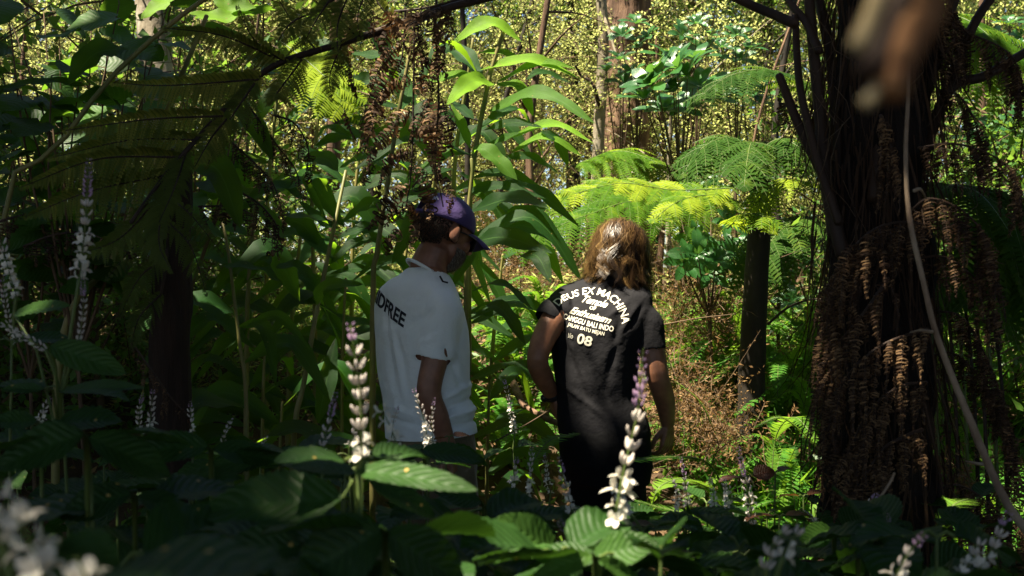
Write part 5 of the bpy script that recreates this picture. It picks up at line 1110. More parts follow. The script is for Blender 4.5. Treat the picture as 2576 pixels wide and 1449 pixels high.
SP = [('flowering plant with a forked white spike near the dark trunk', (375, 1130), 2.0, [([(375, 1090), (380, 1040), (385, 980)], .010, .35, .8), ([(350, 1080), (350, 1030), (360, 990)], .009, .1, .7)], 31),
      ('slim white and mauve spike left of the upright green leaf', (485, 1130), 2.1, [([(483, 1085), (480, 1050), (478, 1010)], .009, .3, .75)], 32), ('small cream-budded spike in the dark hollow', (563, 1170), 2.1, [([(560, 1125), (566, 1090), (586, 1050)], .009, .0, .8)], 33), ('tiny drooping spike in the dark hollow', (655, 1160), 2.2, [([(655, 1125), (662, 1110), (676, 1098)], .007, .0, .8)], 34),
      ('mauve-tipped spike left of the blurred budded spike', (812, 1180), 1.5, [([(808, 1140), (825, 1070), (845, 985)], .010, .1, .6)], 35), ('white spike catching light before the white shirt\'s hem', (1075, 1170), 2.3, [([(1075, 1140), (1070, 1070), (1040, 975)], .0115, .45, .85), ([(1090, 1120), (1085, 1060), (1093, 1000)], .009, .2, .8)], 36),
      ('little spike at the white shirt\'s lower corner', (985, 1140), 2.4, [([(985, 1105), (990, 1060), (1002, 1020)], .009, .3, .8)], 37), ('pale spike in the clearing between the men', (1290, 1130), 3.0, [([(1295, 1090), (1285, 1030), (1268, 955)], .011, .45, .9)], 38),
      ('pair of white spikes below the clearing', (1300, 1290), 2.2, [([(1290, 1265), (1293, 1210), (1300, 1150)], .011, .5, .85), ([(1330, 1250), (1335, 1190), (1338, 1125)], .010, .4, .85)], 39), ('mauve-topped spike standing left of the tall spike', (1435, 1330), 1.75, [([(1440, 1300), (1425, 1230), (1405, 1148)], .0115, .25, .6)], 40),
      ('tall mauve-tipped white flower spike in front of the long-haired man', (1510, 1420), 1.12, [([(1545, 1310), (1570, 1180), (1605, 1030), (1618, 876)], .0145, .30, .66)], 41), ('leaning pinkish spikes crossing near the lower middle', (1500, 1420), 1.2, [([(1470, 1370), (1430, 1340), (1402, 1305)], .010, .2, .4), ([(1560, 1400), (1620, 1380), (1685, 1348)], .009, .0, .1)], 42),
      ('mauve and white spike at the foot of the slim trunk', (1890, 1370), 2.0, [([(1895, 1320), (1880, 1230), (1856, 1122)], .0125, .35, .55)], 43), ('white spike beside the arching dark fern frond', (1800, 1350), 2.2, [([(1800, 1310), (1795, 1250), (1785, 1200)], .010, .5, .8), ([(1830, 1280), (1825, 1240), (1822, 1205)], .009, .5, .9)], 44),
      ('pale spike between the fern tips', (1725, 1340), 2.3, [([(1730, 1270), (1722, 1200), (1712, 1150)], .010, .3, .6), ([(1700, 1290), (1705, 1240), (1690, 1200)], .009, .6, .9)], 45), ('small white spike against the tree fern trunk', (2165, 1330), 1.9, [([(2170, 1310), (2185, 1270), (2212, 1238)], .010, .3, .7)], 46),
      ('thin mauve spike at the lower edge before the tree fern', (2245, 1480), 1.5, [([(2250, 1400), (2240, 1340), (2233, 1290)], .007, .1, .4)], 47), ('blurred mauve and white spike at the lower edge', (2240, 1520), 1.0, [([(2240, 1480), (2280, 1400), (2325, 1345)], .011, .3, .6)], 48), ('blurred white spike with mauve tip in the near shaded corner', (2440, 1560), 1.15, [([(2450, 1450), (2500, 1370), (2538, 1288)], .012, .45, .75), ([(2420, 1440), (2450, 1400), (2460, 1370)], .011, .6, 1)], 49),
      ('blurred sparse pale buds near the lower edge', (1930, 1520), .95, [([(1925, 1430), (1950, 1370), (1985, 1325)], .011, .0, 1.1), ([(1970, 1400), (1990, 1360), (2005, 1340)], .011, .5, 1.1)], 50), ('faint spike at the shaded side near the pale-veined leaves', (105, 1090), 1.9, [([(100, 1065), (110, 1030), (128, 1000)], .009, .2, .8)], 51), ('short white spike beside the blurred budded spike', (880, 1150), 1.7, [([(880, 1120), (890, 1090), (905, 1070)], .009, .3, .9)], 52),
      ('white spike low under the slim trunk', (1850, 1400), 2.4, [([(1840, 1300), (1838, 1260), (1830, 1215)], .010, .6, .9)], 53), ('short open white flowers in front of the bright fern tip', (1620, 1330), 1.5, [([(1580, 1290), (1560, 1260), (1548, 1225)], .012, 1, 1.1)], 54),
      ('white spike behind the pair of white spikes', (1380, 1290), 2.6, [([(1385, 1240), (1375, 1190), (1370, 1140)], .010, .4, .8)], 55), ('spike with white flowers beside the near spike\'s stem', (870, 1180), 1.3, [([(1000, 1130), (985, 1080), (960, 1030)], .012, 1., 1.1)], 56),
      ('white and mauve spikes leaning at the tree fern\'s foot', (2080, 1340), 2.2, [([(2060, 1320), (2040, 1300), (2010, 1280)], .009, .2, .4)], 57)]
for k, (lb, top, d, sps, sd) in enumerate(SP): plant(lb, top, d, seed=sd, spikes=sps, nl=6, L=.11 if d > 1.4 else .12)
# filling plants of the same kind
rs = np.random.RandomState(90); k = 0
FP = []
for d0, n, v0, v1 in ((1.0, 13, 1400, 1560), (1.3, 14, 1330, 1440), (1.65, 18, 1250, 1360), (2.1, 20, 1200, 1300), (2.6, 20, 1170, 1260)):
    for j in range(n):
        u = -60 + 2560 * (j + rs.uniform(.1, .9)) / n
        if d0 > 1.5 and u > 1120: v0_, v1_ = v0 + 85, v1 + 85
        else: v0_, v1_ = v0, v1
        FP.append((u, rs.uniform(v0_, v1_), d0 * rs.uniform(.92, 1.1)))
fp = [leafy('low_leafy_plant', 'x', (0, 0, 0), .62, 500 + q, nl=[10, 12, 10, 14][q], L=[.13, .12, .14, .11][q], group='low broad-leaved plants of the shaded undergrowth').o for q in range(4)]
fu = [0] * 4
FM = [(60, 'under the loose white spike at the edge'), (220, 'below the tall purple-tipped spike'), (380, 'below the forked white spike'), (500, 'below the slim mauve spike'), (640, 'above the big round dark leaf'), (760, 'beside the big round dark leaf'), (880, 'below the blurred pale-budded spike'), (1010, 'at the white shirt\'s back hem'), (1130, 'before the khaki trousers'), (1260, 'right of the khaki trousers'), (1380, 'left of the mauve-topped spike'), (1500, 'before the dark trousers'), (1620, 'right of the tall mauve-tipped spike'), (1750, 'below the arching dark fern frond'), (1880, 'below the slim trunk'), (2020, 'left of the tree fern foot'), (2160, 'before the tree fern foot'), (2300, 'right of the tree fern foot'), (2440, 'beside the near shaded spike'), (2560, 'below the pale vine end')]
FD = [(0, 'nearest row, '), (1.15, 'second row, '), (1.45, 'third row, '), (1.85, 'fourth row, '), (2.3, 'farthest row, ')]
for j, (u, v, d) in enumerate(FP):
    t = at(u, v, d); z = float(ground_z(t[0], t[1])); q = j % 4; s_ = max(.4, (t[2] - z) / .62); xy = min(1.25, .75 + .35 * s_)
    lb = 'low broad-leaved plant, ' + where(t[0], t[1], FM, FD)
    if not fu[q]: fu[q] = 1; o = fp[q]; o.location = (t[0], t[1], z); o.rotation_euler = (0, 0, rs.rand() * 6); o.scale = (1, 1, s_); o['label'] = lb
    else: dup(fp[q], (t[0], t[1], z), rs.rand() * 6.28, (1.0, 1.0, s_), lb)
# russet leaved plants
for j, (u, v, d) in enumerate([(1560, 1330, 2.0), (1880, 1200, 2.4), (1950, 1190, 2.5), (2080, 1420, 1.9), (1800, 1420, 1.9), (2020, 1250, 2.4), (1130, 1100, 2.6), (1960, 1300, 2.0), (1650, 1420, 1.6)]):
    leafy('russet_leaved_plant', ['russet-leaved plant at the long-haired man\'s legs', 'russet-leaved plant under the slim trunk', 'plant with an orange-tipped russet leaf', 'russet-leaved plant at the lower margin by the tree fern', 'dark russet-leaved plant near the lower edge', 'russet-leaved plant beside the glowing vertical fern', 'brownish leaves under the white shirt', 'plum-brown leaves beside the mauve and white spike', 'dim russet leaves under the tall spike'][j], [at(u, v, d)[0], d, float(ground_z(at(u, v, d)[0], d))], 0, 700 + j, nl=8, L=.075, mat='redleaf', group='russet-leaved plants', top=at(u, v, d))
# ------------------------------------------------------------------ people
def body_mesh(mb, name, voxel, smooth=4):
    me = mb.mesh(name + '_raw'); o = bpy.data.objects.new(name + '_raw', me); col.objects.link(o)
    md = o.modifiers.new('r', 'REMESH'); md.mode = 'VOXEL'; md.voxel_size = voxel; md.adaptivity = 0
    if smooth:
        ms = o.modifiers.new('s', 'SMOOTH'); ms.iterations = smooth; ms.factor = .6
    bpy.context.view_layer.update()
    dg = bpy.context.evaluated_depsgraph_get(); ev = o.evaluated_get(dg); m2 = bpy.data.meshes.new_from_object(ev)
    bpy.data.objects.remove(o); bpy.data.meshes.remove(me)
    m2.name = name; return m2

def put(me, name, mat, parent, off=None):
    off = parent.matrix_world_loc if off is None else off
    if any(off): me.transform(Matrix.Translation([-float(x) for x in off]))
    me.polygons.foreach_set('use_smooth', np.ones(len(me.polygons), bool))
    me.materials.clear(); me.materials.append(mat)
    o = bpy.data.objects.new(name, me); col.objects.link(o); o.parent = parent.o
    return Ref(o, off)

def loft(mb, secs, k=36):
    """secs: (centre, a, b, yaw[, tilt normal]) rings, ends capped"""
    rings = []
    for (c, a, b, yaw, sq) in secs:
        th = np.arange(k) / k * 2 * math.pi
        X = np.sign(np.cos(th)) * np.abs(np.cos(th)) ** sq * a; Y = np.sign(np.sin(th)) * np.abs(np.sin(th)) ** sq * b
        rx = np.array([math.cos(yaw), -math.sin(yaw), 0]); fy = np.array([math.sin(yaw), math.cos(yaw), 0])
        rings.append(np.asarray(c) + X[:, None] * rx + Y[:, None] * fy)
    V = np.concatenate(rings); n = len(rings)
    i = np.arange(n - 1)[:, None] * k; j = np.arange(k)[None]; j2 = (j + 1) % k
    Q = np.stack([i + j, i + j2, i + k + j2, i + k + j], -1).reshape(-1, 4)
    c0 = n * k; V = np.vstack([V, rings[0].mean(0), rings[-1].mean(0)])
    T = [(c0, (q + 1) % k, q) for q in range(k)] + [(c0 + 1, (n - 1) * k + q, (n - 1) * k + (q + 1) % k) for q in range(k)]
    mb.add(V, Q, T)

def limb(mb, pts, rad, k=16, n=20):
    C = spline(pts, n); rr = np.interp(np.linspace(0, 1, n), np.linspace(0, 1, len(rad)), rad)
    tube(mb, C, rr, k)

def bisect(me, co, no, near=None, rad=None):
    bm = bmesh.new(); bm.from_mesh(me)
    if near is None: geom = bm.verts[:] + bm.edges[:] + bm.faces[:]
    else:
        fs = [f for f in bm.faces if (f.calc_center_median() - Vector(near)).length < rad]
        es = set(e for f in fs for e in f.edges); vs = set(v for f in fs for v in f.verts); geom = list(vs) + list(es) + fs
    bmesh.ops.bisect_plane(bm, geom=geom, plane_co=Vector(co), plane_no=Vector(no), clear_outer=True)
    bm.to_mesh(me); bm.free()

def open_end(me, co, d, rad=.077, tol=.013):
    """take away the flat end of a sleeve"""
    bm = bmesh.new(); bm.from_mesh(me); co = Vector(co); d = Vector(d)
    fs = []
    for f in bm.faces:
        w_ = f.calc_center_median() - co; a = w_.dot(d)
        if abs(a) < tol and (w_ - d * a).length < rad and f.normal.dot(d) > .55: fs.append(f)
    bmesh.ops.delete(bm, geom=fs, context='FACES')
    bs = [v for v in bm.verts if v.is_boundary and (v.co - co).length < rad * 1.4]
    for _ in range(3): bmesh.ops.smooth_vert(bm, verts=bs, factor=.5, use_axis_x=True, use_axis_y=True, use_axis_z=True)
    bm.to_mesh(me); bm.free()

def flat_limb(mb, pts, rad, k=20, n=16):
    C = spline(pts, n); rr = np.interp(np.linspace(0, 1, n), np.linspace(0, 1, len(rad)), rad)
    C = np.vstack([C[:1], C, C[-1:]]); rr = np.concatenate([[.001], rr, [.001]])
    T = nrm(np.gradient(C[1:-1], axis=0)); C[0] -= T[0] * .0005; C[-1] += T[-1] * .0005
    tube(mb, C, rr, k)

def co_of(me):
    a = np.zeros(len(me.vertices) * 3, np.float32); me.vertices.foreach_get('co', a); return a.reshape(-1, 3).astype(float)
def no_of(me):
    a = np.zeros(len(me.vertices) * 3, np.float32); me.vertices.foreach_get('normal', a); return a.reshape(-1, 3).astype(float)
def set_co(me, V): me.vertices.foreach_set('co', V.astype(np.float32).ravel()); me.update()

def solidify(o, t=.0025):
    md = o.modifiers.new('cloth', 'SOLIDIFY'); md.thickness = t; md.offset = -1

def head(mb, c, f, up, s=1.0, beard=0.0):
    """c = centre of the skull, f = where the face looks, up; adds skull, face, nose, lips, ears"""
    f = nrm(f); r = nrm(crs(f, up)); u = crs(r, f); Mx = np.stack([r, f, u], 1)
    def E(p, rad, rot=None): ellipsoid(mb, c + Mx @ (np.array(p) * s), np.array(rad) * s, Mx if rot is None else Mx @ rot, 18, 12)
    E((0, -.012, .02), (.077, .097, .088)); E((0, .02, .01), (.071, .075, .08)); E((0, .038, -.045), (.058, .055, .068)); E((0, .055, -.088), (.036, .034, .026)); E((0, .02, -.075), (.05, .05, .035))
    E((0, .083, .008), (.05, .018, .012)); E((.034, .068, -.03), (.024, .022, .022)); E((-.034, .068, -.03), (.024, .022, .022))
    tube(mb, np.array([c + Mx @ (np.array(p) * s) for p in ((0, .088, .005), (0, .104, -.02), (0, .113, -.036))]), np.array([.009, .011, .014]) * s, 8)
    E((.011, .1, -.04), (.009, .011, .008)); E((-.011, .1, -.04), (.009, .011, .008))
    E((0, .09, -.061), (.024, .010, .006)); E((0, .088, -.071), (.021, .010, .007))
    for sd in (1, -1):
        ang = math.radians(20 * sd); rot = np.array([[math.cos(ang), math.sin(ang), 0], [-math.sin(ang), math.cos(ang), 0], [0, 0, 1]])
        E((.083 * sd, -.008, -.012), (.007, .019, .031), rot); E((.078 * sd, .003, -.03), (.008, .011, .014), rot)
    for sd in (1, -1): pass
    return Mx

def hand(mb, wr, d, back, s=1.0, curl=.5, side=1):
    """wr = wrist, d = direction of the hand, back = normal of the back of the hand; side = thumb side sign"""
    d = nrm(d); back = nrm(back - d * np.dot(back, d)); x = crs(d, back) * side
    P = lambda a, b, c_: wr + (x * a + d * b + back * c_) * s
    # palm
    for (a0, a1) in ((-.026, -.034), (-.010, -.012), (.007, .010), (.022, .032)):
        tube(mb, np.array([P(a0 * .6, .005, 0), P(a0, .04, 0), P(a1, .085, -.002)]), np.array([.016, .0155, .0115]) * s, 8)
    for q, (a0, l) in enumerate(((-.034, .060), (-.012, .072), (.010, .078), (.032, .070))):
        p = P(a0, .082, -.002); th = 0.15; seg = np.array([.42, .32, .26]) * l * s; pts = [p]; 
        for e in range(3):
            th += curl * (.9 + .12 * q) * (.7 if e == 0 else 1)
            p = p + (d * math.cos(th) - back * math.sin(th)) * seg[e]; pts.append(p)
        tube(mb, spline(pts, 9), np.linspace(.0092, .0068, 9) * s, 8)
    p0 = P(.024, .02, -.004); p1 = P(.050, .05, -.018); p2 = P(.056, .078, -.03); p3 = P(.050, .1, -.036)
    tube(mb, spline([p0, p1, p2, p3], 9), np.linspace(.014, .008, 9) * s, 8)

def skin(name, a, b):
    m, nt, out = newmat(name)
    c = ramp(nt, noise(nt, 30, 4), [(.3, a), (.7, b)])
    p = nt.nodes.new('ShaderNodeBsdfPrincipled'); link(nt, c, p.inputs['Base Color']); p.inputs['Roughness'].default_value = .48
    p.inputs['Subsurface Weight'].default_value = .12; p.inputs['Subsurface Radius'].default_value = (.01, .004, .002)
    bm_ = nt.nodes.new('ShaderNodeBump'); bm_.inputs['Strength'].default_value = .25; bm_.inputs['Distance'].default_value = .002; link(nt, noise(nt, 220, 4), bm_.inputs['Height']); link(nt, bm_.outputs[0], p.inputs['Normal'])
    link(nt, p.outputs[0], out.inputs[0]); return m
M['skin1'] = skin('tanned_skin', (.17, .07, .04), (.26, .115, .068))
M['skin2'] = skin('warm_skin', (.20, .085, .045), (.30, .135, .075))
def cloth(name, a, b, bs=45, rough=.85, sheen=.3):
    m, nt, out = newmat(name)
    c = ramp(nt, noise(nt, 9, 4), [(.3, a), (.7, b)])
    p = nt.nodes.new('ShaderNodeBsdfPrincipled'); link(nt, c, p.inputs['Base Color']); p.inputs['Roughness'].default_value = rough; p.inputs['Specular IOR Level'].default_value = .2
    p.inputs['Sheen Weight'].default_value = sheen; p.inputs['Sheen Roughness'].default_value = .4
    b1 = nt.nodes.new('ShaderNodeBump'); b1.inputs['Strength'].default_value = .35; b1.inputs['Distance'].default_value = .03; link(nt, noise(nt, bs / 4, 4, .55), b1.inputs['Height'])
    b2 = nt.nodes.new('ShaderNodeBump'); b2.inputs['Strength'].default_value = .15; b2.inputs['Distance'].default_value = .0015; link(nt, noise(nt, 500, 2), b2.inputs['Height']); link(nt, b1.outputs[0], b2.inputs['Normal'])
    link(nt, b2.outputs[0], p.inputs['Normal']); link(nt, p.outputs[0], out.inputs[0]); return m
M['white_tee'] = cloth('white_cotton', (.70, .735, .74), (.77, .795, .79))
M['black_tee'] = cloth('black_cotton', (.006, .0058, .0075), (.012, .0115, .014), sheen=0)
M['khaki'] = cloth('khaki_cloth', (.10, .075, .045), (.16, .12, .07))
M['dark_jeans'] = cloth('dark_trousers', (.0022, .0022, .003), (.005, .005, .006), sheen=0)
M['cap'] = cloth('purple_cap', (.065, .043, .145), (.095, .066, .20), sheen=.1)
M['ink'] = solidmat('black_print', [(.3, (.012, .013, .02)), (.7, (.02, .02, .03))], 20, .8, bump=0)
M['print'] = solidmat('cream_print', [(.3, (.62, .58, .47)), (.7, (.78, .74, .62))], 14, .8, bump=0)
M['plastic'] = solidmat('black_plastic', [(.3, (.01, .01, .01)), (.7, (.02, .02, .02))], 20, .35, bump=0)
M['capprint'] = solidmat('pale_print', [(.3, (.5, .48, .55)), (.7, (.6, .58, .65))], 20, .8, bump=0)
def hairmat(name, stops, rough=.35):
    m, nt, out = newmat(name)
    c = ramp(nt, attr(nt, 'rnd'), stops)
    p = nt.nodes.new('ShaderNodeBsdfPrincipled'); link(nt, c, p.inputs['Base Color']); p.inputs['Roughness'].default_value = rough; p.inputs['Specular IOR Level'].default_value = .35
    t = nt.nodes.new('ShaderNodeBsdfTranslucent'); link(nt, c, t.inputs[0]); mx = nt.nodes.new('ShaderNodeMixShader'); mx.inputs[0].default_value = .2
    link(nt, p.outputs[0], mx.inputs[1]); link(nt, t.outputs[0], mx.inputs[2]); link(nt, mx.outputs[0], out.inputs[0]); return m
M['hair_blond'] = hairmat('golden_brown_hair', [(0, (.02, .011, .006)), (.5, (.075, .040, .016)), (.8, (.19, .11, .038)), (1, (.40, .26, .10))])
M['hair_dark'] = hairmat('dark_hair', [(0, (.015, .010, .008)), (1, (.06, .045, .035))], .5)
M['beard'] = hairmat('grey_beard', [(0, (.08, .055, .04)), (.6, (.22, .18, .145)), (1, (.5, .46, .41))], .6)

def wrinkle(me, folds, amp=.004, seed=0, fade=None):
    """push cloth in and out: folds = (point on fold line, direction along the fold, half width, half length, depth)"""
    V = co_of(me); Nn = no_of(me); d = np.zeros(len(V)); rs = np.random.RandomState(seed)
    for (p, ax, wd, ln, dep, side) in folds:
        ax = nrm(ax); w_ = V - np.asarray(p); a = w_ @ ax; sd = nrm(side); b = w_ @ nrm(sd - ax * np.dot(sd, ax))
        nside = Nn @ nrm(crs(ax, sd))
        d += dep * np.exp(-(b / wd) ** 2) * np.exp(-(a / ln) ** 4) * (np.abs(nside) > .0)
    for k in range(7):
        q = rdir(1, rs, 0, .5)[0] * rs.uniform(12, 34); d += amp / 3 * np.sin(V @ q + rs.rand() * 6 + 1.5 * np.sin(V @ (rdir(1, rs)[0] * 9)))
    if fade is not None: d *= fade(V)
    set_co(me, V + Nn * d[:, None])

def text_mesh(body, size, wgt=0.0, shear=0.0, space=1.0, sub=.004):
    cu = bpy.data.curves.new('writing', 'FONT'); cu.body = body; cu.size = size; cu.align_x = 'CENTER'; cu.align_y = 'CENTER'; cu.offset = wgt; cu.shear = shear; cu.space_character = space; cu.resolution_u = 4
    o = bpy.data.objects.new('writing', cu); col.objects.link(o); bpy.context.view_layer.update()
    dg = bpy.context.evaluated_depsgraph_get(); me = bpy.data.meshes.new_from_object(o.evaluated_get(dg)); bpy.data.objects.remove(o); bpy.data.curves.remove(cu)
    bm = bmesh.new(); bm.from_mesh(me); bmesh.ops.triangulate(bm, faces=bm.faces[:])
    for _ in range(4):
        es = [e for e in bm.edges if e.calc_length() > sub]
        if not es: break
        bmesh.ops.subdivide_edges(bm, edges=es, cuts=1); bmesh.ops.triangulate(bm, faces=[f for f in bm.faces if len(f.verts) > 3])
    bm.verts.index_update()
    V = np.array([v.co[:] for v in bm.verts]); F = [[v.index for v in f.verts] for f in bm.faces]; bm.free(); bpy.data.meshes.remove(me)
    return V, F

def print_on(mb, V, F, xf, bvh, C, Rt, Up, Nn, lift=.0022):
    """lay flat writing on cloth: xf maps text xy to patch xy; rays go along -Nn"""
    out = []
    last = None
    for v in V:
        x, y = xf(v[0], v[1]); o = C + Rt * x + Up * y + Nn * .4
        h = bvh.ray_cast(Vector(o), Vector(-Nn), 1.0)
        if h[0] is None: out.append(None); continue
        out.append(np.array(h[0]) + np.array(h[1]) * lift)
    idx = {}; VV = []
    for i, p in enumerate(out):
        if p is not None: idx[i] = len(VV); VV.append(p)
    T = [[idx[i] for i in f] for f in F if all(i in idx for i in f)]
    T = [f for f in T if max(np.linalg.norm(VV[f[0]] - VV[f[1]]), np.linalg.norm(VV[f[1]] - VV[f[2]])) < .03]
    if T: mb.add(np.array(VV), None, np.array(T))

def bvh_of(me, off):
    V = co_of(me) + np.asarray(off); return BVHTree.FromPolygons([Vector(v) for v in V], [list(p.vertices) for p in me.polygons])

def legs(mb, hipL, hipR, kL, kR, aL, aR, r=(.088, .075, .055, .05, .038), yaw=0.0, foot=True):
    for h, k_, a in ((hipL, kL, aL), (hipR, kR, aR)):
        limb(mb, [h, (h + k_) / 2, k_, (k_ + a) / 2 , a], r)
def foot(mb, a, yaw):
    f = np.array([math.sin(yaw), math.cos(yaw), 0]); 
    tube(mb, spline([a - f * .05 + [0, 0, -.03], a + f * .06 + [0, 0, -.035], a + f * .17 + [0, 0, -.05]], 8), np.linspace(.045, .035, 8), 12)

# ---- man in the white shirt ------------------------------------------------
def man_white():
    y1 = math.radians(51); D0 = 3.6
    f = np.array([math.sin(y1), math.cos(y1), 0]); r = np.array([math.cos(y1), -math.sin(y1), 0])
    base = at(1090, 0, D0); base[2] = float(ground_z(base[0], base[1]))
    th = thing('person', 'man in white printed t-shirt and purple cap, looking down beside the ginger plants', 'person', base)
    A = lambda u, v, dd=0.0: at(u, v, D0 + dd)
    # torso used for both the body (slimmer) and the shirt
    secs = [((1072, 672), .075, .065, 1.0), ((1066, 690), .105, .075, 1.0), ((1056, 706), .150, .092, .95), ((1051, 730), .182, .108, .9), ((1052, 770), .198, .124, .88), ((1056, 830), .202, .136, .88), ((1060, 890), .196, .138, .88), ((1064, 950), .188, .134, .9), ((1072, 1000), .182, .132, .9), ((1080, 1050), .184, .138, .9), ((1085, 1100), .188, .140, .9), ((1087, 1150), .19, .14, .9)]
    sh = A(1092, 762) - r * 0; c_sh = A(1052, 752)
    SR = c_sh + r * .172 + f * .0; SL = c_sh - r * .145 + f * .06
    ER = A(1078, 985) ; ER = at(1079, 985, SR[1] - .05); WR = at(1128, 1125, SR[1] - .03); HR = nrm(WR - ER + np.array([.02, 0, -.02]))
    EL = at(985, 960, SL[1] + .02); WL = at(996, 1085, SL[1] + .02)
    b = MB()
    loft(b, [(A(*c), a * .93, bb * .92, y1, q) for c, a, bb, q in secs])
    pel = A(1090, 1150); loft(b, [(A(1085, 1090), .165, .125, y1, .95), (A(1090, 1150), .175, .135, y1, .95), (A(1092, 1200), .16, .125, y1, .95)])
    limb(b, [SR - r * .04 - f * .01, (SR + ER) / 2, ER, (ER + WR) / 2, WR], (.050, .050, .044, .042, .028))
    limb(b, [SL, (SL + EL) / 2, EL, (EL + WL) / 2, WL], (.056, .050, .042, .040, .027))
    hand(b, WR, HR, nrm(r + f * .4), .98, .45, 1); hand(b, WL, np.array([.1, 0, -1]), -r, .98, .45, 1)
    nb = A(1073, 690); hc = A(1119, 583, .03); up = nrm(np.array([.0, 0, 1.]) + f * .30); fh = nrm(np.array([math.sin(math.radians(56)), math.cos(math.radians(56)), -.36]))
    limb(b, [nb - [0, 0, .03], nb + [.012, 0, .04], hc - up * .065 - f * .02], (.075, .066, .061))
    Mx = head(b, hc, fh, up, 1.08)
    hipR = A(1092, 1180) + r * .085; hipL = A(1092, 1180) - r * .085
    kR = hipR + f * .06 + [0, 0, -.44]; kL = hipL + f * .1 + [0, 0, -.44]; aR = np.array([kR[0], kR[1], .1]) - f * .02; aL = np.array([kL[0], kL[1], .1]) - f * .02
    legs(b, hipL, hipR, kL, kR, aL, aR)
    me = body_mesh(b, 'body', .0042, 5)
    off = base
    body = put(me, 'body', M['skin1'], th)
    # shoes
    for a in (aL, aR):
        s_ = MB(); foot(s_, a, y1); tube(s_, np.array([a + [0, 0, .06], a + [0, 0, -.03]]), .05, 12); put(body_mesh(s_, 'shoe', .006, 3), 'shoe', M['khaki'], th)
    # trousers
    t = MB(); loft(t, [(A(1084, 1075), .176, .134, y1, .95), (A(1088, 1120), .186, .145, y1, .95), (A(1090, 1165), .190, .150, y1, .95), (A(1092, 1215), .175, .14, y1, .95)])
    legs(t, hipL + [0, 0, .02], hipR + [0, 0, .02], kL, kR, aL, aR, (.108, .098, .084, .078, .07))
    tm = body_mesh(t, 'trousers', .007, 4); wrinkle(tm, [], .006, 3); put(tm, 'trousers', M['khaki'], th)
    # shirt
    s = MB()
    loft(s, [(A(*c), a * 1.03, bb * 1.03, y1, q) for c, a, bb, q in secs])
    ex = lambda p, q, k_: p + (q - p) * k_
    SE = at(1090, 905, SR[1] - .01)
    flat_limb(s, [SR - r * .05 + [0, 0, -.005], ex(SR, SE, .2), ex(SR, SE, .6), SE], (.070, .074, .077, .078))
    SLE = ex(SL, EL, .62)
    flat_limb(s, [SL + r * .05, ex(SL, SLE, .25), ex(SL, SLE, .6), SLE], (.068, .070, .072, .072))
    sm = body_mesh(s, 'shirt', .0065, 16)
    hem = A(1085, 1092)
    bisect(sm, hem, (0.10, 0, -1.)); 
    open_end(sm, SE, nrm(SE - ex(SR, SE, .6))); open_end(sm, SLE, nrm(SLE - ex(SL, SLE, .6)))
    nk = A(1074, 681) ; bisect(sm, nk, nrm(np.array([.55, .2, .85])), nk, .088)
    folds = []
    rs = np.random.RandomState(4)
    bs = lambda u, v: A(u, v, -.12)
    for (u, v, ax, wd, ln, dp) in [(975, 860, (.12, 0, -1), .012, .18, -.008), (1000, 900, (.2, 0, -1), .014, .16, .008), (1020, 940, (.25, 0, -1), .013, .16, -.009), (985, 980, (.3, 0, -1), .015, .12, .007), (1035, 1000, (.2, 0, -1), .012, .12, .006),
                                   (1060, 800, (.75, 0, .5), .011, .05, -.007), (1085, 850, (1, 0, .35), .010, .04, .004), (1100, 740, (.6, 0, -.8), .012, .06, .004),
                                   (1148, 930, (.35, 0, -1), .013, .10, -.009), (1150, 985, (1, 0, .45), .011, .06, .009), (1155, 1015, (1, 0, .3), .010, .07, -.010), (1160, 1040, (1, 0, .2), .011, .08, .011), (1160, 1066, (1, 0, .12), .010, .08, -.012), (1150, 900, (.2, 0, -1), .012, .08, .007),
                                   (1010, 1060, (1, 0, -.15), .010, .08, -.006), (1020, 1035, (1, 0, -.3), .010, .06, .005)]:
        folds.append((bs(u, v), ax, wd, ln, dp, crs(nrm(np.array(ax, float)), np.array([0, 1., 0]))))
    top = A(0, 690)[2]
    wrinkle(sm, folds, .0035, 5)
    shirt = put(sm, 'shirt', M['white_tee'], th); solidify(shirt.o)
    # hems and collar as slim rolled edges
    col_ = MB(); cc = A(1074, 684)
    a = np.linspace(0, 2 * math.pi, 40, endpoint=True); nn_ = nrm(np.array([.55, .2, .85])); e1 = nrm(crs(nn_, f)); e2 = crs(e1, nn_)
    ring = A(1073, 686) + e1 * (np.cos(a) * .083)[:, None] + e2 * (np.sin(a) * .083)[:, None]
    tube(col_, ring, .0065, 8, cap=False); put(col_.mesh('collar'), 'collar', M['white_tee'], shirt)
    # back print
    V, F = text_mesh('GRIDFREE', .068, .0020, 0.0, .98)
    bv = bvh_of(sm, base); Nn = nrm(-f * 1.0 + r * .30 + np.array([0, 0, .06])); Rt = nrm(crs(np.array([0, 0, 1.]), Nn)); Up = crs(Nn, Rt)
    C = A(990, 766)
    tb = MB(); ro = math.radians(-25)
    print_on(tb, V, F, lambda x, y: (x * math.cos(ro) - y * .75 * math.sin(ro) * .55, x * math.sin(ro) + y * .95), bv, C, Rt, Up, Nn)
    if tb.n: put(tb.mesh('shirt_print'), 'shirt_print', M['ink'], shirt)
    # cap
    capm = MB(); n1, n2 = 40, 14
    cr = lambda p: hc + Mx @ (np.array(p) * 1.08)
    V = []; 
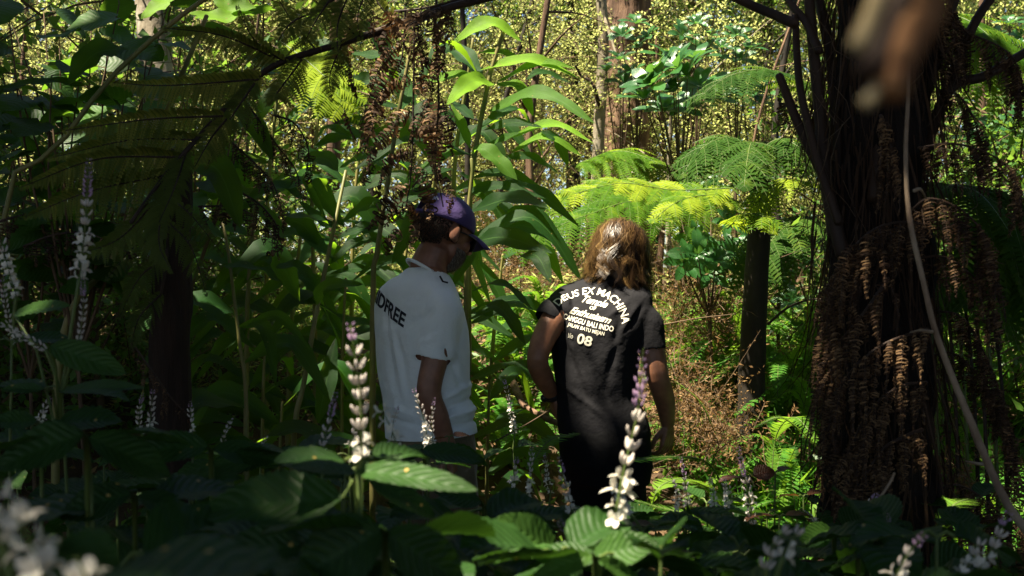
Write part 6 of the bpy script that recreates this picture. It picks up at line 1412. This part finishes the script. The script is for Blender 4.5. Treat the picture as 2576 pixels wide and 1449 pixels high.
    for i in range(n2 + 1):
        ph = math.radians(-6) + (math.pi / 2 - math.radians(-6)) * i / n2
        for j in range(n1):
            a_ = 2 * math.pi * j / n1
            seam = 1 - .012 * math.exp(-((((a_ + .26) % (math.pi / 3)) - math.pi / 6) / .05) ** 2) * math.cos(ph)
            V.append(cr((.086 * math.cos(ph) ** .85 * math.cos(a_) * seam, -.010 + .109 * math.cos(ph) ** .85 * math.sin(a_) * seam, .030 + .092 * math.sin(ph))))
    V = np.array(V); Q = []
    for i in range(n2):
        for j in range(n1):
            am = 2 * math.pi * (j + .5) / n1; back = abs(((am - 1.5 * math.pi + math.pi) % (2 * math.pi)) - math.pi)
            if i < 5 and 1 < 5 and back < .50 * math.sqrt(max(0, 1 - (i / 5) ** 2)) and i >= 1: continue
            Q.append((i * n1 + j, i * n1 + (j + 1) % n1, (i + 1) * n1 + (j + 1) % n1, (i + 1) * n1 + j))
    capm.add(V, Q)
    capo = put(capm.mesh('cap'), 'cap', M['cap'], th); md = capo.o.modifiers.new('t', 'SOLIDIFY'); md.thickness = .003; md.offset = 1
    br = MB(); nx, ny = 15, 8; VV = []
    for i in range(ny):
        t_ = i / (ny - 1)
        for j in range(nx):
            q = -1 + 2 * j / (nx - 1); a_ = math.pi / 2 + q * .95
            x0, y0 = .086 * math.cos(a_), -.010 + .108 * math.sin(a_)
            x1, y1_ = .072 * -q * (1 - .12 * q * q), .098 + .072 * (1 - q ** 4 * .55) * 1.0 
            VV.append(cr((x0 * (1 - t_) + x1 * t_, y0 * (1 - t_) + y1_ * t_, .024 - .034 * t_ * t_ * .5 - .020 * q * q - .006 * t_)))
    VV = np.array(VV); i = np.arange(ny - 1)[:, None] * nx + np.arange(nx - 1)[None]
    br.add(VV, np.stack([i, i + 1, i + nx + 1, i + nx], -1).reshape(-1, 4))
    bo = put(br.mesh('brim'), 'brim', M['cap'], capo); md = bo.o.modifiers.new('t', 'SOLIDIFY'); md.thickness = .004
    bt = MB(); ellipsoid(bt, cr((0, -.01, .124)), np.array([.007, .007, .004])); put(bt.mesh('button'), 'button', M['cap'], capo)
    # strap
    st = MB(); a = np.linspace(1.5 * math.pi - .6, 1.5 * math.pi + .6, 12); tube(st, np.array([cr((.089 * math.cos(x), -.010 + .112 * math.sin(x), .028)) for x in a]), .006, 6); put(st.mesh('strap'), 'strap', M['cap'], capo)
    V, F = text_mesh('GRIDFREE', .024, .0007, 0, 1.0, .006); cb = BVHTree.FromPolygons([Vector(v) for v in capm.V[0]], [list(map(int, q)) for q in Q])
    Nb = nrm(Mx @ np.array([0, -1, .5])); Rb = nrm(crs(Mx[:, 2], Nb)); Ub = crs(Nb, Rb); cp = MB()
    def arc(x, y):
        R_a = .065; a_ = x / R_a; return ((R_a + y) * math.sin(a_), (R_a + y) * math.cos(a_) - R_a)
    print_on(cp, V, F, arc, cb, cr((0, -.08, .088)), Rb, Ub, Nb, .004)
    if cp.n: put(cp.mesh('cap_print'), 'cap_print', M['capprint'], capo)
    # short hair under the cap, beard
    rs = np.random.RandomState(2)
    def fuzz(n, region, length, w_, down, nm, mt, scl=1.03):
        d = rdir(n * 6, rs); d = d[[region(x) for x in d]][:n]
        P = np.array([cr((.0755 * x[0], -.012 + .096 * x[1], .012 + .09 * x[2])) for x in d]) if nm == 'short_hair' else np.array([cr((.060 * x[0], .036 + .057 * x[1], -.055 + .066 * x[2])) for x in d])
        W = (Mx @ d.T).T; dn = -Mx[:, 2]
        D = nrm(W * .45 + dn * down + rs.normal(size=W.shape) * .15); g = MB()
        strips(g, P, D, nrm(crs(D, W)), length * rs.uniform(.6, 1.2, len(P)), w_, 3, prof=np.array([1, .8, .1]), r=rs.rand(len(P))); g.build(nm, M[mt], th)
    fuzz(5200, lambda x: (x[1] < .35 and -.85 < x[2] < .35 and not (x[2] < -.55 and x[1] > -.2)), .008, .0012, .9, 'short_hair', 'hair_dark')
    fuzz(5200, lambda x: (x[1] > -.1 and x[2] < .1 and not (x[1] > .93)), .013, .0011, .8, 'beard', 'beard')
    # glasses
    gl = MB()
    for sd in (1, -1):
        tube(gl, np.array([cr((.083 * sd, -.005, -.002)), cr((.079 * sd, .05, .0)), cr((.066 * sd, .095, -.002))]), .0026, 6)
        a = np.linspace(0, 2 * math.pi, 22); ring = np.array([cr((.034 * sd + .029 * math.cos(x), .103 - .012 * abs(math.cos(x)) * (1 if math.cos(x) * sd > 0 else 0), -.014 + .021 * math.sin(x))) for x in a]); tube(gl, ring, .002, 6, cap=False)
        ring_c = cr((.034 * sd, .099, -.014)); V3 = np.vstack([ring, ring_c]); gl.add(V3, None, [(k, k + 1, len(V3) - 1) for k in range(21)])
    tube(gl, np.array([cr((.006, .104, -.006)), cr((0, .107, -.004)), cr((-.006, .104, -.006))]), .002, 6); put(gl.mesh('glasses'), 'glasses', M['plastic'], th)
    # lapel microphone on the collar
    mc = MB(); p = A(1140, 708, -.06); tube(mc, np.array([A(1107, 695, -.13), A(1114, 708, -.14), A(1126, 711, -.14)]), .0035, 8); put(mc.mesh('microphone'), 'microphone', M['plastic'], shirt)
    tattoo = None

# ---- man in the black shirt ------------------------------------------------
def man_black():
    D0 = 4.0; y2 = math.radians(12)
    f = np.array([math.sin(y2), math.cos(y2), 0]); r = np.array([math.cos(y2), -math.sin(y2), 0])
    base = at(1520, 0, D0); base[2] = float(ground_z(base[0], base[1]))
    th = thing('person', 'long-haired man in black t-shirt with cream lettering, walking away through the ferns', 'person', base)
    A = lambda u, v, dd=0.0: at(u, v, D0 + dd)
    # leaning slightly to the right: higher on the left shoulder
    secs = [((1535, 690), .075, .06, 1.0, .09), ((1528, 704), .115, .07, 1.0, .085), ((1519, 722), .178, .090, .95, .07), ((1511, 745), .206, .106, .9, .055), ((1506, 780), .208, .120, .85, .035), ((1502, 830), .200, .128, .85, .02), ((1500, 890), .176, .120, .88, .01), ((1499, 950), .163, .114, .9, .0), ((1503, 1000), .160, .114, .9, .0), ((1514, 1050), .178, .122, .9, .0), ((1520, 1085), .182, .125, .9, .0), ((1524, 1130), .18, .125, .9, 0)]
    SL = A(1402, 776) + f * .0; SR = A(1622, 800)
    EL = A(1352, 905, -.10); WL = A(1392, 1000, .02); HL = A(1402, 1055, .04)
    ER = A(1655, 950, -.04); WR = A(1680, 1068, .06); 
    b = MB(); loft(b, [(A(c[0], c[1], dd), a * .93, bb * .92, y2, q) for c, a, bb, q, dd in secs])
    loft(b, [(A(1522, 1075), .16, .115, y2, .95), (A(1524, 1130), .172, .13, y2, .95), (A(1526, 1180), .155, .12, y2, .95)])
    limb(b, [SL + r * .02, (SL + EL) / 2 + np.array([-.006, 0, 0]), EL, (EL + WL) / 2 + np.array([-.006, 0, 0]), WL], (.060, .052, .043, .042, .027))
    limb(b, [SR - r * .02, (SR + ER) / 2, ER, (ER + WR) / 2 + np.array([.008, 0, 0]), WR], (.060, .053, .045, .043, .028))
    hand(b, WL, nrm(HL - WL), nrm(np.array([-1, -.3, 0])), .98, .35, -1)
    hand(b, WR, nrm(np.array([-.05, .0, -1.])), nrm(np.array([.75, -.65, 0])), 1.0, .42, 1)
    hc = A(1560, 648, .10); up = nrm(np.array([.16, .42, .9])); fh = nrm(np.array([.22, .9, -.45]))
    nb = A(1537, 705, .08); limb(b, [nb - [0, 0, .04], (nb + hc) / 2 + [0, 0, -.02], hc - up * .05], (.072, .064, .062))
    Mx = head(b, hc, fh, up, 1.05)
    hipL = A(1500, 1170); hipR = A(1560, 1170); kL = hipL + f * .14 + [-.04, 0, -.40]; kR = hipR + f * .04 + [.03, 0, -.42]; aL = np.array([kL[0] - .01, kL[1] - .08, .1]); aR = np.array([kR[0], kR[1] - .16, .1])
    legs(b, hipL, hipR, kL, kR, aL, aR)
    put(body_mesh(b, 'body', .0042, 5), 'body', M['skin2'], th)
    for a in (aL, aR):
        s_ = MB(); foot(s_, a, y2); tube(s_, np.array([a + [0, 0, .06], a + [0, 0, -.03]]), .05, 12); put(body_mesh(s_, 'shoe', .006, 3), 'shoe', M['dark_jeans'], th)
    t = MB(); loft(t, [(A(1520, 1050), .166, .122, y2, .95), (A(1523, 1110), .184, .138, y2, .92), (A(1526, 1165), .190, .142, y2, .92), (A(1528, 1215), .175, .14, y2, .95)])
    legs(t, hipL + [0, 0, .02], hipR + [0, 0, .02], kL, kR, aL, aR, (.105, .10, .086, .08, .072))
    tm = body_mesh(t, 'trousers', .007, 4); wrinkle(tm, [], .007, 9); put(tm, 'trousers', M['dark_jeans'], th)
    s = MB(); loft(s, [(A(c[0], c[1], dd), a * 1.03, bb * 1.04, y2, q) for c, a, bb, q, dd in secs])
    ex = lambda p, q, k_: p + (q - p) * k_
    SLE = A(1380, 812, -.03); SRE = A(1632, 886, -.02)
    flat_limb(s, [SL + r * .06, ex(SL, SLE, .2), ex(SL, SLE, .7), SLE], (.058, .062, .066, .066))
    flat_limb(s, [SR - r * .06 + [0, 0, .01], ex(SR, SRE, .2), ex(SR, SRE, .6), SRE], (.070, .074, .074, .074))
    sm = body_mesh(s, 'shirt', .0065, 16)
    bisect(sm, A(1515, 1092), (0, 0, -1.)); open_end(sm, SLE, nrm(SLE - ex(SL, SLE, .7))); open_end(sm, SRE, nrm(SRE - ex(SR, SRE, .6)))
    nn_ = nrm(np.array([.10, .45, .9])); nk = A(1537, 699, .09); bisect(sm, nk, nn_, nk, .09)
    folds = []
    for (u, v, ax, wd, ln, dp) in [(1450, 940, (.35, 0, -1), .016, .14, -.013), (1480, 900, (.30, 0, -1), .020, .16, .012), (1510, 960, (.45, 0, -1), .016, .12, -.012), (1440, 860, (.15, 0, -1), .012, .12, .006), (1545, 880, (-.2, 0, -1), .016, .14, -.010), (1570, 830, (-.6, 0, -1), .013, .10, .009), (1590, 810, (-.7, 0, -.9), .010, .08, -.009), (1555, 780, (-.9, 0, -.7), .010, .06, .005), (1420, 830, (.6, 0, -1), .012, .07, -.007), (1470, 1010, (.8, 0, -.6), .012, .10, .006)]:
        folds.append((A(u, v, -.12), ax, wd, ln, dp, crs(nrm(np.array(ax, float)), np.array([0, 1., 0]))))
    wrinkle(sm, folds, .003, 8)
    shirt = put(sm, 'shirt', M['black_tee'], th); solidify(shirt.o)
    cm = MB(); a = np.linspace(0, 2 * math.pi, 40); e1 = nrm(crs(nn_, f)); e2 = crs(e1, nn_); ring = A(1537, 701, .085) + e1 * (np.cos(a) * .080)[:, None] + e2 * (np.sin(a) * .075)[:, None]
    tube(cm, ring, .0065, 8, cap=False); put(cm.mesh('collar'), 'collar', M['black_tee'], shirt)
    # watch on the left wrist
    wm = MB(); ax = nrm(WL - EL); e1 = nrm(crs(ax, [0, 1, 0])); e2 = crs(ax, e1); wc = WL - ax * .015; a = np.linspace(0, 2 * math.pi, 24)
    for k in (-.006, 0, .006): tube(wm, wc + ax * k + e1 * (np.cos(a) * .030)[:, None] + e2 * (np.sin(a) * .030)[:, None], .005, 6, cap=False)
    tube(wm, np.array([wc - e1 * .03, wc - e1 * .040]), .017, 12); put(wm.mesh('watch'), 'watch', M['plastic'], th)
    # lettering on the back
    bv = bvh_of(sm, base); Nn = nrm(-f + np.array([-.08, 0, .22])); ro = math.radians(-14)
    Rt0 = nrm(crs(np.array([0, 0, 1.]), Nn)); Up0 = crs(Nn, Rt0); Rt = Rt0 * math.cos(ro) + Up0 * math.sin(ro); Up = -Rt0 * math.sin(ro) + Up0 * math.cos(ro)
    C = A(1499, 796); pm = MB()
    def line(body, size, y, wgt=.0, shear=0., sp=1.0, arcR=None, xs=1.0, x0=0.0):
        V, F = text_mesh(body, size, wgt, shear, sp, .005)
        kx = xs / (V[:, 0].max() - V[:, 0].min()); xm = (V[:, 0].max() + V[:, 0].min()) / 2
        def xf(x, yy):
            x = (x - xm) * kx
            if arcR: a_ = x / arcR; return (x0 + (arcR + yy) * math.sin(a_), y + (arcR + yy) * math.cos(a_) - arcR)
            return (x0 + x, y + yy)
        print_on(pm, V, F, xf, bv, C, Rt, Up, Nn)
    line('DEUS EX MACHINA', .046, .090, .0007, 0, 1.0, .150, .365)
    line('Temple', .044, .045, .0010, .45, .95, None, .105)
    line('OF', .020, .016, .0006, 0, 1, None, .026)
    line('Enthusiasm', .040, -.014, .0010, .45, .92, None, .170)
    line('CANGGU BALI INDO', .030, -.049, .0007, 0, 1.05, -.9, .205)
    line('JALAN BATU MEJAN', .020, -.074, .0004, 0, 1.05, -.9, .150)
    line('No', .026, -.112, .0004, 0, 1, None, .022, -.052); line('08', .052, -.116, .0014, 0, 1.0, None, .058, .008)
    put(pm.mesh('back_lettering'), 'back_lettering', M['print'], shirt)
    # hair: locks that fall from the crown to the shoulders
    rs = np.random.RandomState(12); g = MB(); n = 22; t = np.linspace(0, 1, n)
    dn = np.array([0, 0, -1.]); NL = 300; ns = 24
    crown = np.array([.0, -.25, .97])
    for k in range(NL):
        az = rs.rand() * 2 * math.pi; 
        side = np.array([math.cos(az), math.sin(az), 0])
        if side[1] > .62: continue                      # face left open
        e0 = rs.uniform(.05, 1.15); L = rs.uniform(.13, .26) * (1 + .12 * side[0]) * (1.0 if side[1] < 0 else .9)
        wav = rs.uniform(.006, .016); ph = rs.rand() * 6.28; fr = rs.uniform(8, 19); endc = rs.uniform(-.02, .03); rad = rs.uniform(1.0, 1.2); col0 = np.clip(rs.beta(2, 2.4), 0, 1)
        base_pts = []; s_ = np.linspace(0, L + .12 * (1 - e0 / 1.2), n)
        ang = e0
        p = None; pts = []
        ds = s_[1] - s_[0]; a_ = math.pi / 2 - e0; hang = 0
        for i in range(n):
            if a_ > -.12:
                loc = np.array([.094 * rad * math.cos(a_) * side[0], -.008 + .112 * rad * math.cos(a_) * side[1], .012 + .106 * rad * math.sin(a_)])
                w = hc + Mx @ (loc * 1.08); a_ -= ds / .112; last = w; outw = Mx @ side
            else:
                last = last + (dn + outw * endc * 3 * (i / n) + outw * (.28 if side[0] < 0 else .06)) * ds; w = last
            pts.append(w)
        pts = np.array(pts); tan = nrm(np.gradient(pts, axis=0)); o1 = nrm(crs(tan, outw)); amp = (t ** 1.2)
        pts = pts + o1 * (wav * 2.2 * amp * np.sin(t * fr + ph))[:, None] + (Mx @ side) * (wav * amp * np.cos(t * fr * .8 + ph))[:, None]
        lock_w = .012 * (1 - .55 * t ** 1.5)
        C = pts[None] + rs.normal(size=(ns, 1, 3)) * lock_w[None, :, None] * .75 + o1[None] * (rs.normal(size=(ns, 1)) * .0035 * np.sin(t * 30 + rs.rand(ns, 1) * 6))[..., None]
        ribbons(g, C, o1[None] * np.ones((ns, 1, 1)), np.full((ns, n), .00075) * (1 - .6 * t ** 3), r=np.clip(col0 + rs.normal(size=ns) * .12, 0, 1))
    hb = MB(); ellipsoid(hb, hc + Mx @ np.array([0, -.012, .012]) , (.086, .103, .096), Mx); ellipsoid(hb, hc + Mx @ np.array([0, -.055, 0]) + dn * .06, (.070, .045, .085))
    ho = put(body_mesh(hb, 'hair', .006, 3), 'hair', M['hair_dark'], th)
    g.build('hair_strands', M['hair_blond'], ho)
man_white()
man_black()
# places that catch the sun (point, radius of the canopy gap above them)
for (u, v, d, r) in [(1240, 180, 4.5, .35), (1330, 130, 4.5, .25), (1150, 240, 4.4, .2), (1400, 330, 4.5, .25), (1180, 90, 4.5, .3), (1350, 220, 4.5, .2),
                     (1560, 480, 5.1, .45), (1450, 520, 5.0, .35), (1700, 500, 5.2, .4), (1830, 540, 5.0, .3), (1910, 530, 4.6, .2),
                     (1480, 735, 3.92, .09), (1430, 770, 3.92, .07), (1530, 790, 3.92, .05), (1560, 600, 4.0, .12), (1450, 930, 3.88, .025),
                     (1062, 706, 3.42, -.025), (1118, 502, 3.5, .01), (1155, 515, 3.52, -.04),
                     (1570, 1230, 1.13, .05), (1540, 1190, 1.13, .04), (1600, 1260, 1.15, .015), (1350, 1340, 1.1, .02), (1700, 1220, 2.5, .14), (1780, 1240, 2.6, .06), (2070, 1250, 3.0, .07),
                     (1960, 1080, 3.8, .16), (2560, 1000, 4.0, .2), (2350, 1050, 4.0, .25), (2400, 1290, 2.3, .04), (1530, 1340, 1.1, .02), (1500, 1400, 1.0, .03),
                     (1080, 1020, 2.3, .03), (850, 230, 4.4, .2), (1700, 200, 6.8, .6), (1050, 300, 4.4, .15), (120, 40, 3.3, .12), (2230, 60, .26, .04), (110, 1400, .5, .04), (400, 1110, 1.38, .012), (100, 1090, 1.33, .006), (1300, 1320, 1.15, .03), (1880, 1250, 2.0, .02), (2080, 1350, 1.6, .01), (700, 1240, 1.02, .008), (60, 1300, .5, .02), (1160, 1215, 1.0, .012), (1350, 1330, 1.12, .02), (1550, 1385, 1.03, .02), (600, 1230, 1.0, .005), (1460, 1430, 1.0, .02), (1900, 1250, 2.0, .03), (1320, 1230, 2.2, .02), (1620, 1100, 1.12, .004), (880, 1000, 1.05, .0), (2300, 1400, 1.0, .02), (800, 1280, 1.0, .01), (1480, 1350, 1.0, .03), (480, 60, 3.7, .12), (620, 40, 3.7, .12), (1190, 400, 4.3, .05), (1240, 420, 4.3, .12),
                     (1050, 250, 2.85, .06), (990, 350, 2.85, .03), (1110, 330, 2.8, .03), (220, 560, 1.55, .004), (130, 300, 2.5, .02), (2240, 330, 2.3, .0), (1500, 1010, 5.5, .1), (1980, 950, 5.0, .25), (1750, 850, 5.6, .25), (1950, 1000, 4.7, .3), (2020, 900, 5.3, .35), (1760, 1120, 4.4, .15), (1400, 1000, 5.6, .4), (1340, 900, 6.2, .5)]:
    lit(u, v, d, r - .055 if d < 2.6 else r)
SHADE = [(560, 1440, .8, .12, 60), (420, 1400, .7, .1, 40), (1620, 950, 3.85, .08, 30), (1050, 800, 3.5, .10, 60), (1095, 775, 3.45, .08, 60), (1060, 900, 3.5, .1, 40), (1120, 850, 3.45, .1, 60), (1150, 930, 3.55, .1, 40), (1010, 800, 3.65, .1, 40), (1600, 1000, 3.9, .12, 40), (1480, 1000, 3.85, .1, 40), (1640, 850, 3.9, .1, 50), (1370, 880, 3.95, .1, 40), (700, 800, 3.8, .3, 90), (600, 950, 3.7, .3, 90), (850, 900, 3.9, .3, 90), (450, 800, 3.3, .3, 80)]  # spots kept out of the sun by leaves added above them
def canopy():  # unseen trees added, their crowns shaped to steer the sunlight
    rs = np.random.RandomState(77)
    trees = [((-5.2, 3.2), 'large leafy tree added outside the view to shade the fern fronds', (-9, -1.6)), ((0.6, -3.2), 'large unseen tree added behind the viewer to shade the flowers', (-1.6, 1.7)), ((5.6, 2.6), 'large leafy tree added outside the view to shade the tree fern', (1.7, 9))]
    for k, ((tx, ty), lab, (xa, xb)) in enumerate(trees):
        th = thing('added_shade_tree', lab, 'tree', (tx, ty, -.1), 'unseen trees added for their shade')
        t = MB(); C = spline([(tx, ty, -.1), (tx + .1, ty, 3), (tx * .9, ty, 6.2), (tx * .8, ty + .4, 8.5)], 20); tube(t, C, np.linspace(.2, .08, 20), 12, bump=.05, seed=k)
        for q in range(12):
            a = rs.rand() * 6.28; l = rs.uniform(1.5, 3.6); i = rs.randint(12, 20); d = np.array([math.cos(a), math.sin(a), .15])
            if C[i][1] + d[1] * l > 7.5: continue
            tube(t, spline([C[i], C[i] + d * l * .5 + [0, 0, .3], C[i] + d * l], 7), np.linspace(.05, .012, 7), 6)
        t.build('trunk', M['bark'], th)
        n = int(3600 * (xb - xa))
        P = np.stack([rs.uniform(xa, xb, n), rs.uniform(-6.5, 8.2, n), rs.uniform(5.4, 8.2, n)], 1)
        # where the shadow of a leaf falls at 1 m above ground
        S = P - SUN * ((P[:, 2] - 1.0) / SUN[2])[:, None]
        x, y = S[:, 0], S[:, 1]
        edge = 5.1 + .4 * np.sin(x * 1.3) + np.where(x < -.85, 2.2, 0) + np.where(x > 1.6, .5, 0)
        keep = (y < edge) & ~((P[:, 1] < -2.2) & (rs.rand(n) < .45))  # crown thinned behind the viewer to let sky light in
        # thin the cover over the middle clearing
        thin = (y > 4.7) & (x > -.9) & (x < 1.9)
        keep &= ~(thin & (rs.rand(n) > .55))
        P = P[keep]
        if k == 1:      # extra leaves set on the sun rays to keep chosen spots shaded
            ex = []
            for (u, v, d_, r_, q) in SHADE:
                c = at(u, v, d_); hz = rs.uniform(5.5, 7.8, q); e = c + SUN * ((hz - c[2]) / SUN[2])[:, None]; e[:, :2] += rs.normal(size=(q, 2)) * r_; ex.append(e)
            ex = np.concatenate(ex)
            P = np.concatenate([P, ex])
        m = len(P); D = rdir(m, rs, -.15, .5); g = MB(); L = rs.uniform(.2, .34, m); cen = P + D * (L * .45)[:, None]; ok = np.ones(m, bool)
        for (c, r) in LIT:      # leaves dropped along the sun rays so chosen spots are lit
            w_ = cen - c; dist = np.linalg.norm(w_ - (w_ @ SUN)[:, None] * SUN, axis=1); ok &= dist > r + .11
        P, D, L = P[ok], D[ok], L[ok]; m = len(P)
        nn = nrm(rdir(m, rs, 1.6, .4))
        kites(g, P, D, nrm(crs(D, nn)), L, rs.uniform(.07, .12, m), r=rs.rand(m), cup=.2)
        g.build('crown', M['canopy'], th)
    # an unseen farther crown, added in patches to dapple the thicket
    th = thing('added_shade_tree', 'unseen tall tree added beside the thicket to dapple it with shade', 'tree', (-9.5, 11, .2), 'unseen trees added for their shade')
    t = MB(); C = spline([(-9.5, 11, .2), (-9.3, 11, 4), (-8.8, 11, 8.5)], 16); tube(t, C, np.linspace(.3, .15, 16), 12, bump=.05)
    for q in range(5): tube(t, spline([C[12 + q % 3], (-5, 9 + q * 1.6, 8.9), (2 + q, 8.5 + q * 1.7, 8.8)], 9), np.linspace(.1, .03, 9), 6)
    t.build('trunk', M['bark'], th)
    n = 26000; P = np.stack([rs.uniform(-9, 8, n), rs.uniform(6.5, 17, n), rs.uniform(7.2, 8.6, n)], 1)
    f = np.sin(P[:, 0] * 2.3 + 1.3 * np.sin(P[:, 1] * 1.7)) + np.sin(P[:, 1] * 2.1 + 1.1 * np.sin(P[:, 0] * 1.9 + 2)) + rs.normal(size=n) * .35
    P = P[f > .9]
    for (c, r) in LIT:
        w_ = P - c; dist = np.linalg.norm(w_ - (w_ @ SUN)[:, None] * SUN, axis=1); P = P[dist > r + .1]
    m = len(P); D = rdir(m, rs, -.15, .5); g = MB(); kites(g, P, D, nrm(crs(D, nrm(rdir(m, rs, 1.6, .4)))), rs.uniform(.18, .3, m), rs.uniform(.06, .1, m), r=rs.rand(m), cup=.2); g.build('crown', M['canopy'], th)
canopy()

# ------------------------------------------------------------------ where two things still share a label, say which is which
by = {}
for o in col.objects:
    if o.parent is None and o.get('label') and o.get('kind') is None: by.setdefault(o['label'], []).append(o)
for lb, os_ in by.items():
    if len(os_) < 2: continue
    os_.sort(key=lambda o: o.location.x)
    nm = ['left one', 'right one'] if len(os_) == 2 else ['left one', 'middle one', 'right one'] if len(os_) == 3 else ['number %d from the left' % (k + 1) for k in range(len(os_))]
    for o, s_ in zip(os_, nm): o['label'] = lb + ', ' + s_
